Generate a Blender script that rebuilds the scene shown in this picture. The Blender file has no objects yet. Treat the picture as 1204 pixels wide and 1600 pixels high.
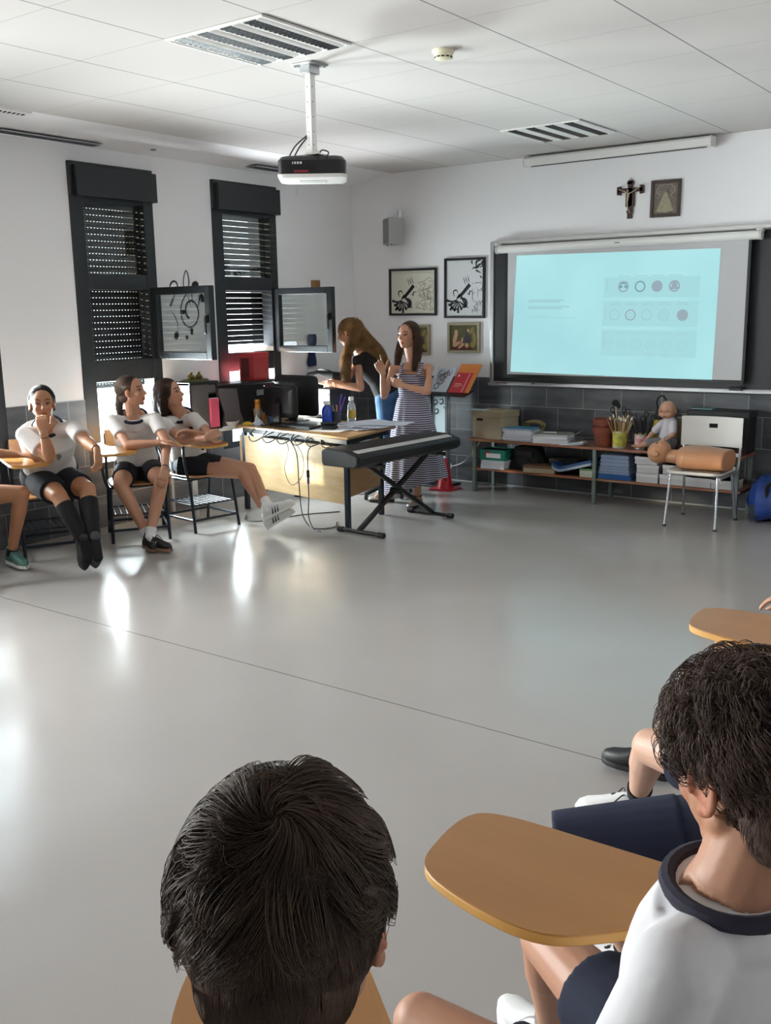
import bpy, math, random
import numpy as np
from mathutils import Vector, Matrix
random.seed(7)
RNG = np.random.default_rng(11)
PI = math.pi
S = bpy.context.scene
COL = S.collection
V3 = lambda *a: np.array(a, float)

# ------------------------------------------------------------ camera
ZCAM, YAW, PITCH, ROLL, FPX = 1.716, .6363, .2027, -.0173, 1526.1
cam_d = bpy.data.cameras.new('camera')
cam = bpy.data.objects.new('camera', cam_d)
COL.objects.link(cam)
cam_d.sensor_fit = 'VERTICAL'
cam_d.sensor_height = 32.0
cam_d.lens = 32.0 * FPX / 1600.0
cam_d.clip_start = .03
_f = V3(-math.sin(YAW)*math.cos(PITCH), math.cos(YAW)*math.cos(PITCH), -math.sin(PITCH))
_r = V3(math.cos(YAW), math.sin(YAW), 0)
_u = np.cross(_r, _f)
_c, _s = math.cos(ROLL), math.sin(ROLL)
_r2, _u2 = _c*_r + _s*_u, -_s*_r + _c*_u
cam.matrix_world = Matrix(((_r2[0], _u2[0], -_f[0], 0), (_r2[1], _u2[1], -_f[1], 0), (_r2[2], _u2[2], -_f[2], ZCAM), (0, 0, 0, 1)))
S.camera = cam

# ------------------------------------------------------------ room numbers (metres)
XL, YB, ZC = -6.583, 8.407, 3.08
XR, YF = 2.6, -3.2
TILE, GX, GY = .678, -4.022, 2.951
WT = .36
WIN = [(6.381, 7.215), (4.885, 5.705), (3.36, 4.18), (1.84, 2.66), (.31, 1.13), (-1.21, -.39), (-2.8, -1.98)]
WZ0, WZ1 = .48, 2.885

# ------------------------------------------------------------ light
S.view_settings.view_transform = 'Standard'
S.view_settings.look = 'None'
S.view_settings.exposure = 1.12
S.view_settings.gamma = 1.0
S.view_settings.use_curve_mapping = False
w = bpy.data.worlds.new('sky'); S.world = w; w.use_nodes = True
bg = w.node_tree.nodes['Background']
bg.inputs[0].default_value = (.80, .90, 1.0, 1); bg.inputs[1].default_value = 4.0
sun_d = bpy.data.lights.new('sun', 'SUN'); sun_d.energy = 7; sun_d.angle = .05; sun_d.color = (1, .80, .55)
sun = bpy.data.objects.new('sun', sun_d); COL.objects.link(sun); sun.location = (-12, 2, 6)
sun.rotation_euler = Vector((.85, .40, -.12)).to_track_quat('-Z', 'Y').to_euler()
def area(name, loc, sx, sy, power, col, direction, spread=PI):
    d = bpy.data.lights.new(name, 'AREA'); d.shape = 'RECTANGLE'; d.size = sx; d.size_y = sy
    d.energy = power; d.color = col; d.spread = spread
    o = bpy.data.objects.new(name, d); COL.objects.link(o); o.location = loc
    o.rotation_euler = Vector(direction).to_track_quat('-Z', 'Y').to_euler()
    return o
DAY = (1.0, .965, .985)
# daylight entering at each window of the left wall
WPOW = [180, 190, 85, 140, 150, 110, 80]
for i, ((a, b), pw) in enumerate(zip(WIN, WPOW)):
    z0, z1 = (WZ0, 1.13) if i < 2 else (.95, 2.15)
    area('daylight', (XL-.42, (a+b)/2, (z0+z1)/2), b-a-.1, z1-z0, pw, (.90, .95, 1.0) if i < 2 else DAY, (1, .1, .30) if i < 2 else (1, .95, -.10), PI if i < 2 else 2.1)

# ------------------------------------------------------------ materials
def srgb(h):
    if isinstance(h, str):
        h = h.lstrip('#'); c = [int(h[i:i+2], 16)/255 for i in (0, 2, 4)]
    else:
        c = list(h)
    return tuple((x/12.92 if x <= .04045 else ((x+.055)/1.055)**2.4) for x in c) + (1,)
class NT:
    def __init__(s, m):
        s.t = m.node_tree; s.n = s.t.nodes; s.l = s.t.links
    def new(s, ty, **kw):
        n = s.n.new(ty)
        for k, v in kw.items(): setattr(n, k, v)
        return n
    def math(s, op, a, b=None, c=None):
        n = s.n.new('ShaderNodeMath'); n.operation = op
        for i, x in enumerate((a, b, c)):
            if x is None: continue
            if hasattr(x, 'default_value') or hasattr(x, 'is_linked'): s.l.new(x, n.inputs[i])
            else: n.inputs[i].default_value = x
        return n.outputs[0]
    def mix(s, f, a, b):
        n = s.n.new('ShaderNodeMix'); n.data_type = 'RGBA'
        for i, x in ((0, f), (6, a), (7, b)):
            if hasattr(x, 'is_linked'): s.l.new(x, n.inputs[i])
            else: n.inputs[i].default_value = x
        return n.outputs[2]
def M(name, col, rough=.5, metal=0, var=0, vscale=8, bump=0, bscale=60, coat=0, sheen=0, alpha=1, emit=0, spec=.5, stretch=None, trans=0, col2=None, sss=0):
    m = bpy.data.materials.new(name); m.use_nodes = True
    k = NT(m); p = k.n['Principled BSDF']
    c = srgb(col)
    p.inputs['Base Color'].default_value = c
    p.inputs['Roughness'].default_value = rough; p.inputs['Metallic'].default_value = metal
    p.inputs['Coat Weight'].default_value = coat; p.inputs['Coat Roughness'].default_value = .15
    p.inputs['Sheen Weight'].default_value = sheen
    p.inputs['Alpha'].default_value = alpha
    p.inputs['Specular IOR Level'].default_value = spec
    p.inputs['Transmission Weight'].default_value = trans
    if sss:
        p.inputs['Subsurface Weight'].default_value = sss
        p.inputs['Subsurface Radius'].default_value = (1, .35, .2); p.inputs['Subsurface Scale'].default_value = .01
    if emit:
        p.inputs['Emission Color'].default_value = c; p.inputs['Emission Strength'].default_value = emit
    if var or bump or col2:
        tc = k.new('ShaderNodeTexCoord'); mp = k.new('ShaderNodeMapping')
        k.l.new(tc.outputs['Object'], mp.inputs[0])
        if stretch: mp.inputs['Scale'].default_value = stretch
    if var or col2:
        nz = k.new('ShaderNodeTexNoise'); nz.inputs['Scale'].default_value = vscale; nz.inputs['Detail'].default_value = 5
        k.l.new(mp.outputs[0], nz.inputs['Vector'])
        if col2: a, b = c, srgb(col2)
        else:
            a = tuple(x*(1-var) for x in c[:3]) + (1,); b = tuple(min(1, x*(1+var)) for x in c[:3]) + (1,)
        mr = k.new('ShaderNodeMapRange'); mr.inputs[1].default_value = .3; mr.inputs[2].default_value = .7
        k.l.new(nz.outputs[0], mr.inputs[0])
        o = k.mix(mr.outputs[0], a, b); k.l.new(o, p.inputs['Base Color'])
        if emit: k.l.new(o, p.inputs['Emission Color'])
    if bump:
        nb = k.new('ShaderNodeTexNoise'); nb.inputs['Scale'].default_value = bscale; nb.inputs['Detail'].default_value = 3
        k.l.new(mp.outputs[0], nb.inputs['Vector'])
        bp = k.new('ShaderNodeBump'); bp.inputs['Strength'].default_value = bump; bp.inputs['Distance'].default_value = .01
        k.l.new(nb.outputs[0], bp.inputs['Height']); k.l.new(bp.outputs[0], p.inputs['Normal'])
    return m
def wood(name, c1, c2, axis='x', rough=.4, scale=1.0, coat=.2):
    st = {'x': (1.2, 14, 14), 'y': (14, 1.2, 14), 'z': (14, 14, 1.2)}[axis]
    return M(name, c1, rough, col2=c2, vscale=2.2*scale, stretch=st, bump=.05, bscale=10, coat=coat)
def glass_mat(name, tint=(.93, .97, .96), refl=.1):
    m = bpy.data.materials.new(name); m.use_nodes = True; k = NT(m)
    k.n.remove(k.n['Principled BSDF']); out = k.n['Material Output']
    tr = k.new('ShaderNodeBsdfTransparent'); tr.inputs[0].default_value = (*tint, 1)
    gl = k.new('ShaderNodeBsdfGlossy'); gl.inputs['Roughness'].default_value = .02
    fr = k.new('ShaderNodeFresnel'); fr.inputs[0].default_value = 1.5
    mx = k.new('ShaderNodeMixShader')
    f = k.math('MULTIPLY', fr.outputs[0], .4)
    f = k.math('ADD', f, .004)
    k.l.new(f, mx.inputs[0]); k.l.new(tr.outputs[0], mx.inputs[1]); k.l.new(gl.outputs[0], mx.inputs[2])
    k.l.new(mx.outputs[0], out.inputs[0])
    return m

# ------------------------------------------------------------ mesh builder
def rotm(axis, ang): return np.array(Matrix.Rotation(ang, 3, axis))
def unit(v):
    v = np.asarray(v, float); n = np.linalg.norm(v)
    return v/n if n > 1e-9 else v
def perp(d):
    d = unit(d); a = V3(0, 0, 1) if abs(d[2]) < .9 else V3(1, 0, 0)
    x = unit(np.cross(a, d)); return x, np.cross(d, x)
class MB:
    def __init__(s): s.v = []; s.f = []; s.m = []; s.X = None; s.cur = 0
    def add(s, vs, fs, mi=None):
        b = len(s.v)
        for p in vs:
            p = np.asarray(p, float)
            if s.X is not None: p = s.X[0] @ p + s.X[1]
            s.v.append(tuple(p))
        for f in fs: s.f.append(tuple(b+i for i in f)); s.m.append(s.cur if mi is None else mi)
        return s
    def xf(s, R=None, t=(0, 0, 0)):
        s.X = (np.eye(3) if R is None else R, np.asarray(t, float)); return s
    def box(s, c, d, R=None, mi=None, taper=1):
        x, y, z = d[0]/2, d[1]/2, d[2]/2
        P = [V3(-x, -y, -z), V3(x, -y, -z), V3(x, y, -z), V3(-x, y, -z), V3(-x*taper, -y*taper, z), V3(x*taper, -y*taper, z), V3(x*taper, y*taper, z), V3(-x*taper, y*taper, z)]
        if R is not None: P = [R @ p for p in P]
        return s.add([p + np.asarray(c, float) for p in P], [(0, 3, 2, 1), (4, 5, 6, 7), (0, 1, 5, 4), (1, 2, 6, 5), (2, 3, 7, 6), (3, 0, 4, 7)], mi)
    def b2(s, a, b, mi=None):
        a = np.asarray(a, float); b = np.asarray(b, float)
        return s.box((a+b)/2, np.abs(b-a), mi=mi)
    def bar(s, p0, p1, w, h, mi=None):
        p0 = np.asarray(p0, float); p1 = np.asarray(p1, float); d = unit(p1-p0); x, y = perp(d)
        vs = [p+x*a*w/2+y*b*h/2 for p in (p0, p1) for a, b in ((-1, -1), (1, -1), (1, 1), (-1, 1))]
        return s.add(vs, [(0, 3, 2, 1), (4, 5, 6, 7), (0, 1, 5, 4), (1, 2, 6, 5), (2, 3, 7, 6), (3, 0, 4, 7)], mi)
    def rings(s, R, mi=None, cap=True, closed=False):
        n = len(R[0]); vs = [p for r in R for p in r]; fs = []
        for i in range(len(R)-1):
            for j in range(n):
                fs.append((i*n+j, i*n+(j+1) % n, (i+1)*n+(j+1) % n, (i+1)*n+j))
        if closed:
            i = len(R)-1
            for j in range(n): fs.append((i*n+j, i*n+(j+1) % n, (j+1) % n, j))
        elif cap:
            fs.append(tuple(range(n-1, -1, -1))); fs.append(tuple((len(R)-1)*n+j for j in range(n)))
        return s.add(vs, fs, mi)
    def tube(s, path, r, n=8, mi=None, closed=False):
        P = [np.asarray(p, float) for p in path]; m = len(P)
        rr = r if isinstance(r, (list, tuple)) else [r]*m
        R = []; x = None
        for i in range(m):
            if closed: d = unit(P[(i+1) % m]-P[i-1])
            else: d = unit(P[min(i+1, m-1)]-P[max(i-1, 0)])
            if x is None: x, y = perp(d)
            else:
                x = unit(x - d*(x@d)); y = np.cross(d, x)
            R.append([P[i]+rr[i]*(math.cos(2*PI*j/n)*x+math.sin(2*PI*j/n)*y) for j in range(n)])
        return s.rings(R, mi, True, closed)
    def cyl(s, p0, p1, r0, r1=None, n=16, mi=None): return s.tube([p0, p1], [r0, r0 if r1 is None else r1], n, mi)
    def ell(s, c, r, R=None, n=16, m=10, mi=None):
        c = np.asarray(c, float); rg = []
        for i in range(m+1):
            t = PI*(i+.0)/m; t = min(max(t, .02), PI-.02); row = []
            for j in range(n):
                a = 2*PI*j/n; p = V3(r[0]*math.sin(t)*math.cos(a), r[1]*math.sin(t)*math.sin(a), -r[2]*math.cos(t))
                row.append(c+(R@p if R is not None else p))
            rg.append(row)
        return s.rings(rg, mi)
    def cap(s, p0, p1, r0, r1, n=16, mi=None, flat=None):
        """round-ended tapered limb; flat=(axis, factor) squashes along axis"""
        p0 = np.asarray(p0, float); p1 = np.asarray(p1, float); d = p1-p0; L = np.linalg.norm(d)
        d = d/L if L > 1e-6 else V3(0, 0, 1); x, y = perp(d); R = []
        for a in (-85, -60, -35, -12): R.append((p0+d*r0*math.sin(math.radians(a)), r0*math.cos(math.radians(a))))
        R += [(p0+(p1-p0)*t, r0+(r1-r0)*t) for t in (0, .33, .66, 1)]
        for a in (12, 35, 60, 85): R.append((p1+d*r1*math.sin(math.radians(a)), r1*math.cos(math.radians(a))))
        rg = []
        for c, r in R:
            row = []
            for j in range(n):
                o = r*(math.cos(2*PI*j/n)*x+math.sin(2*PI*j/n)*y)
                if flat is not None:
                    ax = unit(flat[0]); o = o-ax*(o@ax)*(1-flat[1])
                row.append(c+o)
            rg.append(row)
        return s.rings(rg, mi)
    def loft(s, R, n=24, mi=None, pw=2.0, ripple=None):
        """R: list of (centre, half vector u, half vector v)"""
        rg = []
        for i, (c, u, v) in enumerate(R):
            row = []
            for j in range(n):
                a = 2*PI*j/n; ca, sa = math.cos(a), math.sin(a)
                ca = math.copysign(abs(ca)**(2/pw), ca); sa = math.copysign(abs(sa)**(2/pw), sa)
                k = 1 if ripple is None else 1+ripple(i, a)
                row.append(np.asarray(c, float)+k*(ca*np.asarray(u, float)+sa*np.asarray(v, float)))
            rg.append(row)
        return s.rings(rg, mi)
    def lathe(s, prof, c=(0, 0, 0), n=24, mi=None):
        c = np.asarray(c, float)
        return s.rings([[c+V3(r*math.cos(2*PI*j/n), r*math.sin(2*PI*j/n), z) for j in range(n)] for r, z in prof], mi)
    def prism(s, poly, z0, z1, mi=None, T=None):
        n = len(poly); T = T or (lambda x, y, z: V3(x, y, z))
        vs = [T(x, y, z0) for x, y in poly]+[T(x, y, z1) for x, y in poly]
        fs = [tuple(range(n-1, -1, -1)), tuple(range(n, 2*n))]+[(i, (i+1) % n, n+(i+1) % n, n+i) for i in range(n)]
        return s.add(vs, fs, mi)
    def quad(s, a, b, c, d, mi=None): return s.add([a, b, c, d], [(0, 1, 2, 3)], mi)
    def mesh(s, name):
        me = bpy.data.meshes.new(name); me.from_pydata(s.v, [], s.f)
        me.polygons.foreach_set('material_index', s.m); me.update(); return me
def tag(o, label=None, cat=None, group=None, kind=None):
    for k, v in (('label', label), ('category', cat), ('group', group), ('kind', kind)):
        if v: o[k] = v
    return o
def fix_normals(me):
    import bmesh
    b = bmesh.new(); b.from_mesh(me); bmesh.ops.recalc_face_normals(b, faces=b.faces); b.to_mesh(me); b.free()
def O(name, mb, mat, parent=None, bev=0, smooth=35, seg=2):
    me = mb.mesh(name) if isinstance(mb, MB) else mb
    fix_normals(me)
    for m in (mat if isinstance(mat, (list, tuple)) else [mat]): me.materials.append(m)
    o = bpy.data.objects.new(name, me); COL.objects.link(o)
    if parent is not None: o.parent = parent
    if smooth:
        me.polygons.foreach_set('use_smooth', [True]*len(me.polygons)); me.set_sharp_from_angle(angle=math.radians(smooth))
    if bev:
        b = o.modifiers.new('bevel', 'BEVEL'); b.width = bev; b.segments = seg; b.limit_method = 'ANGLE'; b.angle_limit = math.radians(40); b.harden_normals = False
    return o
def T(name, label, cat, loc=(0, 0, 0), rz=0, group=None):
    o = bpy.data.objects.new(name, None); COL.objects.link(o); o.empty_display_size = .05
    o.location = tuple(float(a) for a in loc); o.rotation_euler = (0, 0, rz)
    return tag(o, label, cat, group)
def dup(root, loc=None, rz=None, label=None, group=None):
    def cp(o, par):
        c = o.copy(); COL.objects.link(c); c.parent = par
        for ch in list(o.children): cp(ch, c)
        return c
    r = cp(root, None)
    if loc is not None: r.location = loc
    if rz is not None: r.rotation_euler = (0, 0, rz)
    if label: r['label'] = label
    if group: r['group'] = group
    return r
def rrect(x0, y0, x1, y1, r, n=5):
    P = []
    for cx, cy, a0 in ((x1-r, y1-r, 0), (x0+r, y1-r, 90), (x0+r, y0+r, 180), (x1-r, y0+r, 270)):
        for i in range(n+1):
            a = math.radians(a0+90*i/n); P.append((cx+r*math.cos(a), cy+r*math.sin(a)))
    return P
def bez(P, n=20):
    """Catmull-Rom through the points"""
    P = [np.asarray(p, float) for p in P]; P = [2*P[0]-P[1]]+P+[2*P[-1]-P[-2]]; out = []
    for i in range(1, len(P)-2):
        for k in range(n):
            t = k/n; a, b, c, d = P[i-1:i+3]
            out.append(.5*((2*b)+(-a+c)*t+(2*a-5*b+4*c-d)*t*t+(-a+3*b-3*c+d)*t**3))
    out.append(P[-2]); return out

# shared materials
m_white = M('white_plaster', '#efeeef', .85, bump=.03, bscale=180)
m_anth = M('anthracite_metal', '#26292c', .42, metal=.2, var=.08)
m_black = M('black_plastic', '#111213', .4)
m_blackm = M('black_matt', '#0e0e10', .75)
m_grey = M('grey_plastic', '#8a8c8e', .5)
m_steel = M('steel', '#b8bcc0', .25, metal=1)
m_chrome = M('chrome', '#d8dadc', .12, metal=1)
m_alu = M('aluminium', '#c2c4c6', .35, metal=.85)
m_whitep = M('white_plastic', '#e6e5e1', .35)
m_ivory = M('ivory_plastic', '#e5dfc4', .4)
m_paper = M('paper', '#e9eaf0', .8, var=.03)
m_glass = glass_mat('window_glass')
m_desktube = M('dark_tube', '#1c2530', .4, metal=.5)
# ============================================================ SETTING
def mat_floor():
    m = M('resin_floor', '#a5a09d', .2, var=.05, vscale=.8, spec=.6); k = NT(m); p = k.n['Principled BSDF']
    tc = k.new('ShaderNodeTexCoord'); sp = k.new('ShaderNodeSeparateXYZ'); k.l.new(tc.outputs['Object'], sp.inputs[0])
    nz = k.new('ShaderNodeTexNoise'); nz.inputs['Scale'].default_value = 400; nz.inputs['Detail'].default_value = 2
    k.l.new(tc.outputs['Object'], nz.inputs['Vector'])
    base = p.inputs['Base Color'].links[0].from_socket
    mr = k.new('ShaderNodeMapRange'); mr.inputs[1].default_value = .35; mr.inputs[2].default_value = .65; mr.inputs[3].default_value = .94; mr.inputs[4].default_value = 1.05
    k.l.new(nz.outputs[0], mr.inputs[0])
    vm = k.new('ShaderNodeVectorMath', operation='SCALE'); k.l.new(base, vm.inputs[0]); k.l.new(mr.outputs[0], vm.inputs['Scale'])
    d = k.math('ABSOLUTE', k.math('SUBTRACT', sp.outputs[1], 3.312)); ln = k.math('LESS_THAN', d, .0028)
    d2 = k.math('ABSOLUTE', k.math('SUBTRACT', sp.outputs[0], -.2)); ln2 = k.math('LESS_THAN', d2, .0028)
    o = k.mix(k.math('MAXIMUM', ln, ln2), vm.outputs[0], srgb('#57534e'))
    k.l.new(o, p.inputs['Base Color'])
    n2 = k.new('ShaderNodeTexNoise'); n2.inputs['Scale'].default_value = 3.0; n2.inputs['Detail'].default_value = 6
    k.l.new(tc.outputs['Object'], n2.inputs['Vector'])
    m2 = k.new('ShaderNodeMapRange'); m2.inputs[1].default_value = .3; m2.inputs[2].default_value = .7; m2.inputs[3].default_value = .15; m2.inputs[4].default_value = .27
    k.l.new(n2.outputs[0], m2.inputs[0]); k.l.new(m2.outputs[0], p.inputs['Roughness'])
    return m
def mat_ceiling():
    m = M('ceiling_panels', '#cac5c1', .8, bump=.04, bscale=250); k = NT(m); p = k.n['Principled BSDF']
    tc = k.new('ShaderNodeTexCoord'); sp = k.new('ShaderNodeSeparateXYZ'); k.l.new(tc.outputs['Object'], sp.inputs[0])
    def line(out, o, wd):
        a = k.math('DIVIDE', k.math('SUBTRACT', out, o), TILE); a = k.math('FRACT', a)
        a = k.math('MINIMUM', a, k.math('SUBTRACT', 1.0, a)); return k.math('LESS_THAN', a, wd/TILE)
    lx = line(sp.outputs[0], GX, .0040); ly = line(sp.outputs[1], GY, .0020)
    c1 = k.mix(ly, srgb('#cac5c1'), srgb('#9a9694')); c2 = k.mix(lx, c1, srgb('#6d6a69'))
    k.l.new(c2, p.inputs['Base Color']); return m
def mat_tiles(axis):
    m = M('slate_tiles_'+axis, '#45474b', .38, spec=.5); k = NT(m); p = k.n['Principled BSDF']
    tc = k.new('ShaderNodeTexCoord'); sp = k.new('ShaderNodeSeparateXYZ'); k.l.new(tc.outputs['Object'], sp.inputs[0])
    H, W = .2655, .375
    row = k.math('DIVIDE', k.math('ADD', sp.outputs[2], .0), H)
    par = k.math('MODULO', k.math('FLOOR', row), 2.0)
    h = sp.outputs[0 if axis == 'x' else 1]
    a = k.math('DIVIDE', k.math('ADD', k.math('ADD', h, 15.783), k.math('MULTIPLY', par, .122)), W)
    def edge(v, w):
        f = k.math('FRACT', v); f = k.math('MINIMUM', f, k.math('SUBTRACT', 1.0, f)); return k.math('LESS_THAN', f, w)
    g = k.math('MAXIMUM', edge(row, .0022/H), edge(a, .0022/W))
    ci = k.new('ShaderNodeCombineXYZ'); k.l.new(k.math('FLOOR', a), ci.inputs[0]); k.l.new(k.math('FLOOR', row), ci.inputs[1])
    wn = k.new('ShaderNodeTexWhiteNoise'); k.l.new(ci.outputs[0], wn.inputs[0])
    nz = k.new('ShaderNodeTexNoise'); nz.inputs['Scale'].default_value = 3; nz.inputs['Detail'].default_value = 7
    mp = k.new('ShaderNodeMapping'); mp.inputs['Scale'].default_value = (1, 1, 4); k.l.new(tc.outputs['Object'], mp.inputs[0]); k.l.new(mp.outputs[0], nz.inputs['Vector'])
    t = k.math('ADD', k.math('MULTIPLY', nz.outputs[0], .75), k.math('MULTIPLY', wn.outputs[0], .25))
    mr = k.new('ShaderNodeMapRange'); mr.inputs[1].default_value = .3; mr.inputs[2].default_value = .75; k.l.new(t, mr.inputs[0])
    c = k.mix(mr.outputs[0], srgb('#3f4146'), srgb('#6a6c71'))
    k.l.new(k.mix(g, c, srgb('#a3a3a3')), p.inputs['Base Color'])
    bp = k.new('ShaderNodeBump'); bp.inputs['Strength'].default_value = .15; bp.inputs['Distance'].default_value = .01
    k.l.new(nz.outputs[0], bp.inputs['Height']); k.l.new(bp.outputs[0], p.inputs['Normal'])
    return m
m_floor, m_ceil, m_tx, m_ty = mat_floor(), mat_ceiling(), mat_tiles('x'), mat_tiles('y')
def struct(name, mb, mat, parent=None, **kw):
    o = O(name, mb, mat, parent, **kw)
    if parent is None: o['kind'] = 'structure'
    return o
struct('floor', MB().b2((XL-WT, YF, -.12), (XR, YB+.2, 0)), m_floor, smooth=0)
struct('ceiling', MB().b2((XL-WT, YF, ZC), (XR, YB+.2, ZC+.12)), m_ceil, smooth=0)
struct('wall_back', MB().b2((XL-WT, YB, 0), (XR+.2, YB+.2, ZC)), m_white, smooth=0)
struct('wall_right', MB().b2((XR, YF, 0), (XR+.2, YB, ZC)), m_white, smooth=0)
struct('wall_front', MB().b2((XL-WT, YF-.2, -.1), (XR+.2, YF, ZC)), m_white, smooth=0)
wl = MB(); prev = YF
for a, b in sorted(WIN):
    wl.b2((XL-WT, prev, 0), (XL, a, ZC)); wl.b2((XL-WT, a, 0), (XL, b, WZ0)); wl.b2((XL-WT, a, WZ1), (XL, b, ZC)); prev = b
wl.b2((XL-WT, prev, 0), (XL, YB, ZC))
struct('wall_left', wl, m_white, smooth=0)
# tiled wainscot, 1.065 m high
struct('trim_1', MB().b2((XL, YB-.012, 0), (XR, YB, 1.063)), m_tx, smooth=0)
tl = MB(); prev = YF
for a, b in sorted(WIN):
    tl.b2((XL, prev, 0), (XL+.012, a, 1.063)); tl.b2((XL, a, 0), (XL+.012, b, WZ0)); prev = b
tl.b2((XL, prev, 0), (XL+.012, YB-.012, 1.063))
struct('trim_2', tl, m_ty, smooth=0)
# plasterboard strip that slopes down to the window wall
sf = MB(); x0 = GX-3*TILE
sf.add([(x0, YF, ZC), (XL, YF, ZC-.075), (XL, YF, ZC), (x0, YB, ZC), (XL, YB, ZC-.075), (XL, YB, ZC)], [(0, 1, 2), (3, 5, 4), (0, 3, 4, 1), (1, 4, 5, 2), (0, 2, 5, 3)])
struct('trim_3', sf, m_white, smooth=0)
struct('baseboard_back', MB().b2((XL+.012, YB-.016, 0), (XR, YB-.012, .012)), M('joint_white', '#a9abac', .6), smooth=0)

m_shut = M('shutter_slats', '#17191b', .5)
def window(i, a, b, shut, opened):
    z_sh = shut
    root = bpy.data.objects.new('window_%d' % i, None); COL.objects.link(root); root['kind'] = 'structure'
    root.location = (XL, (a+b)/2, WZ0); ox = V3(-XL, -(a+b)/2, -WZ0)
    def L(mb):
        mb.v = [tuple(np.array(p)+ox) for p in mb.v]; return mb
    zt = 2.64
    fr = MB(); X0, X1 = XL-.12, XL+.012
    fr.b2((X0, a, WZ0), (X1, a+.125, zt)); fr.b2((X0, b-.10, WZ0), (X1, b, zt))
    for z0, z1 in ((2.60, zt), (1.925, 2.045), (1.19, 1.36), (WZ0, WZ0+.06)):
        fr.b2((X0, a+.125, z0), (X1-.004, b-.10, z1))
    fr.b2((XL-.34, a-.0, WZ0), (X0, a+.02, zt)); fr.b2((XL-.34, b-.02, WZ0), (X0, b, zt))
    O('window_frame', L(fr), m_anth, root, bev=.004, smooth=0)
    sb = MB(); sb.b2((XL-.3, a+.0, zt), (XL+.03, b, WZ1)); sb.b2((XL+.012, a+.03, zt-.012), (XL+.075, b+.004, WZ1-.03))
    O('shutter_box', L(sb), m_anth, root, bev=.004, smooth=0)
    g = MB(); gx = XL-.055
    for z0, z1 in ((2.045, 2.60), (WZ0+.06, 1.19)) if opened else ((2.045, 2.60), (1.36, 1.925), (WZ0+.06, 1.19)):
        g.b2((gx-.003, a+.125, z0), (gx+.003, b-.10, z1))
    O('glass_pane', L(g), m_glass, root, smooth=0)
    # roller shutter: curved slats joined by small webs, light shows between them
    s = MB(); z = zt-.02; xs = XL-.20
    while z > z_sh:
        s.add([(xs-.004, a+.02, z-.0475), (xs+.006, a+.02, z-.0455), (xs+.008, a+.02, z-.018), (xs+.004, a+.02, z), (xs-.006, a+.02, z),
               (xs-.004, b-.02, z-.0475), (xs+.006, b-.02, z-.0455), (xs+.008, b-.02, z-.018), (xs+.004, b-.02, z), (xs-.006, b-.02, z)],
              [(0, 4, 3, 2, 1), (5, 6, 7, 8, 9), (0, 1, 6, 5), (1, 2, 7, 6), (2, 3, 8, 7), (3, 4, 9, 8), (4, 0, 5, 9)])
        y = a+.03
        if i == 2:
            while y < b-.03:
                s.b2((xs-.002, y, z-.052), (xs+.002, y+.022, z-.0455)); y += .032
        else:
            while y < b-.03:
                s.b2((xs-.002, y, z-.052), (xs+.002, y+.004, z-.0455)); y += .16
        z -= .0505
    s.b2((xs-.008, a+.02, z-.03), (xs+.008, b-.02, z+.0))
    O('roller_shutter', L(s), m_shut, root, smooth=0)
    if opened:
        (hx, hy), (fx, fy), z0, z1 = opened
        d = unit(V3(fx-hx, fy-hy, 0)); n = V3(-d[1], d[0], 0); Lw = math.hypot(fx-hx, fy-hy)
        P = lambda u, v, w: V3(hx, hy, 0)+d*u+n*v+V3(0, 0, w)
        f = MB()
        def bx(u0, u1, w0, w1, t=.028):
            c = P((u0+u1)/2, 0, (w0+w1)/2); f.box(c, (u1-u0, t*2, w1-w0), R=np.column_stack([d, n, V3(0, 0, 1)]))
        q = .062
        bx(0, q, z0, z1); bx(Lw-q, Lw, z0, z1); bx(q, Lw-q, z0, z0+q); bx(q, Lw-q, z1-q, z1)
        sh = O('opened_sash', L(f), m_anth, root, bev=.005, smooth=0)
        gg = MB(); gg.box(P(Lw/2, 0, (z0+z1)/2), (Lw-2*q+.01, .006, z1-z0-2*q+.01), R=np.column_stack([d, n, V3(0, 0, 1)]))
        O('glass_pane', L(gg), m_glass, sh, smooth=0)
        h = MB(); c = P(Lw-q/2, -.04, (z0+z1)/2+.03)
        h.box(c, (.02, .03, .06), R=np.column_stack([d, n, V3(0, 0, 1)])); h.box(P(Lw-q/2, -.055, (z0+z1)/2-.02), (.018, .014, .13), R=np.column_stack([d, n, V3(0, 0, 1)]))
        O('sash_handle', L(h), m_black, sh, bev=.003)
    return root
window(1, *WIN[0], 1.49, ((XL+.01, 7.165), (-5.87, 7.19), 1.345, 1.948))
window(2, *WIN[1], 1.16, ((XL+.01, 5.655), (-5.845, 5.625), 1.352, 1.943))
for j in range(2, 7): window(j+1, *WIN[j], 2.58, None)
# an added, unseen building outside keeps the low sun off the nearer windows
ext = T('added_sun_blocker', 'unseen pale slab added outside to shade the nearer windows from low sun', 'blocker', (-8.3, -5, 0))
O('blocker_slab', MB().b2((-.6, -7, -.5), (0, 8.15, 4.2)), M('blocker_pale', '#b9b2a6', .9), ext, smooth=0)
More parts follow.
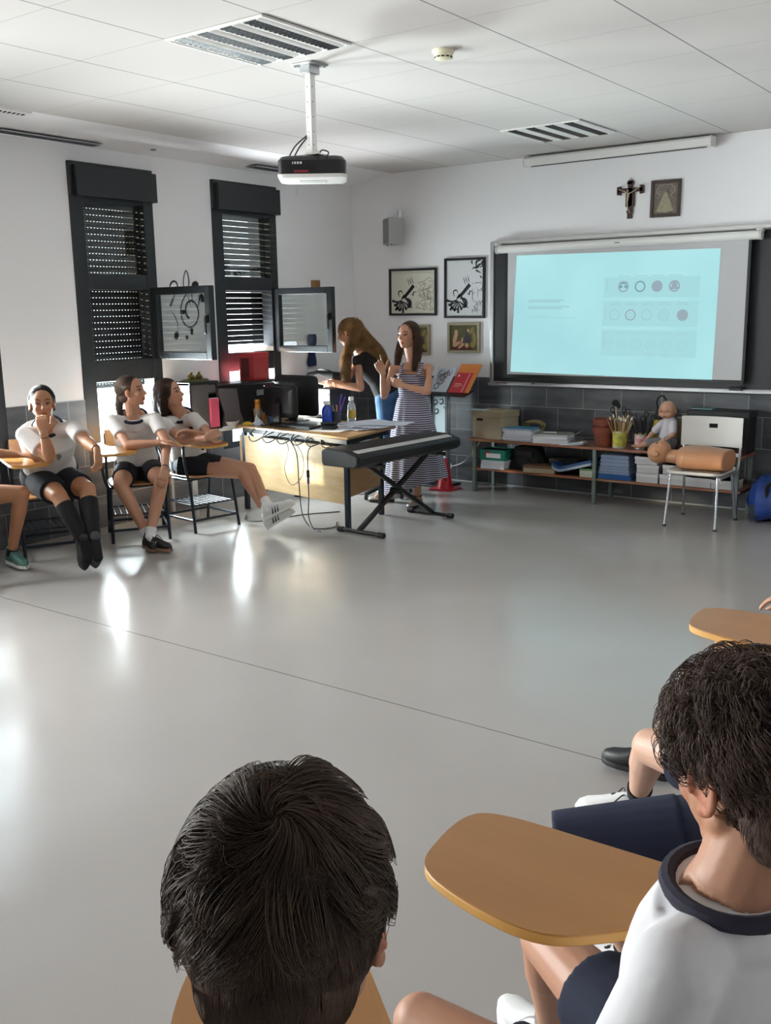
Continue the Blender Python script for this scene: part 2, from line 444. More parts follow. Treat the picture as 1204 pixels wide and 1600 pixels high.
# ============================================================ CEILING FITTINGS
m_louv = M('louvre_mirror', '#5d6062', .16, metal=1)
m_lwhite = M('luminaire_white', '#eceae6', .3, coat=.3)
m_dark = M('dark_slot', '#17181a', .6)
def luminaire(cx, cy, w, d, label, group='louvred ceiling lights'):
    t = T('ceiling_light', label, 'light', (cx, cy, ZC), 0, group)
    f = MB(); b = .018
    for s in (-1, 1):
        f.box((s*(w/2-b/2), 0, -.006), (b, d, .012)); f.box((0, s*(d/2-b/2), -.006), (w-2*b, b, .012))
    O('frame', f, m_lwhite, t, bev=.002)
    n = 4; p = (w-2*b)/n
    rf = MB(); sl = MB()
    for i in range(n):
        x = -w/2+b+p*(i+.5); bl = MB(); tb = MB()
        # white curved reflector between louvres
        prof = [(-p/2, -.001), (-p/2, -.003), (-p*.42, -.010), (-p*.26, -.015), (-p*.25, -.001)]
        for sgn in (-1, 1):
            poly = [(sgn*u, v) for u, v in prof]
            vs = [V3(x+u, y, v) for y in (-d/2+b, d/2-b) for u, v in poly]
            k = len(poly); rf.add(vs, [tuple(range(k)), tuple(range(2*k-1, k-1, -1))]+[(q, (q+1) % k, k+(q+1) % k, k+q) for q in range(k)])
        sl.b2((x-p*.25, -d/2+b, -.002), (x+p*.25, d/2-b, -.0005))
        m = max(6, int(d/.034))
        for q in range(m):
            y = -d/2+b+.01+(d-2*b-.02)*q/(m-1)
            bl.add([(x-p*.24, y-.010, -.002), (x+p*.24, y-.010, -.002), (x+p*.24, y, -.018), (x-p*.24, y, -.018),
                    (x-p*.24, y-.007, -.002), (x+p*.24, y-.007, -.002), (x+p*.24, y+.002, -.018), (x-p*.24, y+.002, -.018)],
                   [(0, 1, 2, 3), (7, 6, 5, 4), (0, 4, 5, 1), (3, 2, 6, 7), (0, 3, 7, 4), (1, 5, 6, 2)])
        tb.cyl((x, -d/2+b, -.004), (x, d/2-b, -.004), .006, n=8)
        lv = O('louvre', bl, m_louv, t, smooth=0); O('tube', tb, m_lwhite, lv)
    O('reflector', rf, m_lwhite, t); O('trough', sl, m_dark, t, smooth=0)
    return t
luminaire(-3.683, 3.968, .672, .672, 'louvred square ceiling light nearest the projector mount, the largest in view')
luminaire(-3.683, 7.355, .672, .672, 'louvred square ceiling light near the screen wall, above the long white casing')
luminaire(-6.28, 3.93, .42, .672, 'louvred ceiling light cut off at the upper left, beside the window wall')
def vent(x0, x1, y0, y1, z, label):
    t = T('ceiling_vent', label, 'vent', ((x0+x1)/2, (y0+y1)/2, z), 0, 'linear ceiling vents')
    w, d = x1-x0, y1-y0; f = MB()
    for s in (-1, 1):
        f.box((s*(w/2-.006), 0, -.004), (.012, d, .008)); f.box((0, s*(d/2-.006), -.004), (w-.024, .012, .008))
    O('frame', f, m_alu, t)
    s = MB(); k = 4
    for i in range(k): s.box((-w/2+w*(i+.5)/k, 0, -.005), (.008, d-.024, .006))
    O('slat', s, M('vent_grey', '#5e6163', .5, metal=.4), t); O('backing', MB().box((0, 0, -.0015), (w, d, .003)), m_dark, t)
vent(XL+.03, XL+.15, 3.3, 5.13, 3.013, 'long narrow grey vent along the window wall, upper left')
vent(XL+.08, XL+.22, 6.75, 7.45, 3.02, 'shorter grey vent behind the projector near the corner')
# smoke detector
t = T('smoke_detector', 'round ivory smoke detector on the ceiling panels', 'smoke detector', (-3.055, 4.727, ZC))
O('base', MB().lathe([(.001, 0), (.058, 0), (.060, -.012), (.054, -.018), (.001, -.018)], n=32), m_ivory, t)
O('sensor_head', MB().lathe([(.001, -.018), (.050, -.018), (.052, -.03), (.046, -.044), (.030, -.05), (.001, -.052)], n=32), m_ivory, t)
sl = MB()
for i in range(12):
    a = 2*PI*i/12; R = rotm('Z', a); sl.box(R@V3(.0465, 0, -.0385), (.006, .017, .007), R=R)
O('sensor_slot', sl, m_dark, t)
t = T('sprinkler_cap', 'tiny dark sprinkler cap on the pale strip above the left window', 'sprinkler', (-6.4, 5.6, 3.025))
O('cap', MB().lathe([(.001, 0), (.022, 0), (.020, -.008), (.001, -.010)]), m_grey, t)
# ceiling screen casing
t = T('screen_casing', 'long white motorised screen casing fixed where ceiling meets the screen wall', 'screen casing', (-3.64, YB-.075, 2.985))
c = MB(); P = [(-.06, 0), (.06, 0), (.06, .078), (-.045, .078), (-.06, .06)]
c.prism([(y, z) for y, z in P], -.845, .845, T=lambda y, z, x: V3(x, y, z)); O('casing', c, m_whitep, t, bev=.004)
e = MB()
for s in (-1, 1): e.box((s*.85, 0, .038), (.012, .126, .082))
O('end_cap', e, M('cap_white', '#dad9d4', .4), t, bev=.003)
O('slot', MB().box((0, -.0, -.002), (1.6, .03, .004)), m_dark, t)

# ============================================================ PROJECTOR
pm = T('projector_mount', 'white ceiling pole mount carrying the projector', 'projector mount', (-3.80, 4.50, ZC))
pl = MB().box((0, 0, -.004), (.15, .15, .008)); pl.box((0, 0, -.03), (.07, .09, .045)); O('ceiling_plate', pl, m_alu, pm, bev=.003)
bo = MB()
for sx in (-1, 1):
    for sy in (-1, 1): bo.cyl((sx*.058, sy*.058, -.008), (sx*.058, sy*.058, -.016), .008, n=6)
O('bolt', bo, m_steel, pm)
O('pole', MB().box((0, 0, -.25), (.042, .042, .46)), m_whitep, pm, bev=.004)
lp = MB().box((0, 0, -.42), (.030, .030, .16)); O('inner_pole', lp, m_whitep, pm, bev=.003)
hd = MB()
for z in (-.12, -.2, -.28, -.36, -.43, -.46):
    hd.cyl((.0211, -.008, z), (.0225, -.008, z), .004, n=8); hd.cyl((-.006, -.0225, z), (-.006, -.0211, z), .004, n=8)
O('screw', hd, m_grey, pm)
hp = MB().box((0, 0, -.475), (.06, .06, .03)); hp.box((0, 0, -.492), (.20, .16, .006))
for sx, sy in ((-1, -1), (1, -1), (1, 1), (-1, 1)):
    hp.bar((sx*.03, sy*.03, -.49), (sx*.13, sy*.10, -.495), .016, .004)
O('bracket', hp, m_whitep, pm, bev=.001)
pj = T('projector', 'black and white projector hanging from the ceiling pole', 'projector', (-3.80, 4.50, ZC-.50), math.radians(38))
b = MB(); b.loft([(V3(0, 0, -.105), V3(.19, 0, 0), V3(0, .145, 0)), (V3(0, 0, -.03), V3(.192, 0, 0), V3(0, .148, 0)), (V3(0, 0, -.008), V3(.175, 0, 0), V3(0, .13, 0)), (V3(0, 0, 0), V3(.15, 0, 0), V3(0, .10, 0))], n=32, pw=9)
O('housing', b, M('projector_black', '#141416', .35), pj)
b = MB(); b.loft([(V3(0, 0, -.128), V3(.165, 0, 0), V3(0, .12, 0)), (V3(0, 0, -.122), V3(.19, 0, 0), V3(0, .145, 0)), (V3(0, 0, -.104), V3(.196, 0, 0), V3(0, .152, 0))], n=32, pw=9)
O('lower_cover', b, m_whitep, pj)
b = MB()
for i in range(9): b.box((-.1+.016*i, -.149, -.055), (.006, .004, .05))
O('cooling_grille', b, m_black, pj)
O('lens', MB().cyl((.07, .148, -.06), (.07, .175, -.06), .038, .034, n=24), m_black, pj)
O('lens_glass', MB().cyl((.07, .1752, -.06), (.07, .1765, -.06), .028, n=24), M('lens_glass', '#28344a', .05, coat=1), pj)
O('rating_label', MB().box((-.08, -.1495, -.045), (.055, .002, .012)), m_whitep, pj)
O('warning_label', MB().box((-.06, -.1495, -.09), (.08, .002, .012)), M('label_red', '#8a2a34', .5), pj)
O('underside_panel', MB().box((0, 0, -.1295), (.15, .10, .003)), M('pan', '#cfcdc8', .4), pj, bev=.001)
cb = T('projector_cable', 'black cables looping from the pole down to the projector', 'cable', (-3.80, 4.50, ZC-.50))
for q, pts in enumerate(([(-.01, -.03, .12), (-.07, -.07, .06), (-.09, -.12, -.03), (-.04, -.17, -.075), (.03, -.15, -.06)],
            [(-.01, -.03, .11), (-.05, -.06, .05), (-.05, -.11, -.02), (0, -.15, -.05), (.06, -.14, -.045)],
            [(.05, .0, .02), (.10, -.03, .03), (.16, -.05, .01), (.17, -.08, -.02)])):
    O('cable_strand', MB().tube(bez(pts, 8), .0042, 6), m_black, cb)

# ============================================================ BACK WALL ITEMS
Y0 = YB
def wall_frame(name, x0, x1, z0, z1, fw, ft, fmat, label, cat, group=None, roll=0.0, y=YB):
    t = T(name, label, cat, ((x0+x1)/2, y-.001, (z0+z1)/2), 0, group); t.rotation_euler = (0, roll, 0)
    w, h = x1-x0, z1-z0; f = MB()
    for s in (-1, 1):
        f.box((s*(w/2-fw/2), -ft/2, 0), (fw, ft, h)); f.box((0, -ft/2, s*(h/2-fw/2)), (w-2*fw, ft, fw))
    O('frame', f, fmat, t, bev=.002)
    return t, w, h
def stroke(mb, pts, wd, y=-.0095, mi=0, dens=6):
    """ink stroke of varying width lying on a picture (x,z plane)"""
    P = bez([(a, 0, b) for a, b in pts], dens); n = len(P)
    for i in range(n-1):
        d = unit(P[i+1]-P[i]); nn = V3(-d[2], 0, d[0])
        w0 = wd*(.25+math.sin(PI*i/(n-1))) if not isinstance(wd, tuple) else wd[0]+(wd[1]-wd[0])*i/(n-1)
        w1 = wd*(.25+math.sin(PI*(i+1)/(n-1))) if not isinstance(wd, tuple) else wd[0]+(wd[1]-wd[0])*(i+1)/(n-1)
        a, b = P[i], P[i+1]; Y = V3(0, y, 0)
        mb.add([a+nn*w0/2+Y, a-nn*w0/2+Y, b-nn*w1/2+Y, b+nn*w1/2+Y], [(0, 1, 2, 3)], mi)
m_ink = M('ink_black', '#16171a', .6); m_ink2 = M('ink_faded', '#a9a28e', .7)
def violin(mb, cx, cz, s):
    for k in range(7):
        a = math.radians(178+k*25); r = .105*s*(1-.12*(k % 2))
        stroke(mb, [(cx, cz), (cx+r*.5*math.cos(a+.15), cz+r*.5*math.sin(a+.15)), (cx+r*math.cos(a), cz+r*math.sin(a))], (.004*s, .024*s))
    stroke(mb, [(cx+.01*s, cz+.01*s), (cx-.045*s, cz-.01*s), (cx-.055*s, cz-.055*s), (cx-.01*s, cz-.075*s), (cx+.03*s, cz-.05*s)], .016*s); stroke(mb, [(cx+.03*s, cz+.02*s), (cx+.085*s, cz+.01*s), (cx+.095*s, cz-.04*s), (cx+.045*s, cz-.06*s)], .022*s)
    stroke(mb, [(cx-.01*s, cz), (cx+.03*s, cz+.05*s), (cx+.09*s, cz-.04*s), (cx+.12*s, cz-.06*s)], .013*s)
    stroke(mb, [(cx+.0*s, cz+.02*s), (cx+.05*s, cz+.05*s), (cx+.13*s, cz+.135*s)], (.010*s, .034*s))
    stroke(mb, [(cx+.0*s, cz+.03*s), (cx+.055*s, cz+.07*s), (cx+.125*s, cz+.15*s)], .010*s)
    stroke(mb, [(cx-.02*s, cz+.03*s), (cx-.035*s, cz+.075*s), (cx-.005*s, cz+.09*s), (cx+.015*s, cz+.06*s)], .010*s)
    for q in range(3): stroke(mb, [(cx+(.085+.022*q)*s, cz+(.13+.012*q)*s), (cx+(.075+.022*q)*s, cz+.17*s), (cx+(.06+.024*q)*s, cz+(.195+.01*q)*s)], .006*s)
    stroke(mb, [(cx+.10*s, cz+.07*s), (cx+.125*s, cz+.05*s), (cx+.13*s, cz+.08*s), (cx+.16*s, cz+.075*s)], .009*s)
def squig(mb, x0, x1, z0, z1, n, wd, seed, mi=0):
    r = random.Random(seed)
    for _ in range(n):
        x, z = r.uniform(x0, x1), r.uniform(z0, z1); P = []
        a = r.uniform(0, 6.3)
        for k in range(4):
            P.append((min(max(x, x0), x1), min(max(z, z0), z1))); a += r.uniform(-1.3, 1.3); x += .035*math.cos(a); z += .035*math.sin(a)
        stroke(mb, P, wd, mi=mi)
t, w, h = wall_frame('framed_drawing', -6.100, -5.517, 1.668, 2.137, .022, .025, m_black, 'wide black-framed ink drawing of a violin with faint scrolls, under the wall speaker', 'framed drawing', roll=math.radians(.6))
O('paper', MB().box((0, -.006, 0), (w-.03, .006, h-.03)), M('aged_paper', '#d6d2c2', .7), t)
k = MB(); violin(k, -.14, -.09, 1.15); O('ink_violin', k, m_ink, t, smooth=0)
k = MB(); squig(k, .04, .25, -.18, .12, 46, .007, 5); stroke(k, [(0, .09), (.12, .10), (.2, .14), (.25, .11)], .006); O('ink_scrolls', k, m_ink2, t, smooth=0)
k = MB(); stroke(k, [(-.25, .19), (.25, .19)], (.003, .003)); O('ink_rule', k, m_grey, t, smooth=0)
t, w, h = wall_frame('framed_drawing', -5.423, -4.958, 1.636, 2.213, .022, .025, m_black, 'tall black-framed ink drawing of a violin beside the screen', 'framed drawing', roll=math.radians(.6))
O('paper', MB().box((0, -.006, 0), (w-.03, .006, h-.03)), M('drawing_paper', '#d3d3d4', .7), t)
k = MB(); violin(k, -.09, -.12, 1.15); O('ink_violin', k, m_ink, t, smooth=0)
k = MB(); squig(k, .08, .2, .18, .26, 5, .014, 9); squig(k, .13, .2, .1, .26, 4, .012, 3); O('ink_notes', k, m_ink, t, smooth=0)
k = MB(); squig(k, .09, .2, -.24, .05, 22, .007, 8); O('ink_scrolls', k, m_grey, t, smooth=0)
m_frw = wood('pale_frame_wood', '#8d8168', '#a3967a', 'x', .5)
def painting(x0, x1, z0, z1, label, seed):
    t, w, h = wall_frame('small_painting', x0, x1, z0, z1, .026, .03, m_frw, label, 'painting', 'small wood-framed paintings')
    O('canvas', MB().box((0, -.008, 0), (w-.04, .010, h-.04)), M('canvas_green', '#4a4f2a', .7, col2='#5e5a30', vscale=9), t)
    def blob(name, mat, pts):
        k = MB(); y = -.0135
        for n_, (cx, cz, rx, rz, an) in enumerate(pts):
            c, s = math.cos(an), math.sin(an); yy = y-.0004*n_
            k.add([V3(cx+rx*math.cos(a)*c-rz*math.sin(a)*s, yy, cz+rx*math.cos(a)*s+rz*math.sin(a)*c) for a in np.linspace(0, 2*PI, 15)[:-1]], [tuple(range(14))])
        O(name, k, mat, t, smooth=0)
    blob('red_cloth', M('paint_red', '#5a2420', .7), [(-.02, -.105, .13, .022, 0)])
    blob('dark_robe', M('paint_dark', '#3b3640', .7), [(.045, -.01, .035, .045, .3), (.04, .06, .022, .03, 0), (-.02, -.04, .03, .02, 0)])
    blob('flesh_figure', M('paint_flesh', '#c79a76', .7), [(-.10, .0, .022, .07, -.3), (-.09, .055, .02, .022, 0), (-.06, -.05, .05, .016, .4), (-.03, -.08, .045, .014, .6), (.035, -.075, .02, .024, 0), (-.10, -.07, .03, .02, .2), (-.02, -.03, .012, .035, -.2), (.05, .07, .014, .018, 0)])
    blob('golden_leaves', M('paint_gold', '#8f7f45', .7), [(.12, -.01, .02, .07, .1), (.09, .07, .02, .04, -.6), (.10, -.07, .025, .03, .2)])
    return t
painting(-5.383, -5.012, 1.298, 1.593, 'small square painting of pale figures on green, below the tall drawing', 1)
painting(-5.93, -5.60, 1.27, 1.575, 'small painting mostly hidden behind the head of the woman in stripes', 2)
# wall loudspeaker
t = T('wall_speaker', 'grey box loudspeaker bracketed to the wall above the drawings', 'speaker', (-5.96, YB-.13, 2.37), math.radians(-38))
O('cabinet', MB().box((0, 0, .13), (.20, .15, .255)), M('speaker_grey', '#a9a9a8', .5), t, bev=.004)
gr = MB().box((0, -.078, .13), (.18, .006, .235)); O('grille', gr, M('grille_grey', '#8e8e8e', .7, bump=.6, bscale=900), t, bev=.002)
O('bracket', MB().box((0, .07, .28), (.03, .03, .11)).box((0, .05, .258), (.05, .09, .006)), m_alu, t)
ft = MB()
for sx in (-.08, .08): ft.cyl((sx, -.04, .003), (sx, -.04, -.006), .007, n=8)
O('foot', ft, m_dark, t)
# crucifix
t = T('crucifix', 'dark wooden crucifix hanging on the wall above the screen', 'crucifix', (-3.508, YB-.001, 2.64))
def flat(poly, y0, y1, mb=None): return (mb or MB()).prism(poly, y0, y1, T=lambda x, z, y: V3(x, y, z))
cr = MB()
for a, b, c_, d in ((-.022, -.17, .022, .15), (-.04, -.07, .04, .07), (-.115, .05, .115, .085), (-.03, .115, .03, .14)): cr.b2((a, -.018, b), (c_, 0, d))
for s in (-1, 1): flat([(s*.085, .03), (s*.122, .035), (s*.122, .10), (s*.085, .105)], -.018, 0, cr)
flat([(-.014, -.125), (-.032, -.10), (-.03, -.13), (0, -.165)][:0] or [(-.012, -.07), (-.03, -.115), (-.012, -.14), (-.016, -.17), (.016, -.17), (.012, -.14), (.03, -.115), (.012, -.07)], -.019, 0, cr)
O('cross', cr, M('cross_wood', '#3a1a14', .45, var=.2), t, bev=.002)
O('hanging_ring', MB().tube([V3(.01*math.cos(a), -.008, .156+.01*math.sin(a)) for a in np.linspace(0, 2*PI, 13)[:-1]], .002, 6, closed=True), m_steel, t)
cf = MB(); y = -.026
cf.cap((-.012, y, .035), (-.02, y, -.03), .011, .008); cf.cap((-.02, y, -.03), (-.016, y, -.085), .007, .005); cf.cap((-.016, y, -.085), (.008, y, -.125), .005, .003)
cf.cap((-.014, y, .036), (-.05, y, .06), .005, .004); cf.cap((-.05, y, .06), (-.10, y, .078), .004, .003)
cf.cap((-.008, y, .036), (.04, y, .058), .005, .004); cf.cap((.04, y, .058), (.10, y, .09), .004, .003); cf.ell((-.018, y-.002, .06), (.008, .008, .011))
O('figure', cf, M('ivory_figure', '#b9a58a', .5), t)
# icon
t, w, h = wall_frame('framed_icon', -3.322, -3.062, 2.463, 2.765, .026, .022, M('icon_frame', '#3b2a22', .45), 'dark-framed relief picture of a robed figure, right of the crucifix', 'framed picture', roll=math.radians(.8))
O('panel', MB().box((0, -.007, 0), (w-.04, .008, h-.04)), M('icon_ground', '#5c5047', .6, col2='#7d7468', vscale=60), t)
k = MB(); k.prism([(-.078, -.105), (-.02, .03), (-.012, .05), (.012, .05), (.02, .03), (.075, -.10), (0, -.115)], -.014, -.011, T=lambda x, z, y: V3(x, y, z)); O('robe', k, M('icon_robe', '#a39c80', .5, col2='#8b846a', vscale=50), t)
k = MB().ell((0, -.013, .062), (.012, .004, .015)); O('face', k, M('icon_face', '#8a7560', .5), t)
k = MB()
for s in (-1, 1): stroke(k, [(0, .11), (s*.05, .105), (s*.08, .06), (s*.045, .03), (s*.075, .0)], .010, y=-.0125); stroke(k, [(s*.02, .09), (s*.05, .08), (s*.05, .055), (s*.03, .06)], .006, y=-.0125)
O('scrollwork', k, M('icon_scroll', '#8f8779', .5), t, smooth=0)

# ============================================================ BOARD AND SCREEN
bd = T('wall_board', 'long dark board with silver frame and tray behind the screen', 'board', (-3.2, YB, 1.0))
x0, x1 = -4.885+3.2, -1.55+3.2
O('writing_surface', MB().b2((x0+.03, -.03, .02), (x1-.03, -.008, 1.33)), M('board_dark', '#2c2d31', .35), bd)
f = MB(); f.b2((x0, -.045, 0), (x0+.04, -.006, 1.345)); f.b2((x1-.04, -.045, 0), (x1, -.006, 1.345)); f.b2((x0+.04, -.045, 1.305), (x1-.04, -.006, 1.345)); f.b2((x0+.04, -.045, 0), (x1-.04, -.006, .03))
O('frame', f, m_alu, bd, bev=.008, seg=3)
tr = MB().prism([(-.105, .0), (-.105, .018), (-.098, .018), (-.09, .006), (-.045, .006), (-.045, -.012), (-.09, -.012)], x0+.02, x1-.55, T=lambda y, z, x: V3(x, y, z)); O('pen_tray', tr, m_alu, bd)
mk = T('board_marker', 'red marker pen lying at the left end of the board tray', 'marker', (-4.80, YB-.07, 1.008+.007)); O('barrel', MB().cyl((0, 0, 0), (.09, 0, 0), .007, n=10), M('marker_red', '#8e2f2a', .4), mk); O('pen_cap', MB().cyl((.09, 0, 0), (.12, 0, 0), .0078, n=10), m_black, mk)
mk = T('board_marker', 'white marker pen in the middle of the left half of the board tray', 'marker', (-4.50, YB-.07, 1.008+.007)); O('barrel', MB().cyl((0, 0, 0), (.09, 0, 0), .007, n=10), m_whitep, mk); O('pen_cap', MB().cyl((.09, 0, 0), (.12, 0, 0), .0078, n=10), m_black, mk)
er = T('board_clip', 'small black clip block at the right end of the board tray', 'clip', (-2.50, YB-.075, 1.006)); O('clip_body', MB().box((0, 0, .02), (.10, .03, .04)), m_black, er, bev=.004); O('clip_knob', MB().cyl((.035, 0, .04), (.035, 0, .055), .012, n=12), m_black, er)
# upper rail that the roller screen hangs from
ps = T('projection_screen', 'pulled-down white roller screen showing a pale blue slide', 'projection screen', (-3.56, YB-.11, 1.07))
O('roller_case', MB().cyl((-1.195, 0, 1.195), (1.195, 0, 1.195), .036, n=24), m_whitep, ps)
for s in (-1, 1): O('end_cap', MB().cyl((s*1.195, 0, 1.195), (s*1.215, 0, 1.195), .040, n=24).box((s*1.19, .035, 1.235), (.05, .07, .02)), M('cap_grey', '#c8c8c4', .4), ps)
O('mount_rail', MB().cyl((-1.2, .045, 1.262), (1.7, .045, 1.262), .022, n=16), M('rail_white', '#d6d5d2', .35), ps)
O('maker_mark', MB().box((.0, -.0362, 1.195), (.05, .001, .010)), m_grey, ps)
O('screen_sheet', MB().b2((-1.095, -.003, .035), (1.115, .003, 1.17)), M('screen_white', '#bfbfc0', .8), ps)
O('black_border', MB().b2((-1.125, -.004, 0), (1.125, .004, .036)).b2((-1.125, -.0035, .03), (-1.092, .0035, 1.17)).b2((1.112, -.0035, .03), (1.135, .0035, 1.17)), m_black, ps)
def emis(name, col, s=1.0):
    m = M(name, col, .9, emit=s, spec=0); m.node_tree.nodes['Principled BSDF'].inputs['Base Color'].default_value = (0, 0, 0, 1); return m
# slide corners measured on the sheet (slightly keystoned)
A_, B_, C_, D_ = V3(-1.055, 0, .060), V3(.872, 0, .028), V3(.890, 0, 1.105), V3(-.998, 0, 1.132)
def sq(u, v, y=-.0045):
    p = (A_*(1-u)+B_*u)*(1-v)+(D_*(1-u)+C_*u)*v; p[1] = y; return p
SW = 2*.94/1.08
sl = MB(); N = 10
for i in range(N):
    for j in range(N): sl.add([sq(i/N, j/N, -.0040), sq((i+1)/N, j/N, -.0040), sq((i+1)/N, (j+1)/N, -.0040), sq(i/N, (j+1)/N, -.0040)], [(0, 1, 2, 3)])
slide = O('projected_slide', sl, None if False else M('slide_light', '#000000', .9, spec=0), ps, smooth=0)
mm = slide.data.materials[0]; k = NT(mm); p = k.n['Principled BSDF']
tc = k.new('ShaderNodeTexCoord'); nz = k.new('ShaderNodeTexNoise'); nz.inputs['Scale'].default_value = 1.1; k.l.new(tc.outputs['Object'], nz.inputs[0])
mr = k.new('ShaderNodeMapRange'); mr.inputs[1].default_value = .3; mr.inputs[2].default_value = .7; k.l.new(nz.outputs[0], mr.inputs[0])
k.l.new(k.mix(mr.outputs[0], srgb('#a6dde4'), srgb('#b9edf0')), p.inputs['Emission Color']); p.inputs['Emission Strength'].default_value = .45
e1, e2, e3 = emis('slide_panel', '#aadde2', .45), emis('slide_line', '#a6d3d9', .44), emis('slide_icon', '#9fb2bd', .43)
def rect(mb, u0, u1, v0, v1, y=-.0055): mb.add([sq(u0, v0, y), sq(u1, v0, y), sq(u1, v1, y), sq(u0, v1, y)], [(0, 1, 2, 3)])
pn = MB()
for v0, v1 in ((.19, .38), (.43, .61), (.66, .80)): rect(pn, .47, .92, v0-.02, v1, -.0047)
O('slide_panels', pn, e1, ps, smooth=0)
ic = MB(); ln = MB(); dk = MB()
def ring(mb, u, v, r, wd, y=-.0056, full=False):
    n = 20; ro = r; ri = 0.001 if full else r-wd
    vs = []; fs = []
    for i in range(n):
        a = 2*PI*i/n
        for q in (ro, ri): vs.append(sq(u+q*math.cos(a)/SW, v+q*math.sin(a), y))
    for i in range(n): j = (i+1) % n; fs.append((2*i, 2*j, 2*j+1, 2*i+1))
    mb.add(vs, fs)
for i, u in enumerate((.565, .645, .725, .805)):
    ring(ic if i != 1 else dk, u, .725, .045, .012); rect(ln, u-.03, u+.032, .805, .811)
    if i == 0: ring(dk, u-.012, .725, .014, .01, full=True); ring(dk, u+.012, .725, .014, .01, full=True); rect(dk, u-.02, u+.02, .745, .762)
    if i == 2: ring(ic, u, .725, .036, .01, full=True); rect(pn, u-.004, u+.004, .70, .75)
    if i == 3: ring(ic, u, .735, .024, .01, full=True); rect(ic, u-.018, u+.018, .70, .72)
for i, u in enumerate((.53, .607, .685, .765, .85)):
    ring(ic if i in (1, 4) else ln, u, .50, .045, .010); rect(ln, u-.03, u+.03, .578, .584); rect(ln, u-.025, u+.025, .592, .597)
    if i in (1, 3): ring(ln, u, .50, .022, .008)
    if i == 4: ring(ic, u, .50, .034, .01, full=True)
for i, u in enumerate((.505, .573, .642, .712, .782, .856)):
    ring(ln, u, .265, .044, .005); rect(ln, u-.028, u+.028, .352, .357); ring(ln, u, .265, .02, .004)
    if i in (3, 4): rect(ln, u-.02, u+.02, .19, .194); rect(ln, u-.015, u+.015, .175, .179)
for v in (.30, .52, .74): rect(ln, .483, .487, v-.05, v+.05)
for q, (v, b) in enumerate(((.615, .27), (.60, .25), (.56, .30), (.545, .26))): rect(ln, .08, b, v, v+.012)
rect(ln, .08, .34, .472, .476); rect(ln, .08, .20, .484, .488)
def islands(mb):
    par = list(range(len(mb.v)))
    def fnd(a):
        while par[a] != a: par[a] = par[par[a]]; a = par[a]
        return a
    for f in mb.f:
        for q in f[1:]: par[fnd(q)] = fnd(f[0])
    gr = {}
    for f in mb.f: gr.setdefault(fnd(f[0]), []).append(f)
    out = []
    for fs in gr.values():
        ids = sorted({i for f in fs for i in f}); mp = {a: b for b, a in enumerate(ids)}; m = MB(); m.add([mb.v[i] for i in ids], [tuple(mp[i] for i in f) for f in fs]); out.append(m)
    return out
for g_ in islands(ic): O('slide_icon', g_, e3, ps, smooth=0)
e4 = emis('slide_dark', '#7fa6b0', .46)
for g_ in islands(dk): O('slide_icon', g_, e4, ps, smooth=0)
O('slide_text_lines', ln, e2, ps, smooth=0)

# ============================================================ WALL DECAL (music notes)
dc = T('wall_decal', 'black treble clef and music note decal on the white wall between the windows', 'wall decal', (XL, 6.04, 1.80))
def wstroke(mb, pts, wd, dens=8):
    """same as stroke but on the left wall: coordinates are (y, z)"""
    tmp = MB(); stroke(tmp, pts, wd, 0, dens=dens)
    mb.add([V3(.0035, p[0], p[2]) for p in tmp.v], tmp.f)
def disc(mb, y, z, ry, rz, an=0, n=18):
    c, s = math.cos(an), math.sin(an)
    mb.add([V3(.004, y+ry*math.cos(a)*c-rz*math.sin(a)*s, z+ry*math.cos(a)*s+rz*math.sin(a)*c) for a in np.linspace(0, 2*PI, n+1)[:-1]], [tuple(range(n))])
k = MB()
wstroke(k, [(-.03, .12), (-.035, .2), (-.01, .28), (.01, .285), (.03, .2), (.0, .11), (-.06, .03), (-.085, -.06), (-.06, -.15), (.0, -.19), (.075, -.17), (.12, -.09), (.105, -.01), (.05, .035), (-.01, .01), (-.03, -.05), (-.012, -.10), (.01, -.115)], (.008, .020))
disc(k, -.055, -.06, .022, .020)
wstroke(k, [(.0, .10), (.035, -.02)], .006); wstroke(k, [(.055, .15), (.055, .0)], .008)
O('treble_clef', k, m_ink, dc, smooth=0)
k = MB(); disc(k, .10, .17, .042, .034, .3); wstroke(k, [(.135, .17), (.135, .02)], (.006, .006)); wstroke(k, [(-.20, -.01), (-.16, .06), (-.145, .09)], (.018, .008)); wstroke(k, [(-.165, .10), (-.19, .16), (-.15, .20), (-.11, .18), (-.11, .12)], .014)
wstroke(k, [(.12, -.02), (.145, .05), (.165, .09), (.20, .04), (.24, -.0), (.235, -.08), (.20, -.13)], .022); k.add([V3(.004, .155, .02), V3(.004, .165, .10), V3(.004, .235, .03)], [(0, 1, 2)])
wstroke(k, [(-.21, -.04), (-.16, -.09), (-.13, -.16), (-.13, -.23)], .007); disc(k, -.15, -.26, .026, .038, -.3); disc(k, -.03, -.28, .018, .018); disc(k, .03, -.23, .018, .03); disc(k, .22, -.21, .02, .016)
O('music_note', k, m_ink, dc, smooth=0)
t = T('wall_box', 'small tan box fixed on the wall above the open sash by the corner', 'box', (XL, 7.76, 1.96)); O('box_body', MB().box((.02, 0, .04), (.04, .10, .07)), M('tan_box', '#8a6a3c', .6), t, bev=.003)
t = T('hanging_cloth', 'navy cloth hanging on the wall below the open sash', 'cloth', (XL, 7.68, 1.18)); c = MB()
c.loft([(V3(.02, 0, z), V3(.012, 0, 0), V3(0, .055+.012*math.sin(z*30), 0)) for z in np.linspace(0, .32, 9)], n=20, ripple=lambda i, a: .25*math.sin(3*a+i*.3)); O('cloth', c, M('navy_cloth', '#1c2a4e', .9, bump=.2), t)
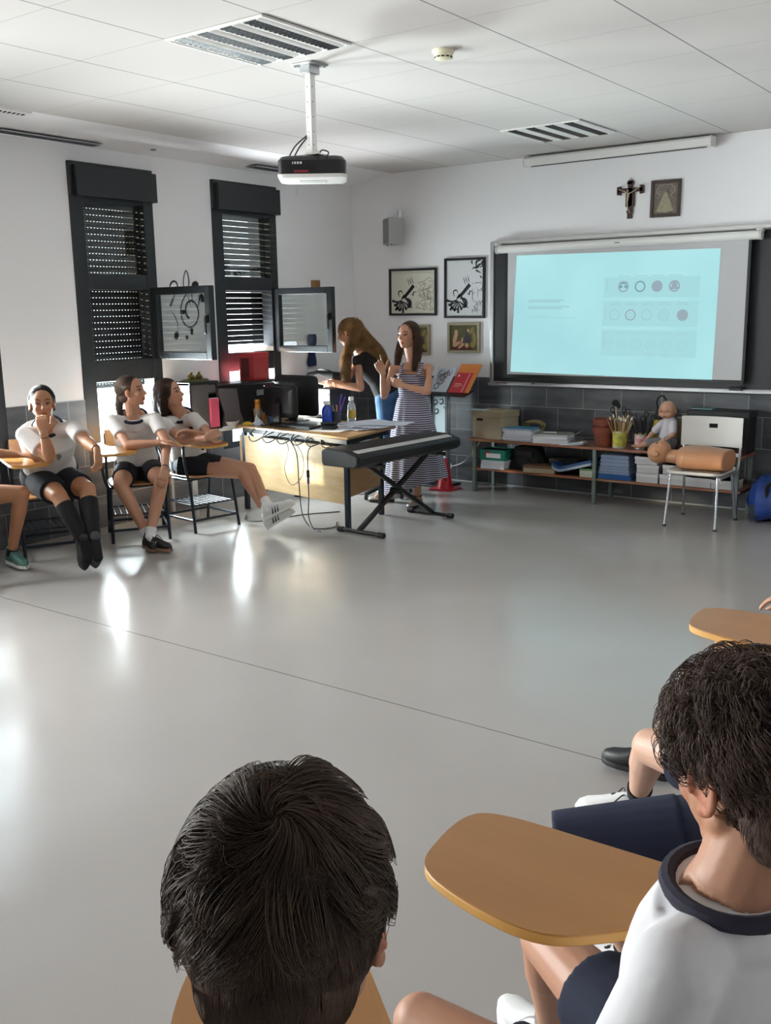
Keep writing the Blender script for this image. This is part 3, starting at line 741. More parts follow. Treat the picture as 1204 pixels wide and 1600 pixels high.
# sockets on the wainscot
for x, z, lb in ((-5.376, .145, 'round white wall socket on the dark tiles beside the red cone'),):
    t = T('wall_socket', lb, 'socket', (x, YB-.012, z)); O('plate', MB().cyl((0, 0, 0), (0, -.008, 0), .036, n=24), M('socket_white', '#c9c9c6', .4), t); O('insert', MB().cyl((0, -.008, 0), (0, -.010, 0), .020, n=20), m_grey, t)
t = T('power_cable', 'white power cable drooping from behind the low shelf to the socket', 'cable', (-5.37, YB-.06, .15))
O('cable', MB().tube(bez([(0, .03, 0), (.08, .0, .01), (.2, 0, .06), (.32, -.02, .17), (.42, -.03, .30), (.5, .03, .40)], 8), .006, 6), m_whitep, t)
# ============================================================ LOW SHELF WITH ITS THINGS
m_shelfw = wood('shelf_wood', '#7a4a31', '#965f40', 'x', .3, coat=.4)
m_legg = M('leg_greygreen', '#6f7b78', .4, metal=.5)
sh = T('low_shelf', 'long low wooden shelf bench on grey-green steel legs under the screen', 'shelf', (-3.58, 8.16, 0))
for z, nm, y0, y1 in ((.515, 'shelf_top', -.235, .20), (.235, 'lower_shelf', -.20, .19)):
    O(nm, MB().b2((-1.29, y0, z-.022), (1.27, y1, z)), m_shelfw, sh, bev=.003)
for x in (-1.235, .0, 1.235):
    for y in (-.19, .17):
        O('leg', MB().box((x, y, .245), (.035, .035, .49)), m_legg, sh, bev=.003)
    if True: O('side_rail', MB().b2((x-.012, -.17, .47), (x+.012, .15, .492)).b2((x-.012, -.17, .19), (x+.012, .15, .212)), m_legg, sh)
ZT, ZL = .516, .236
# archive box
t = T('archive_box', 'brown cardboard archive box with a flap lid at the left end of the low shelf', 'box', (-4.67, 8.11, ZT), math.radians(-9))
m_card = M('cardboard', '#a3937b', .8, var=.06)
b = MB().b2((-.175, -.13, 0), (.175, .13, .25)); O('body', b, m_card, t, bev=.004)
l = MB().b2((-.182, -.137, .205), (.182, .137, .262)); O('lid', l, M('cardboard_lid', '#9c8c70', .8, var=.06), t, bev=.005)
O('handle_hole', MB().prism(rrect(-.125, .165, -.045, .19, .011), -.1315, -.130, T=lambda x, z, y: V3(x, y, z)), m_dark, t)
O('pale_sheet', MB().box((-.13, -.10, .266), (.19, .13, .004), R=rotm('Z', .12)), M('lid_highlight', '#b9d2d0', .35), t)  # pale cyan patch standing in for the bright highlight on the lid
# rope coil
t = T('rope_coil', 'coil of tan rope lying behind the book stacks', 'rope', (-4.33, 8.27, ZT+.11))
k = MB()
for i in range(7):
    r0 = .10-.006*i; k.tube([V3(r0*1.1*math.cos(a), .02*math.sin(2*a+i)-.02+.006*i, .045*math.sin(a)+.01*math.sin(3*a+i)) for a in np.linspace(0, 2*PI, 25)[:-1]], .008, 6, closed=True)
O('rope', k, M('rope_tan', '#93805a', .9, bump=.6, bscale=220), t)
# book stacks (each book its own object)
def book(name, label, cat, loc, rz, w, d, h, col, group, edge='#d9d9dd', soft=False):
    t = T(name, label, cat, loc, rz, group)
    O('pages', MB().box((0, 0, h/2), (w-.008, d-.008, h-.004)), M('page_edge', edge, .8, var=.05, vscale=90, stretch=(1, 1, 30)), t)
    c = MB().box((0, 0, .0015), (w, d, .003)).box((0, 0, h-.0015), (w, d, .003)).box((0, d/2-.0015, h/2), (w, .003, h-.006))
    O('cover', c, M('cover', col, .45, var=.05), t); return t
rr = random.Random(3)
z = ZT; cols = ['#8d8190', '#c9ccd4', '#d4d6dc', '#bfc6d6', '#dcdce0', '#cfd2da', '#2f7ea0']
lb = ['bottom booklet of the left paper stack on the shelf top, mauve cover', 'second booklet from the bottom of the left paper stack, pale grey', 'third booklet of the left paper stack, white', 'middle booklet of the left paper stack, pale blue', 'fifth booklet of the left paper stack, white', 'second booklet from the top of the left paper stack, pale grey', 'blue-covered book on top of the left paper stack beside the rope']
for i in range(7):
    h = rr.uniform(.013, .020)
    book('booklet', lb[i], 'book', (-4.36+rr.uniform(-.012, .012), 8.06+rr.uniform(-.01, .01), z), math.radians(6+rr.uniform(-5, 5)), .29, .21, h, cols[i], 'left paper stack on the shelf'); z += h
z = ZT
lb = ['bottom volume of the wide paper stack at the centre of the shelf top', 'second volume of the wide paper stack, white pages', 'third volume of the wide paper stack, pale grey', 'olive-grey covered volume on top of the wide paper stack']
for i, (h, c) in enumerate(((.022, '#dfe0e4'), (.024, '#e4e4e6'), (.022, '#d3d5da'), (.016, '#77776c'))):
    book('paper_volume', lb[i], 'book', (-4.04+rr.uniform(-.01, .01), 8.07, z), math.radians(8+rr.uniform(-4, 4)), .33, .24, h, c, 'wide paper stack on the shelf'); z += h
t = T('dark_notebook', 'small dark notebook lying on the wide paper stack', 'notebook', (-4.08, 8.10, z), .3); O('cover', MB().box((0, 0, .006), (.13, .09, .012)), M('nb_dark', '#303230', .5), t, bev=.002); O('pages', MB().box((0, -.002, .006), (.126, .088, .008)), m_paper, t)
t = T('curled_sheet', 'loose sheet with an upturned corner beside the wide paper stack', 'paper', (-3.90, 8.05, z-.04), .2)
def curl(w, d, n, f, th=.002):
    m = MB(); vs = []; fs = []
    for i in range(n+1):
        for j in range(n+1):
            u, v = i/n, j/n; vs.append(V3(w*(u-.5), d*(v-.5), f(u, v)))
    N1 = n+1
    for q in range(len(vs)): pass
    top = vs; bot = [p-V3(0, 0, th) for p in vs]; m.add(top+bot, [])
    for i in range(n):
        for j in range(n):
            a = i*N1+j; fs.append((a, a+N1, a+N1+1, a+1)); b = a+N1*N1; fs.append((b, b+1, b+N1+1, b+N1))
    K = N1*N1
    for i in range(n):
        for a, b in (((i)*N1, (i+1)*N1), ((i+1)*N1+n, i*N1+n)): fs.append((a, a+K, b+K, b))
        for a, b in ((i+1, i), (n*N1+i, n*N1+i+1)): fs.append((a, a+K, b+K, b))
    m.f = [tuple(f) for f in fs]; m.m = [0]*len(fs); return m
O('sheet', curl(.26, .2, 8, lambda u, v: .07*max(0, u-.4)**1.6*2.2), m_paper, t)
t = T('loose_sheets', 'small pile of white loose sheets on the shelf between papers and pot', 'paper', (-3.80, 8.0, ZT+.003), .15)
for i in range(3): O('sheet', curl(.22-.01*i, .16, 8, lambda u, v, i=i: .004*i+.035*max(0, u-.5+.1*i)**1.5), m_paper, t)
# terracotta pots, one inside the other
m_terra = M('terracotta', '#7c3f2c', .75, var=.12, vscale=14)
t = T('clay_pot', 'lower terracotta flower pot standing on the low shelf', 'flower pot', (-3.55, 8.08, ZT), 0, 'stacked terracotta pots')
O('pot', MB().lathe([(.001, 0), (.070, 0), (.092, .12), (.100, .12), (.104, .165), (.094, .165), (.088, .13), (.066, .012), (.001, .012)], n=32), m_terra, t)
t = T('clay_pot', 'upper terracotta flower pot nested inside the lower pot', 'flower pot', (-3.55, 8.08, ZT+.085), 0, 'stacked terracotta pots')
O('pot', MB().lathe([(.001, 0), (.060, 0), (.087, .10), (.096, .10), (.100, .155), (.091, .155), (.083, .10), (.056, .012), (.001, .012)], n=32), m_terra, t)
def tin(x, y, r, h, c1, c2, label, label_art=None):
    t = T('paint_tin', label, 'tin', (x, y, ZT), rr.uniform(-1, 1))
    O('can', MB().lathe([(.001, 0), (r, 0), (r, h), (r-.003, h), (r-.003, .01), (.001, .01)], n=28), M('tin_metal', '#b9babb', .3, metal=.8), t)
    O('paper_label', MB().lathe([(r, .012), (r+.0012, .012), (r+.0012, h-.012), (r, h-.012)], n=28), M('tin_label', c1, .5, col2=c2, vscale=22), t)
    O('rim', MB().tube([V3(r*math.cos(a), r*math.sin(a), h) for a in np.linspace(0, 2*PI, 29)[:-1]], .0028, 6, closed=True), M('tin_rim', '#c9b54a', .4, metal=.4), t)
    return t
tin(-3.385, 8.04, .062, .145, '#c9c23e', '#8b8a48', 'yellow-labelled paint tin full of brushes on the low shelf')
tin(-3.20, 8.06, .052, .125, '#b7344a', '#d9d3d0', 'red and white labelled tin of dark tools beside the doll')
def brush(x, y, z, dx, dy, L, head, label, hcol, colh):
    t = T('paint_brush', label, 'brush', (x, y, z), 0, 'brushes in the yellow tin')
    d = unit(V3(dx, dy, 1)); O('handle', MB().cyl((0, 0, 0), d*L, .0045, .0065, n=8), M('brush_handle', hcol, .5), t)
    O('ferrule', MB().cyl(d*L, d*(L+.016), .0065, .007, n=8), m_steel, t)
    O('bristles', MB().cap(d*(L+.016), d*(L+.035), .008*head, .005*head, n=8), M('bristle', colh, .8), t)
sides = ['leaning left', 'upright', 'leaning right', 'leaning forward', 'leaning back']
for i in range(20):
    a = 2*PI*i/20+rr.uniform(-.1, .1); q = rr.uniform(.12, .5); rad = .03
    brush(-3.385+rad*.6*math.cos(a), 8.04+rad*.6*math.sin(a), ZT+.012, q*math.cos(a), .4*q*math.sin(a), rr.uniform(.19, .245), rr.uniform(.8, 1.3), 'wooden paint brush standing in the yellow-labelled tin', rr.choice(['#a58a5f', '#b79a6e', '#8d6c45']), rr.choice(['#c9b999', '#d9cfb6', '#7a5a3a']))
# dark mallets / whisks above the tins
t = T('black_mallet', 'black ball-headed mallet rising above the brushes', 'mallet', (-3.42, 8.10, ZT+.012)); O('stick', MB().cyl((0, 0, 0), (-.04, .01, .34), .006, n=8), M('mallet_stick', '#c3b59a', .5), t); O('ball', MB().ell((-.043, .01, .365), (.032, .03, .030)), m_blackm, t); O('ball_tip', MB().ell((-.015, .01, .34), (.02, .02, .02)), m_blackm, t)
def tools(x, y, n, hh, spread, name, label, group):
    for i in range(n):
        a = rr.uniform(0, 2*PI); t = T(name, label, 'tool', (x+.02*math.cos(a), y+.02*math.sin(a), ZT+.012), 0, group)
        d = unit(V3(spread*math.cos(a), .3*spread*math.sin(a), 1)); L = rr.uniform(hh*.8, hh*1.15)
        O('shaft', MB().cyl((0, 0, 0), d*L, .006, .008, n=8), m_blackm, t)
        O('tool_head', MB().tube([d*(L+.02)+V3(.018*math.cos(q), 0, .024*math.sin(q)) for q in np.linspace(0, 2*PI, 13)[:-1]], .005, 6, closed=True), m_black, t)
tools(-3.20, 8.07, 7, .24, .35, 'black_tool', 'black handled tool standing in the red and white tin', 'tools in the red and white tin')
tools(-3.40, 8.22, 3, .33, .4, 'black_whisk', 'tall black loop-ended tool behind the yellow tin', 'tools behind the tins')
t = T('black_bag', 'black crumpled bag leaning on the tiles behind the doll', 'bag', (-3.10, 8.27, ZT)); O('bag_body', MB().loft([(V3(0, 0, z), V3(.10*(1-.5*(z/.33)**2), 0, 0), V3(0, .07*(1-.6*z/.33), 0)) for z in np.linspace(0, .33, 9)], n=24, ripple=lambda i, a: .12*math.sin(5*a+i)), M('bag_black', '#1b1b1e', .6, bump=.3), t); O('strap', MB().tube(bez([(-.03, 0, .3), (-.05, 0, .40), (.0, 0, .44), (.04, 0, .38), (.03, 0, .3)], 6), .008, 6), m_blackm, t)
t = T('yellow_booklet', 'yellow booklet standing between tin and doll', 'booklet', (-3.10, 8.16, ZT), .2); O('cover', MB().box((0, 0, .12), (.10, .012, .24), R=rotm('X', -.1)@rotm('Y', .15)), M('cover_yellow', '#d3b62c', .5), t, bev=.002); O('title_band', MB().box((0, -.008, .14), (.09, .002, .05), R=rotm('X', -.1)@rotm('Y', .15)), M('band_blue', '#3e5f8e', .5), t)
t = T('beige_folder', 'beige card folder leaning on the wall behind the doll', 'folder', (-2.84, 8.24, ZT), -.05); O('cover', MB().box((0, 0, .13), (.26, .02, .26), R=rotm('X', -.12)), M('folder_beige', '#8e7c66', .7), t, bev=.003); O('sheets', MB().box((0, .004, .14), (.24, .012, .255), R=rotm('X', -.12)), m_paper, t)
t = T('teal_book', 'teal book lying on top of the black case behind the folder', 'book', (-2.74, 8.29, ZT+.33), -.05); O('cover', MB().box((0, 0, .01), (.18, .12, .02)), M('teal_cover', '#3d7c7a', .5), t, bev=.002); O('pages', MB().box((0, -.002, .01), (.176, .118, .014)), m_paper, t)
t = T('black_case', 'large black case on the shelf behind the white chair', 'case', (-2.56, 8.24, ZT)); O('case_body', MB().b2((-.27, -.11, 0), (.24, .11, .325)), m_blackm, t, bev=.012); O('case_lid', MB().b2((-.275, -.115, .29), (.245, .115, .345)), M('case_lid', '#1a1a1c', .6), t, bev=.01); O('case_handle', MB().tube(bez([(-.07, -.115, .2), (-.06, -.135, .2), (.06, -.135, .2), (.07, -.115, .2)], 5), .007, 8), m_black, t)
# lower shelf
t = T('teal_box', 'teal open box with a white label on the lower shelf', 'box', (-4.63, 8.08, ZL+.078), math.radians(3))
k = MB()
for s in (-1, 1): k.box((s*.13, 0, .05), (.006, .20, .10)); k.box((0, s*.10, .05), (.26, .006, .10))
k.box((0, 0, .003), (.26, .20, .006)); O('box_body', k, M('box_teal', '#1f7d6b', .5), t)
O('label', MB().box((.01, -.1045, .045), (.15, .003, .042)), m_whitep, t); O('red_mark', MB().box((-.05, -.1042, .06), (.06, .0025, .05)), M('mark_red', '#a8344a', .5), t)
O('dark_contents', MB().box((0, 0, .06), (.24, .18, .06)), m_blackm, t)
for i in range(4): book('magazine', ['lowest', 'second', 'third', 'topmost'][i]+' of the white magazines under the teal box', 'magazine', (-4.62+.004*i, 8.05, ZL+.0195*i), math.radians(4-i), .25, .2, .0195, ['#c7cad6', '#d5d7e0', '#c3c8d8', '#dadbe2'][i], 'magazines under the teal box')
t = T('black_bundle', 'soft black bag slumped on the lower shelf behind the brown box', 'bag', (-4.34, 8.16, ZL)); O('bag_body', MB().loft([(V3(.02*z, 0, z), V3(.19*(1-.3*(z/.2)**3), 0, 0), V3(0, .12*(1-.3*(z/.2)**2), 0)) for z in np.linspace(0, .21, 8)], n=28, pw=2.6, ripple=lambda i, a: .08*math.sin(4*a+i*.7)), m_blackm, t); O('bag_flap', MB().box((0, -.10, .15), (.2, .02, .07), R=rotm('X', .3)), m_black, t, bev=.01)
t = T('brown_box', 'flat brown wooden box on the lower shelf', 'box', (-4.14, 8.06, ZL), math.radians(10)); O('body', MB().b2((-.15, -.11, 0), (.15, .11, .045)), m_card, t, bev=.003); O('lid', MB().b2((-.153, -.113, .045), (.153, .113, .068)), M('box_brown', '#6b4e36', .6, var=.15), t, bev=.003)
t = T('black_folder', 'black folder lying on the lower shelf behind the brown box', 'folder', (-3.95, 8.2, ZL)); O('cover', MB().box((0, 0, .06), (.3, .2, .12)), m_blackm, t, bev=.01); O('spine_label', MB().box((0, -.101, .06), (.06, .002, .03)), m_grey, t)
t = T('blue_mat', 'folded blue foam mat sagging at the middle of the lower shelf', 'mat', (-3.80, 8.08, ZL))
def matc(z0, name, mat):
    P = [(-.19+.02*k_, .012+.10*(k_/19)**1.1+z0+(.05*max(0, 1-k_/5.)**2)) for k_ in range(20)]
    poly = P+[(x, z_+.022) for x, z_ in reversed(P)]
    O(name, MB().prism(poly, -.13, .11, T=lambda x, z_, y: V3(x, y, z_)), mat, t)
matc(0, 'lower_layer', M('mat_pale', '#9fb0c4', .7)); matc(.024, 'upper_layer', M('mat_blue', '#1f4479', .6, var=.1))
t = T('pale_carton', 'pale green-white carton at the end of the blue mat', 'carton', (-3.66, 8.04, ZL)); O('body', MB().b2((-.06, -.08, 0), (.07, .08, .07)), M('carton_pale', '#b9c2b2', .6), t, bev=.002); O('lid', MB().b2((-.062, -.082, .06), (.072, .082, .075)), M('carton_green', '#4f7a54', .6), t)
def towel(z, w, h, col, label, x=-3.40):
    t = T('folded_towel', label, 'towel', (x, 8.07, z), rr.uniform(-.05, .05), 'folded blue-grey towels')
    m = M('towel', col, .95, bump=.7, bscale=300, var=.06)
    n = 3
    for i in range(n):
        P = rrect(-w/2, 0, w/2, h/n, h/n*.48); O('fold', MB().prism([(x_, z_+h/n*i) for x_, z_ in P], -.10, .11, T=lambda x_, z_, y: V3(x_*(1-.02*i), y, z_)), m, t, bev=.005)
towel(ZL, .31, .045, '#2e5f9e', 'bright blue folded cloth at the bottom of the towel stack'); towel(ZL+.046, .29, .07, '#8492ad', 'blue-grey folded towel in the middle of the stack'); towel(ZL+.117, .27, .10, '#8b99b4', 'thick blue-grey folded towel on top of the stack')
n = 0
for (x, z, w, h) in ((-3.10, 0, .19, .078), (-3.10, .08, .19, .075), (-3.11, .157, .20, .065), (-2.88, 0, .22, .085), (-2.86, .087, .2, .08), (-2.66, 0, .21, .08), (-2.45, 0, .2, .075)):
    nm = ['bottom white carton of the three beside the blue-grey towels', 'middle white carton of the three beside the towels', 'top tilted white carton of the three beside the towels', 'lower white carton under the dummy head on the lower shelf', 'upper white carton under the dummy head on the lower shelf', 'white carton behind the front legs of the white chair', 'white carton at the right end of the lower shelf'][n]
    t = T('white_carton', nm, 'carton', (x, 8.07, ZL+z), rr.uniform(-.06, .06), 'white cartons on the lower shelf'); n += 1
    O('body', MB().b2((-w/2, -.1, 0), (w/2, .1, h)), M('carton_white', '#b8b6b6', .7), t, bev=.003); O('lid', MB().b2((-w/2-.002, -.102, h*.62), (w/2+.002, .102, h)), M('carton_lid', '#c6c4c3', .7), t, bev=.002)
t = T('red_folder', 'dark red folder at the right end behind the white chair', 'folder', (-2.42, 8.02, ZT-.0)); O('cover', MB().box((0, 0, .02), (.2, .2, .04)), M('folder_red', '#4a201f', .5), t, bev=.003); O('pages', MB().box((0, -.003, .02), (.196, .198, .03)), m_paper, t)

# ============================================================ BABY DOLL, DUMMY, CHAIR, BAG
def remesh(mb, name, voxel=.006, iters=6, fac=.5, keep=None):
    """one continuous surface out of overlapping closed shapes"""
    me = mb.mesh('tmp'); fix_normals(me); o = bpy.data.objects.new('tmp', me); COL.objects.link(o)
    r = o.modifiers.new('r', 'REMESH'); r.mode = 'VOXEL'; r.voxel_size = voxel; r.adaptivity = 0
    dg = bpy.context.evaluated_depsgraph_get(); dg.update()
    nm = bpy.data.meshes.new_from_object(o.evaluated_get(dg)); nm.name = name
    bpy.data.objects.remove(o); bpy.data.meshes.remove(me)
    n = len(nm.vertices); co = np.empty(n*3); nm.vertices.foreach_get('co', co); co = co.reshape(-1, 3)
    e = np.empty(len(nm.edges)*2, np.int32); nm.edges.foreach_get('vertices', e); e = e.reshape(-1, 2)
    deg = np.bincount(e.ravel(), minlength=n).astype(float); deg[deg == 0] = 1
    wgt = np.full(n, fac)
    if keep is not None:
        for c, rad, f in keep:
            d = np.linalg.norm(co-np.asarray(c), axis=1); wgt[d < rad] = np.minimum(wgt[d < rad], f)
    def lap(co, k):
        s = np.zeros_like(co)
        for a in range(3): s[:, a] = np.bincount(e[:, 0], co[e[:, 1], a], n)+np.bincount(e[:, 1], co[e[:, 0], a], n)
        return co+(s/deg[:, None]-co)*k[:, None]
    for _ in range(iters):
        co = lap(co, wgt); co = lap(co, -wgt*1.02*.96)
    for _ in range(2): co = lap(co, np.minimum(wgt, .35))
    nm.vertices.foreach_set('co', co.ravel()); nm.update()
    nm.polygons.foreach_set('use_smooth', [True]*len(nm.polygons)); nm.materials.clear()
    return nm
m_vinyl = M('doll_vinyl', '#b98a70', .45, var=.04, sss=.05)
t = T('baby_doll', 'baby training doll in white and grey clothes slumped on the low shelf', 'doll', (-2.99, 8.10, ZT))
b = MB(); hd = V3(-.005, .02, .335)
b.ell(hd, (.072, .078, .080)); b.ell(hd+V3(0, -.045, -.025), (.048, .035, .042)); b.ell(hd+V3(-.005, -.078, -.012), (.011, .012, .012))
for s in (-1, 1): b.ell(hd+V3(s*.035, -.05, -.03), (.026, .026, .024)); b.ell(hd+V3(s*.072, .0, -.008), (.008, .015, .02))
b.ell(hd+V3(0, -.076, -.045), (.02, .008, .007)); b.cap(hd+V3(0, 0, -.07), V3(.01, .02, .22), .03, .035)
b.cap((.01, .03, .22), (.0, .02, .09), .055, .065)
b.cap((-.045, .0, .22), (-.115, -.05, .13), .022, .02); b.cap((-.115, -.05, .13), (-.165, -.08, .055), .019, .015); b.ell((-.17, -.085, .045), (.018, .014, .02))
b.cap((.06, .0, .22), (.075, -.06, .13), .022, .02); b.cap((.075, -.06, .13), (.04, -.11, .10), .018, .014)
b.cap((-.02, -.01, .06), (-.13, -.09, .055), .038, .03); b.cap((-.13, -.09, .055), (-.19, -.12, .03), .028, .02); b.cap((-.19, -.12, .03), (-.225, -.13, .03), .02, .016)
b.cap((.04, -.01, .06), (.03, -.12, .06), .038, .03); b.cap((.03, -.12, .06), (-.05, -.15, .03), .028, .02)
for i in range(5): b.cap((-.225, -.15+.011*i, .03), (-.245, -.152+.012*i, .034), .007, .006, n=8)
o = O('body', remesh(b, 'doll_body', .004, 3), m_vinyl, t, smooth=0)
c = MB(); c.cap((.01, .03, .225), (.0, .02, .09), .063, .073); c.cap((-.04, .0, .225), (-.088, -.03, .165), .032, .034); c.cap((.055, .0, .225), (.07, -.035, .165), .031, .032)
O('shirt', remesh(c, 'doll_shirt', .005, 4), M('doll_shirt', '#c4bfc4', .9, bump=.3), t, smooth=0)
c = MB(); c.cap((.03, -.01, .065), (.02, .0, .07), .07, .065); c.cap((-.02, -.01, .062), (-.12, -.083, .06), .047, .040); c.cap((.04, -.01, .062), (.03, -.12, .062), .047, .040); c.cap((.03, -.12, .062), (-.03, -.145, .04), .038, .03)
O('trousers', remesh(c, 'doll_trousers', .005, 4), M('doll_trousers', '#777579', .9, bump=.3), t, smooth=0)
k = MB()
for s in (-1, 1): k.ell(hd+V3(s*.028, -.0765, -.004), (.013, .004, .004)); k.bar(hd+V3(s*.015, -.074, .012), hd+V3(s*.042, -.069, .012), .003, .002)
O('closed_eye', k, M('doll_lid', '#5e3a30', .6), t); O('mouth', MB().ell(hd+V3(0, -.083, -.045), (.012, .003, .006)), M('doll_mouth', '#7c4038', .5), t)
# white chair
ch = T('plastic_chair', 'white plastic chair on steel legs carrying the training dummy', 'chair', (-2.54, 7.68, 0), math.radians(1))
st = MB(); st.loft([(V3(0, 0, .418), V3(.205, 0, 0), V3(0, .22, 0)), (V3(0, 0, .43), V3(.225, 0, 0), V3(0, .24, 0)), (V3(0, 0, .445), V3(.225, 0, 0), V3(0, .24, 0)), (V3(0, 0, .450), V3(.215, 0, 0), V3(0, .23, 0)), (V3(0, 0, .444), V3(.15, 0, 0), V3(0, .16, 0))], n=40, pw=6)
m_chw = M('chair_white', '#cfccc6', .35)
O('seat', st, m_chw, ch)
bk = MB(); rows = []
n = 15
for i in range(n):
    u = -1+2*i/(n-1); rows.append((u*.245, .27-.045*(u*u)))
def backsheet(z0, z1, u0, u1, off):
    P = []
    for x, y in rows:
        if u0 <= x <= u1: P.append((x, y))
    poly = [(x, y-.006) for x, y in P]+[(x, y+.006) for x, y in reversed(P)]
    bk.prism(poly, z0, z1)
backsheet(.595, .742, -.245, .245, 0); backsheet(.778, .835, -.245, .245, 0); backsheet(.742, .778, -.245, -.0349, 0); backsheet(.742, .778, .0349, .245, 0)
O('backrest', bk, m_chw, ch)
fr = MB()
for s in (-1, 1): fr.tube(bez([(s*.20, -.19, .40), (s*.205, .18, .405), (s*.222, .225, .45), (s*.228, .245, .60), (s*.225, .245, .70)], 6), .0105, 10)
O('seat_frame', fr, m_alu, ch)
for (x0, y0, x1, y1) in ((-.185, -.18, -.20, -.235), (.185, -.18, .20, -.235), (-.19, .17, -.215, .26), (.19, .17, .215, .26)):
    lg = O('leg', MB().cyl((x0, y0, .415), (x1, y1, .012), .0115, n=12), m_steel, ch); O('rubber_foot', MB().cyl((x1, y1, .016), (x1, y1, 0), .015, .017, n=12), m_black, lg)
# CPR dummy
t = T('training_dummy', 'legless flesh-coloured resuscitation dummy lying on the white chair', 'mannequin', (-2.60, 7.60, .452), math.radians(-3))
b = MB(); b.loft([(V3(-.10, 0, .085), V3(0, .07, 0), V3(0, 0, .06)), (V3(-.06, 0, .09), V3(0, .15, 0), V3(0, 0, .085)), (V3(.0, 0, .092), V3(0, .185, 0), V3(0, 0, .092)), (V3(.12, 0, .092), V3(0, .175, 0), V3(0, 0, .092)), (V3(.24, 0, .088), V3(0, .155, 0), V3(0, 0, .086)), (V3(.30, 0, .088), V3(0, .15, 0), V3(0, 0, .082)), (V3(.308, 0, .088), V3(0, .14, 0), V3(0, 0, .076))], n=32, pw=2.6)
b.cap((-.20, 0, .085), (-.08, 0, .085), .052, .06); h = V3(-.26, -.02, .11)
b.ell(h, (.095, .075, .088)); b.ell(h+V3(.03, 0, .03), (.07, .058, .065)); b.cap(h+V3(.0, 0, .085), h+V3(.03, 0, .105), .008, .013); b.ell(h+V3(.065, 0, .05), (.03, .03, .03)); b.ell(h+V3(.052, 0, .088), (.007, .02, .01))
for s in (-1, 1): b.ell(h+V3(.0, s*.074, .0), (.030, .010, .018), n=14); b.ell(h+V3(.03, s*.03, .075), (.02, .02, .016))
b.tube([h+V3(.030*math.cos(a), -.079, .018*math.sin(a)) for a in np.linspace(0, 2*PI, 13)[:-1]], .005, 6, closed=True)
o = O('body', remesh(b, 'dummy_body', .0045, 4, keep=[(h, .12, .2)]), M('dummy_vinyl', '#b07c58', .42, var=.04, vscale=5, coat=.15), t, smooth=0)
O('base_plate', MB().b2((-.02, -.13, 0), (.29, .13, .012)), M('base_dark', '#4a3426', .6), t, bev=.003)
k = MB()
for s in (-1, 1): k.ell(h+V3(-.005, s*.032, .083), (.004, .013, .004))
O('closed_eye', k, M('dummy_lid', '#7c4d36', .6), t)
# blue duffel bag
m_bagb = M('bag_blue', '#12377e', .6, bump=.35, bscale=25, var=.15)
t = T('duffel_bag', 'blue duffel bag on the floor at the right end of the low shelf', 'bag', (-2.0, 8.10, 0))
R = []
for q, x in enumerate(np.linspace(-.29, .40, 12)):
    k_ = math.sin(min(1, q/2.2)*PI/2)*math.sin(min(1, (11-q)/2.2+.15)*PI/2); R.append((V3(x, 0, .155+.03*math.sin(q*.5)), V3(0, .20*k_+.02, 0), V3(0, 0, .15*k_+.02+.02*math.sin(q))))
O('body', MB().loft(R, n=28, pw=3.0, ripple=lambda i, a: .04*math.sin(3*a+i)), m_bagb, t)
O('top_flap', MB().loft([(V3(x, .0, .30+.02*math.sin(6*x)), V3(0, .13, 0), V3(0, 0, .035)) for x in np.linspace(-.18, .3, 8)], n=16, pw=2.5), m_bagb, t)
for y in (-.16,): O('carry_strap', MB().tube(bez([(-.08, y-.04, .20), (-.07, y-.06, .32), (.06, y-.06, .35), (.2, y-.06, .30), (.22, y-.05, .18)], 8), .014, 8), m_blackm, t)
O('side_pocket', MB().b2((-.22, -.205, .05), (-.14, -.19, .15)), M('pocket_dark', '#14202e', .6), t, bev=.01)
O('emblem_disc', MB().cyl((.06, -.218, .16), (.06, -.212, .16), .033, n=24), M('emblem_pale', '#8fa6cc', .5), t); O('emblem_mark', MB().tube([V3(.06+.02*math.cos(a), -.2185, .16+.02*math.sin(a)) for a in np.linspace(0.5, 5.5, 14)], .004, 5), m_bagb, t)
# red cone
t = T('floor_cone', 'small red sports cone on the floor behind the keyboard', 'cone', (-5.13, 7.93, 0))
R = [(V3(0, 0, 0), V3(.125, 0, 0), V3(0, .125, 0)), (V3(0, 0, .012), V3(.125, 0, 0), V3(0, .125, 0))]
m_red = M('cone_red', '#b5172b', .4)
O('base', MB().loft(R, n=32, pw=7), m_red, t, bev=.003)
O('cone', MB().lathe([(.085, .012), (.075, .03), (.030, .28), (.026, .30), (.020, .30), (.022, .28), (.065, .02)], n=28), m_red, t)
hl = MB()
for z in (.10, .19):
    for s in (0, 1, 2, 3):
        a = s*PI/2-.9; r = .075-.045*(z-.03)/.25; hl.cyl((r*.97*math.cos(a), r*.97*math.sin(a), z), (r*1.04*math.cos(a), r*1.04*math.sin(a), z), .012, n=12)
O('hole', hl, m_dark, t)

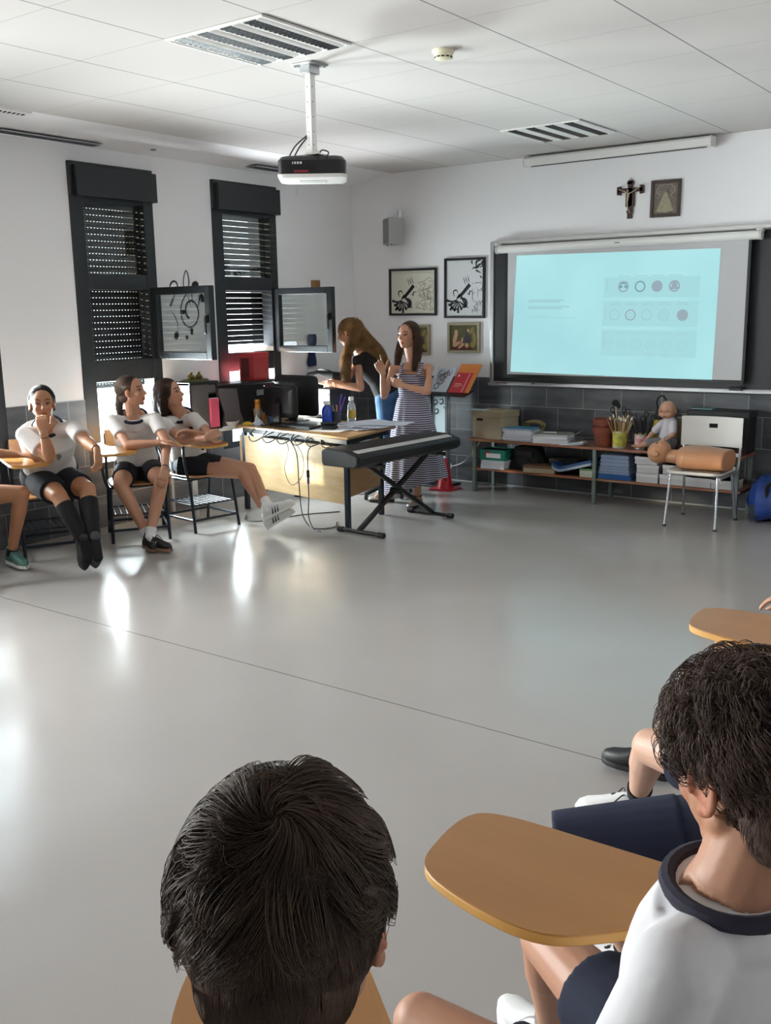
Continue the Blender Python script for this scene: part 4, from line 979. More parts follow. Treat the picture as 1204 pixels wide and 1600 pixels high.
# ============================================================ LEAFLET STAND beside the woman
t = T('display_stand', 'metal display stand with a white panel and sloping top by the wall', 'stand', (-5.20, 8.14, 0))
pp = MB()
for x in (-.19, .0): pp.box((x, -.06, .46), (.028, .028, .92))
O('post', pp, M('stand_dark', '#3f4042', .4, metal=.4), t, bev=.002); O('bright_post', MB().box((.024, -.062, .46), (.018, .022, .90)), m_chrome, t, bev=.002)
O('white_panel', MB().b2((-.20, -.045, .10), (-.005, -.035, .90)), M('panel_pale', '#c9dbe2', .5), t)
k = MB()
for i, (x, z) in enumerate(((-.14, .82), (-.07, .83), (-.02, .79), (-.13, .73))):
    stroke(k, [(x-.03, z+.02), (x+.01, z+.03), (x+.02, z), (x-.01, z-.02), (x-.03, z)], .014, y=-.0465)
O('panel_pattern', k, M('pattern_dark', '#2a3338', .6), t, smooth=0)
O('foot', MB().b2((-.26, -.20, 0), (.06, .10, .02)), m_black, t, bev=.004)
O('top_tray', MB().box((.02, -.05, .925), (.46, .20, .012), R=rotm('X', .25)), m_black, t, bev=.002)
def sheetobj(name, label, cat, x, w, h, mat, shear, parts):
    t = T(name, label, cat, (-5.20+x, 8.06, .93), 0)
    f = lambda u, v, y=0: V3((u-.5)*w+shear*v, .02+.11*v+y, .0+v*h)
    P = [f(0, 0), f(1, 0), f(1, 1), f(0, 1)]; Q = [f(a, b, .006) for a, b in ((0, 0), (1, 0), (1, 1), (0, 1))]
    O('cover', MB().add(P+Q, [(0, 1, 2, 3), (7, 6, 5, 4), (0, 4, 5, 1), (1, 5, 6, 2), (2, 6, 7, 3), (3, 7, 4, 0)]), mat, t)
    for nm, m_, rs, off in parts:
        k = MB()
        for (u0, u1, v0, v1) in rs: k.add([f(u0, v0, off), f(u1, v0, off), f(u1, v1, off), f(u0, v1, off)], [(0, 1, 2, 3)])
        O(nm, k, m_, t, smooth=0)
    return t, f
sheetobj('orange_folder', 'orange folder with a red booklet on the sloping display stand', 'folder', .13, .235, .27, M('folder_orange', '#c9752f', .5), .09,
    [('red_booklet', M('booklet_red', '#b0262e', .5), [(.0, .80, .0, .70)], -.003), ('title_line', M('title_pale', '#d9a09a', .5), [(.15, .45, .30, .325), (.15, .55, .25, .27), (.15, .40, .2, .215), (.62, .66, .02, .68)], -.0045), ('round_mark', M('title_pale2', '#e4c0b8', .5), [(.12, .2, .56, .63)], -.0045)])
t, f = sheetobj('drawing_sheet', 'white sheet with a dark curly drawing on the display stand', 'sheet', -.12, .22, .23, M('sheet_blue', '#c3ccd8', .6), .06, [])
k = MB()
for i in range(14):
    r = random.Random(i); u, v = r.uniform(.2, .75), r.uniform(.15, .85); P = []
    for q in range(5): a = q*1.3+i; P.append(f(u+.14*math.cos(a), v+.12*math.sin(a), -.002))
    k.tube(bez(P, 4), .0022, 4)
O('curly_drawing', k, M('ink_brown', '#3a2426', .6), t)
# ============================================================ TEACHER'S DESK
m_beech = wood('beech_panel', '#cbab7d', '#d8bb90', 'x', .4)
m_dtop = wood('desk_top_wood', '#a9804f', '#bd935f', 'x', .3, coat=.5)
m_leg = M('leg_slate', '#2c3540', .35, metal=.5)
DK = V3(-5.55, 6.44, 0)
t = T('teacher_desk', 'beech-fronted teacher desk with computer, bottles and papers on it', 'desk', DK)
FR, BR, FL, BL = V3(-4.73, 5.92, 0), V3(-4.86, 6.75, 0), V3(-6.165, 6.14, 0), V3(-6.165, 6.95, 0)
cw = lambda P: [(p[0]-DK[0], p[1]-DK[1]) for p in P]
O('desk_top', MB().prism(cw([FL, FR, BR, BL]), .735, .757), m_dtop, t, bev=.004)
def inset(f, s):  # bilinear point of the desk outline: f along the length from left, s from front
    return (FL*(1-f)+FR*f)*(1-s)+(BL*(1-f)+BR*f)*s-DK
k = MB()
for s in (.08, .88): k.bar(inset(.03, s)+V3(0, 0, .71), inset(.97, s)+V3(0, 0, .71), .03, .04)
for f in (.04, .955): k.bar(inset(f, .08)+V3(0, 0, .71), inset(f, .88)+V3(0, 0, .71), .03, .04)
O('under_frame', k, m_black, t)
k = MB()
for f in (.06, .45, .93): k.bar(inset(f, .1)+V3(0, 0, .70), inset(f+.07, .1)+V3(0, 0, .64), .015, .015)
O('bracket', k, m_leg, t)
for f, s in ((.96, .07), (.93, .82), (.04, .07), (.04, .9)): O('leg', MB().bar(inset(f, s)+V3(0, 0, .69), inset(f, s), .038, .038), m_leg, t, bev=.003)
a, b = inset(.0, .05), inset(.955, .05); d = unit(b-a); nn = V3(-d[1], d[0], 0)
O('front_panel', MB().add([a+V3(0, 0, .215), b+V3(0, 0, .205), b+nn*.018+V3(0, 0, .205), a+nn*.018+V3(0, 0, .215), a+V3(0, 0, .665), b+V3(0, 0, .665), b+nn*.018+V3(0, 0, .665), a+nn*.018+V3(0, 0, .665)], [(0, 3, 2, 1), (4, 5, 6, 7), (0, 1, 5, 4), (1, 2, 6, 5), (2, 3, 7, 6), (3, 0, 4, 7)]), m_beech, t, bev=.002)
a, b = inset(.965, .1), inset(.935, .8)
O('side_panel', MB().add([a+V3(0, 0, .26), b+V3(0, 0, .26), b+V3(-.018, 0, .26), a+V3(-.018, 0, .26), a+V3(0, 0, .665), b+V3(0, 0, .665), b+V3(-.018, 0, .665), a+V3(-.018, 0, .665)], [(0, 3, 2, 1), (4, 5, 6, 7), (0, 1, 5, 4), (1, 2, 6, 5), (2, 3, 7, 6), (3, 0, 4, 7)]), wood('beech_side', '#b28b5e', '#a67e50', 'y', .4), t, bev=.002)
TZ = .757
# table along the window wall
t = T('side_table', 'white-topped table along the window wall behind the desk', 'table', (-6.35, 6.75, 0))
O('table_top', MB().b2((-.20, -1.12, .715), (.17, 1.12, .737)), m_whitep, t, bev=.003)
for x in (-.17, .13):
    for y in (-1.07, 1.07): O('leg', MB().box((x, y, .357), (.03, .03, .714)), m_alu, t)
ST = .738
m_bk = M('cabinet_black', '#1b191b', .45)
t = T('black_cabinet', 'black shelf cabinet with a brass-topped lid beside the seated girl with long hair', 'cabinet', (-6.36, 5.84, ST))
k = MB(); k.b2((-.15, -.165, 0), (.14, -.145, .41)); k.b2((-.15, .145, 0), (.14, .165, .41)); k.b2((-.15, -.165, .39), (.145, .17, .415)); k.b2((-.15, -.145, 0), (.13, .145, .015)); k.b2((-.15, -.145, 0), (-.135, .145, .39)); k.b2((-.13, -.145, .30), (.13, .145, .312))
O('body', k, m_bk, t, bev=.002)
O('side_face', MB().b2((.13, -.145, .015), (.139, .05, .39)), M('cab_grey', '#55504f', .5), t)
O('vent_panel', MB().b2((.10, .055, .315), (.13, .145, .385)), M('cab_vent', '#5f5656', .5), t)
t = T('pink_binder', 'bright pink binder standing in the black cabinet', 'binder', (-6.22, 5.945, ST+.016)); O('cover', MB().box((0, 0, .125), (.03, .10, .25)), M('binder_pink', '#e2607c', .4), t, bev=.003); O('top_edge', MB().box((0, 0, .251), (.024, .09, .004)), m_paper, t)
m_brass = M('brass', '#8e7a45', .35, metal=.8)
for i, y in enumerate((-.03, .06)):
    t = T('brass_ornament', ['left small brass pot on the black cabinet', 'right small brass pot on the black cabinet'][i], 'ornament', (-6.34, 5.84+y, ST+.434), 0, 'brass pots on the black cabinet')
    O('pot', MB().lathe([(.001, 0), (.026, 0), (.034, .022), (.020, .038), (.012, .042), (.018, .056), (.001, .058)], n=18), m_brass, t); O('rim', MB().tube([V3(.017*math.cos(a), .017*math.sin(a), .056) for a in np.linspace(0, 2*PI, 15)[:-1]], .003, 5, closed=True), m_brass, t)
t = T('ornament_mat', 'olive woven mat under the two brass pots', 'mat', (-6.34, 5.86, ST+.416)); O('mat', MB().loft([(V3(0, 0, 0), V3(.10, 0, 0), V3(0, .13, 0)), (V3(0, 0, .017), V3(.09, 0, 0), V3(0, .12, 0))], n=28), M('mat_olive', '#5b5a33', .9, bump=.5, bscale=200), t)
t = T('black_printer', 'large black machine with a curved grey side on the window-side table', 'printer', (-6.36, 6.42, ST))
P = [(-.40, 0), (.42, 0), (.42, .345), (-.42, .36), (-.43, .30), (-.36, .12)]
O('body', MB().prism(P, -.15, .15, T=lambda y, z, x: V3(x, y, z)), m_bk, t, bev=.01)
O('side_face', MB().prism([(-.37, .01), (-.12, .01), (-.17, .12), (-.20, .33), (-.42, .345), (-.425, .30), (-.36, .13)], .1505, .154, T=lambda y, z, x: V3(x, y, z)), M('printer_grey', '#6b6466', .4), t)
O('lid', MB().b2((-.155, -.44, .36), (.16, .43, .375)), m_bk, t, bev=.004)
O('control_strip', MB().b2((.151, .05, .25), (.156, .35, .30)), m_grey, t); O('button', MB().cyl((.156, .3, .275), (.161, .3, .275), .008, n=10), m_whitep, t)
t = T('red_box', 'tall red box standing in front of the second window', 'box', (-6.40, 6.66, ST+.376), .12); O('body', MB().b2((-.08, -.13, 0), (.08, .11, .24)), M('box_red', '#a5242a', .45, var=.1), t, bev=.004); O('lid', MB().b2((-.084, -.134, .21), (.084, .114, .25)), M('box_red_lid', '#b32c30', .45), t, bev=.004); O('side_stripe', MB().b2((-.05, -.1345, .02), (.03, -.132, .2)), M('box_dark', '#5d1518', .5), t)
t = T('foil_dish', 'pale crumpled dish with a dark top on the side table', 'dish', (-6.22, 6.14, ST)); O('dish', MB().lathe([(.001, 0), (.04, 0), (.075, .05), (.078, .05), (.044, -.0), (.001, .004)], n=20), m_whitep, t); O('dark_content', MB().cyl((0, 0, .03), (0, 0, .042), .058, n=18), m_black, t)
t = T('side_papers', 'stack of white papers on the side table edge', 'paper', (-6.25, 5.98+.36-.05, ST-.0), .1)
for i in range(3): O('sheet', MB().box((.0, -.16, .003+.004*i), (.12, .20, .0035), R=rotm('Z', .08*i)), m_paper, t)
# ---- things on the desk
t = T('mug', 'white mug with a red band on the left end of the desk', 'mug', (-6.125, 6.44, TZ), 0); O('cup', MB().lathe([(.001, 0), (.035, 0), (.038, .09), (.035, .09), (.032, .008), (.001, .008)], n=24), m_whitep, t); O('red_band', MB().lathe([(.0372, .02), (.0386, .02), (.0392, .07), (.038, .07)], n=24), m_red, t); O('handle', MB().tube(bez([(-.036, 0, .07), (-.062, 0, .065), (-.06, 0, .03), (-.037, 0, .022)], 5), .005, 8), m_whitep, t)
t = T('tumbler', 'grey tapered tumbler holding an orange roll', 'cup', (-6.07, 6.33, TZ)); O('cup', MB().lathe([(.001, 0), (.030, 0), (.040, .13), (.038, .13), (.028, .006), (.001, .006)], n=24), M('tumbler_grey', '#8f8579', .5), t); O('rim', MB().tube([V3(.039*math.cos(a), .039*math.sin(a), .13) for a in np.linspace(0, 2*PI, 21)[:-1]], .002, 5, closed=True), m_grey, t)
t = T('orange_roll', 'orange cardboard roll standing in the grey tumbler', 'roll', (-6.075, 6.335, TZ+.02)); O('roll', MB().lathe([(.017, 0), (.025, 0), (.025, .19), (.017, .19), (.017, 0)], n=20), M('roll_orange', '#cf8a2e', .6), t); O('band', MB().lathe([(.0252, .15), (.0256, .15), (.0256, .17), (.0252, .17)], n=20), M('roll_band', '#a5651c', .6), t)
def bottle(name, label, x, y, r, h, mb, mc, neck=.4, group=None, extra=None, cat='bottle'):
    t = T(name, label, cat, (x, y, TZ), 0, group); r2 = r*neck
    O('body', MB().lathe([(.001, 0), (r*.9, 0), (r, .008), (r, h*.62), (r*.85, h*.72), (r2, h*.82), (r2, h*.88), (.001, h*.88)], n=22), mb, t)
    O('cap', MB().lathe([(.001, h*.86), (r2*1.25, h*.86), (r2*1.25, h), (r2*.8, h), (.001, h*1.0)], n=16), mc, t)
    if extra: O('label', MB().lathe([(r, h*.2), (r+.0012, h*.2), (r+.0012, h*.5), (r, h*.5)], n=22), extra, t)
    return t
m_amber = M('glue_amber', '#a8621d', .3); m_clearp = M('clear_plastic', '#dfe7ec', .08, alpha=.35, coat=.5)
bottle('glue_bottle', 'small amber bottle with a dark nozzle by the tumbler', -6.01, 6.34, .018, .11, m_amber, m_black)
bottle('glue_bottle', 'small white bottle in front of the amber one', -6.02, 6.26, .015, .085, m_whitep, m_whitep)
t = T('orange_pot', 'blue cup holding orange stationery beside the monitor', 'cup', (-5.94, 6.38, TZ)); O('cup', MB().lathe([(.001, 0), (.035, 0), (.037, .08), (.034, .08), (.031, .006), (.001, .006)], n=22), M('cup_blue', '#40587e', .5), t); O('stationery', MB().ell((0, 0, .085), (.031, .028, .030)).cyl((.01, 0, .08), (.02, 0, .13), .008, n=8).cyl((-.012, .01, .08), (-.02, .01, .14), .006, n=8), M('stat_orange', '#c8701f', .5), t)
t = T('crumpled_tissue', 'crumpled pale blue tissue at the front edge of the desk', 'tissue', (-5.98, 6.24, TZ)); R = []
k = MB(); k.loft([(V3(0, 0, z), V3(.055*(1-z/.06)+.008, 0, 0), V3(0, .04*(1-z/.06)+.006, 0)) for z in np.linspace(.0, .055, 6)], n=18, ripple=lambda i, a: .25*math.sin(4*a+2*i)); O('tissue', k, M('tissue_blue', '#c9d6e6', .9), t)
t = T('yellow_cloth', 'small yellow cloth at the left corner of the desk', 'cloth', (-6.10, 6.23, TZ)); k = MB(); k.loft([(V3(0, 0, z), V3(.05*(1-z/.03)+.01, 0, 0), V3(0, .03*(1-z/.03)+.006, 0)) for z in np.linspace(.0, .022, 4)], n=16, ripple=lambda i, a: .2*math.sin(5*a+i)); O('cloth', k, M('cloth_yellow', '#d0b02c', .8), t)
def monitor(label, x, y, rz, w, h, z0, logo, colf):
    t = T('monitor', label, 'monitor', (x, y, TZ), rz)
    O('base', MB().loft([(V3(0, .04, 0), V3(.11, 0, 0), V3(0, .085, 0)), (V3(0, .04, .010), V3(.10, 0, 0), V3(0, .075, 0))], n=28, pw=4), m_black, t)
    O('stand', MB().b2((-.045, -.03, .008), (.045, .0, z0+h*.45)), m_black, t, bev=.006)
    O('back_shell', MB().loft([(V3(0, .0, z0+h/2), V3(w*.33, 0, 0), V3(0, 0, h*.34)), (V3(0, .012, z0+h/2), V3(w*.45, 0, 0), V3(0, 0, h*.46)), (V3(0, .032, z0+h/2), V3(w/2, 0, 0), V3(0, 0, h/2)), (V3(0, .045, z0+h/2), V3(w/2, 0, 0), V3(0, 0, h/2))], n=40, pw=10), colf, t)
    O('screen', MB().b2((-w/2+.015, .045, z0+.02), (w/2-.015, .047, z0+h-.015)), M('screen_off', '#101418', .08), t)
    if logo:
        O('round_logo', MB().tube([V3(.032*math.cos(a), -.003, z0+h*.56+.032*math.sin(a)) for a in np.linspace(0, 2*PI, 25)[:-1]], .0025, 6, closed=True).bar((-.012, -.003, z0+h*.56-.028), (-.004, -.003, z0+h*.56+.022), .003, .003).bar((.004, -.003, z0+h*.56-.022), (.012, -.003, z0+h*.56+.028), .003, .003), M('logo_grey', '#34353a', .3, metal=.5), t)
        k = MB()
        for i in range(8): k.box((-.042+.012*i, -.001, z0+h*.9), (.006, .006, .012))
        O('cooling_slots', k, m_dark, t)
        O('port_panel', MB().box((0, -.001, z0+h*.12), (.18, .01, .02)), m_dark, t)
    return t
monitor('black monitor seen from behind on the desk, round mark on its back', -5.80, 6.30, math.radians(-6), .43, .285, .065, True, M('monitor_back', '#141416', .35))
monitor('wider dark monitor standing just behind the one with the round mark', -5.90, 6.62, math.radians(-3), .54, .36, .05, False, M('monitor_back2', '#1c1c1e', .5))
t = T('keyboard', 'black computer keyboard lying behind the front edge of the desk', 'keyboard', (-5.50, 6.24, TZ), math.radians(-8)); O('case', MB().box((0, 0, .008), (.40, .13, .016)), m_black, t, bev=.004)
k = MB()
for i in range(18):
    for j in range(5): k.box((-.18+.0212*i, -.048+.024*j, .019), (.017, .019, .006))
O('keys', k, M('keys', '#28282b', .4), t)
t = T('laptop', 'closed silver and black laptop behind the keyboard', 'laptop', (-5.52, 6.42, TZ), math.radians(-10)); O('base', MB().box((0, 0, .008), (.33, .22, .014)), m_black, t, bev=.003); O('lid', MB().box((0, 0, .019), (.33, .22, .007)), M('laptop_lid', '#9a9da3', .25, metal=.8), t, bev=.003); O('rubber_foot', MB().box((-.13, -.09, .0005), (.02, .02, .001)), m_black, t)
t = T('desk_phone', 'dark telephone handset lump beside the keyboard', 'telephone', (-5.20, 6.27, TZ), .4); O('base', MB().loft([(V3(0, 0, 0), V3(.07, 0, 0), V3(0, .08, 0)), (V3(0, 0, .02), V3(.068, 0, 0), V3(0, .075, 0)), (V3(0, .01, .035), V3(.055, 0, 0), V3(0, .055, 0))], n=20, pw=4), m_black, t); O('handset', MB().cap((-.06, .0, .05), (.06, .0, .05), .018, .018, flat=(V3(0, 0, 1), .7)), m_black, t)
m_blueb = M('bottle_blue', '#0f3fae', .18, coat=.8)
bottle('blue_bottle', 'front blue bottle with a white cap on the desk', -5.46, 6.56, .048, .20, m_blueb, m_whitep, .5, 'blue bottles on the desk')
bottle('blue_bottle', 'rear blue bottle with a grey cap beside the pen cup', -5.55, 6.66, .036, .19, m_blueb, m_grey, .5, 'blue bottles on the desk')
bottle('water_bottle', 'clear plastic water bottle with a yellow label beside the pen cup', -5.33, 6.74, .036, .23, m_clearp, m_whitep, .45, None, M('label_yellow', '#b79a35', .5))
t = T('pen_cup', 'dark pen cup between the blue bottles and the clear bottle', 'pen cup', (-5.41, 6.62, TZ)); O('cup', MB().lathe([(.001, 0), (.042, 0), (.044, .115), (.041, .115), (.039, .006), (.001, .006)], n=24), M('cup_dark', '#2a2b30', .4), t); O('rim', MB().tube([V3(.0425*math.cos(a), .0425*math.sin(a), .115) for a in np.linspace(0, 2*PI, 21)[:-1]], .002, 5, closed=True), m_grey, t)
for i in range(9):
    a = 2*PI*i/9; d = unit(V3(.25*math.cos(a), .25*math.sin(a), 1)); t = T('pencil', 'short wooden pencil in the dark pen cup', 'pencil', (-5.41+.015*math.cos(a), 6.62+.015*math.sin(a), TZ+.01), 0, 'pencils in the pen cup')
    L = rr.uniform(.13, .165); O('shaft', MB().cyl((0, 0, 0), d*L, .0042, n=6), M('pencil_wood', '#b59660', .5), t); O('tip', MB().cyl(d*L, d*(L+.012), .0042, .001, n=6), M('pencil_tip', '#7e6238', .6), t)
for i, (dx, L) in enumerate(((.30, .26), (.42, .25))):
    t = T('purple_ruler', ['left tall purple ruler leaning in the pen cup', 'right tall purple ruler leaning in the pen cup'][i], 'ruler', (-5.41+.012*i, 6.615, TZ+.012)); d = unit(V3(dx, 0, 1)); O('blade', MB().bar((0, 0, 0), d*L, .018, .003), M('ruler_purple', '#56309c', .35), t); O('scale_marks', MB().bar(d*.02+V3(0, -.0022, 0), d*(L-.01)+V3(0, -.0022, 0), .004, .0008), m_whitep, t)
# papers
pap = [(-5.16, 6.33, 8, .0, .30, .42), (-5.02, 6.40, -12, .004, .30, .21), (-5.24, 6.50, 20, .008, .30, .42), (-5.0, 6.55, 4, .012, .42, .30), (-5.12, 6.68, -18, .016, .30, .42), (-4.93, 6.70, 15, .020, .42, .30)]
pl = ['white sheet at the front corner of the desk, lowest of the spread papers', 'smaller white sheet near the front corner of the desk', 'large sheet spread left of centre among the papers', 'wide sheet in the middle of the spread papers', 'tilted sheet near the clear bottle', 'topmost wide sheet overhanging the back right corner of the desk']
for (x, y, a, z, w_, h_), l_ in zip(pap, pl):
    t = T('pale_sheet', l_, 'paper', (x, y, TZ+.001+z), math.radians(a), 'papers spread on the desk'); s_ = rr.uniform(0, 3)
    O('sheet', curl(w_, h_, 8, lambda u, v: .003+.004*math.sin(3*u+s_)*math.sin(2*v)+.012*max(0, u-.8)), M('sheet_paper', rr.choice(['#d9dbe6', '#e6e7ee', '#cfd3e0']), .8), t, smooth=60)
    k = MB()
    for i in range(9): k.box((-.0, -h_*.32+h_*.07*i, .0115), (w_*.6, .0015, .0006))
# under-desk cables
for lb_, pts in (('thin brown cable looping down the front of the desk', [(-5.44, 5.97, .70), (-5.36, 5.93, .62), (-5.40, 5.92, .45), (-5.32, 5.91, .33), (-5.20, 5.91, .42), (-5.20, 5.92, .58), (-5.30, 5.94, .69)]),
                 ('cable dropping straight down the front of the desk to the floor', [(-5.38, 5.97, .70), (-5.27, 5.93, .58), (-5.24, 5.91, .35), (-5.21, 5.90, .12), (-5.16, 5.92, .008), (-5.02, 5.86, .006), (-4.94, 5.98, .006), (-5.05, 6.15, .006)]),
                 ('dark cable with a purple plug hanging before the desk front', [(-5.02, 5.95, .69), (-5.12, 5.91, .64), (-5.13, 5.90, .45), (-5.13, 5.90, .25), (-5.13, 5.89, .10), (-5.05, 5.85, .006), (-4.93, 5.80, .006)]),
                 ('black cable lying on the floor under the desk', [(-5.9, 5.95, .006), (-5.75, 5.80, .006), (-5.6, 5.85, .006), (-5.5, 6.2, .006), (-5.3, 6.5, .006)])):
    P0 = pts[0]; t = T('desk_cable', lb_, 'cable', P0); O('cord', MB().tube([p-V3(*P0) for p in bez(pts, 10)], .0045 if 'thin' not in lb_ else .003, 6), M('cable_dark', '#3a3230' if 'thin' in lb_ else '#1d1e22', .5), t)
    if 'purple' in lb_: O('connector', MB().cyl(V3(-5.13, 5.90, .47)-V3(*P0), V3(-5.13, 5.90, .41)-V3(*P0), .014, n=10), m_black, t); O('purple_plug', MB().cyl(V3(-5.13, 5.90, .41)-V3(*P0), V3(-5.13, 5.90, .36)-V3(*P0), .011, n=10), M('plug_purple', '#6a3f9a', .5), t)
k_ = T('cable_tangle', 'tangle of cables hanging under the front edge of the desk top', 'cable', (-5.55, 6.0, .72))
for i in range(6):
    x = -.35+.16*i; O('cord', MB().tube(bez([(x, .1, .02), (x+.03, .0, -.03), (x+.10, -.02, -.07), (x+.2, .02, -.02), (x+.24, .1, .01)], 6), .0045, 6), m_black, k_)
k_ = T('desk_top_cable', 'black cables trailing on the desk below the monitor', 'cable', (-5.7, 6.2, TZ+.006))
for i in range(5): O('cord', MB().tube(bez([(-.28+.1*i, .12, .004), (-.2+.1*i, -.01, .0), (-.1+.09*i, .03, .006), (.0+.1*i, -.05+.01*i, .0), (.06+.08*i, .05, .004)], 6), .0045, 6), m_black, k_)
# office chair, bag on side table, hanging bits
m_navy = M('seat_navy', '#141c2f', .85, bump=.2)
t = T('office_chair', 'dark blue office chair with armrests behind the desk', 'office chair', (-5.45, 7.35, 0), math.radians(200))
O('seat', MB().loft([(V3(0, 0, .43), V3(.22, 0, 0), V3(0, .23, 0)), (V3(0, 0, .47), V3(.24, 0, 0), V3(0, .25, 0)), (V3(0, 0, .51), V3(.21, 0, 0), V3(0, .22, 0))], n=32, pw=3.5), m_navy, t)
O('backrest', MB().loft([(V3(-.24-.06*(z-.6), 0, z), V3(.03, 0, 0), V3(0, .20*math.sqrt(max(.05, 1-((z-.78)/.24)**2))+.02, 0)) for z in np.linspace(.56, 1.0, 9)], n=28, pw=3), m_navy, t)
O('back_post', MB().bar((-.2, 0, .42), (-.27, 0, .66), .05, .02), m_black, t); O('column', MB().cyl((0, 0, .08), (0, 0, .43), .028, n=16), m_steel, t)
for s in (-1, 1):
    ar = O('armrest', MB().cap((-.16, s*.27, .68), (.10, s*.27, .70), .020, .020), wood('arm_wood', '#9b7b5a', '#c0a284', 'x', .3), t); O('arm_support', MB().tube(bez([(-.05, s*.27, .68), (-.03, s*.28, .55), (.0, s*.18, .43)], 5), .014, 8), m_black, ar)
for i in range(5):
    a = 2*PI*i/5; O('base_arm', MB().bar((0, 0, .09), (.28*math.cos(a), .28*math.sin(a), .06), .035, .025), m_black, t); O('caster', MB().cyl((.28*math.cos(a)-.01, .28*math.sin(a), .028), (.28*math.cos(a)+.012, .28*math.sin(a), .028), .027, n=14), m_black, t)
t = T('black_handbag', 'black bag lying on a dark case in front of the bending woman', 'bag', (-6.22, 7.46, ST+.26)); O('bag_body', MB().loft([(V3(x, 0, .075), V3(0, .10*k1, 0), V3(0, 0, .075*k1)) for x, k1 in ((-.20, .5), (-.18, .85), (-.1, 1), (.05, 1), (.16, .9), (.2, .5))], n=24, pw=3), m_blackm, t); O('carry_strap', MB().tube(bez([(-.1, 0, .14), (-.05, -.06, .17), (.06, -.06, .17), (.1, 0, .14)], 5), .008, 6), m_black, t)
t = T('grey_case', 'dark grey equipment case on the side table behind the monitors', 'case', (-6.24, 7.42, ST)); O('case_body', MB().b2((-.28, -.16, 0), (.24, .16, .22)), M('case_grey', '#3a3a3d', .5), t, bev=.008); O('case_lid', MB().b2((-.285, -.165, .20), (.245, .165, .258)), M('case_grey2', '#333336', .5), t, bev=.008); O('latch', MB().box((0, -.168, .2), (.05, .01, .04)), m_steel, t)

# ============================================================ DIGITAL PIANO ON X STAND
PC = (-4.575, 6.365, 0); PR = math.radians(-3)
t = T('keyboard_stand', 'black X-shaped keyboard stand in front of the desk', 'keyboard stand', PC, PR)
k = MB()
for y in (-.47, .44):
    O('foot_bar', MB().cyl((-.20, y, .022), (.20, y, .022), .016, n=14), m_black, t)
    O('end_cap', MB().cyl((-.235, y, .022), (-.185, y, .022), .022, n=14).cyl((.185, y, .022), (.235, y, .022), .022, n=14), m_blackm, t)
for x, a, b in ((-.018, (-.47, .03), (.42, .535)), (.018, (.44, .03), (-.38, .535))):
    O('cross_leg', MB().bar((x, a[0], a[1]), (x, b[0], b[1]), .034, .034), m_black, t, bev=.003)
for y in (.42, -.38): O('support_arm', MB().cyl((-.17, y, .545), (.17, y, .545), .018, n=12), m_black, t)
O('pivot_bolt', MB().cyl((-.05, -.02, .285), (.05, -.02, .285), .026, n=16), m_black, t)
t = T('digital_piano', 'black covered digital piano with a pale stripe on the X stand', 'keyboard', (PC[0], PC[1], .564), PR)
m_pn = M('piano_black', '#131315', .5, bump=.1)
sec = [(-.17, .0), (.15, .0), (.185, .03), (.185, .085), (.17, .10), (.06, .128), (-.15, .135), (-.185, .12), (-.185, .03)]
k = MB(); k.prism(sec, -.67, .60, T=lambda x, z, y: V3(x, y, z)); O('body', k, m_pn, t, bev=.012, seg=3)
for y in (-.685, .615):
    O('end_block', MB().prism([(a*.985, b*.97+.002) for a, b in sec], y-.018, y+.018, T=lambda x, z, y_: V3(x, y_, z)), m_pn, t, bev=.01)
sl_ = -(.128-.10)/(.11)
k = MB(); k.prism([(.085, .1222), (.140, .1082), (.140, .1115), (.085, .1255)], -.64, .57, T=lambda x, z, y: V3(x, y, z)); O('pale_stripe', k, M('stripe_pale', '#c3c3c0', .5), t, bev=.001)

# ============================================================ TABLET-ARM CHAIRS
m_ply = wood('seat_ply', '#a87649', '#b98656', 'x', .35, coat=.3)
m_tab = wood('tablet_laminate', '#a87238', '#b07a40', 'x', .3, coat=.2, scale=.5)
m_tabe = M('tablet_edge', '#c9964f', .4, var=.1)
m_ft = M('frame_tube', '#18222c', .35, metal=.4)
def tab_outline():
    P = [(.47, -.045), (.34, -.0), (.22, .0), (.13, -.07), (.02, -.19), (-.12, -.215), (-.20, -.225), (-.225, -.26), (-.20, -.295), (.0, -.30), (.25, -.295), (.44, -.285), (.505, -.245), (.505, -.13)]
    Q = []; n = len(P)
    for i in range(n):
        a, b, c, d = [V3(*P[(i+j-1) % n], 0) for j in range(4)]
        for k in range(6):
            t_ = k/6; Q.append(.5*((2*b)+(-a+c)*t_+(2*a-5*b+4*c-d)*t_*t_+(-a+3*b-3*c+d)*t_**3)[:2])
    return [tuple(q) for q in Q]
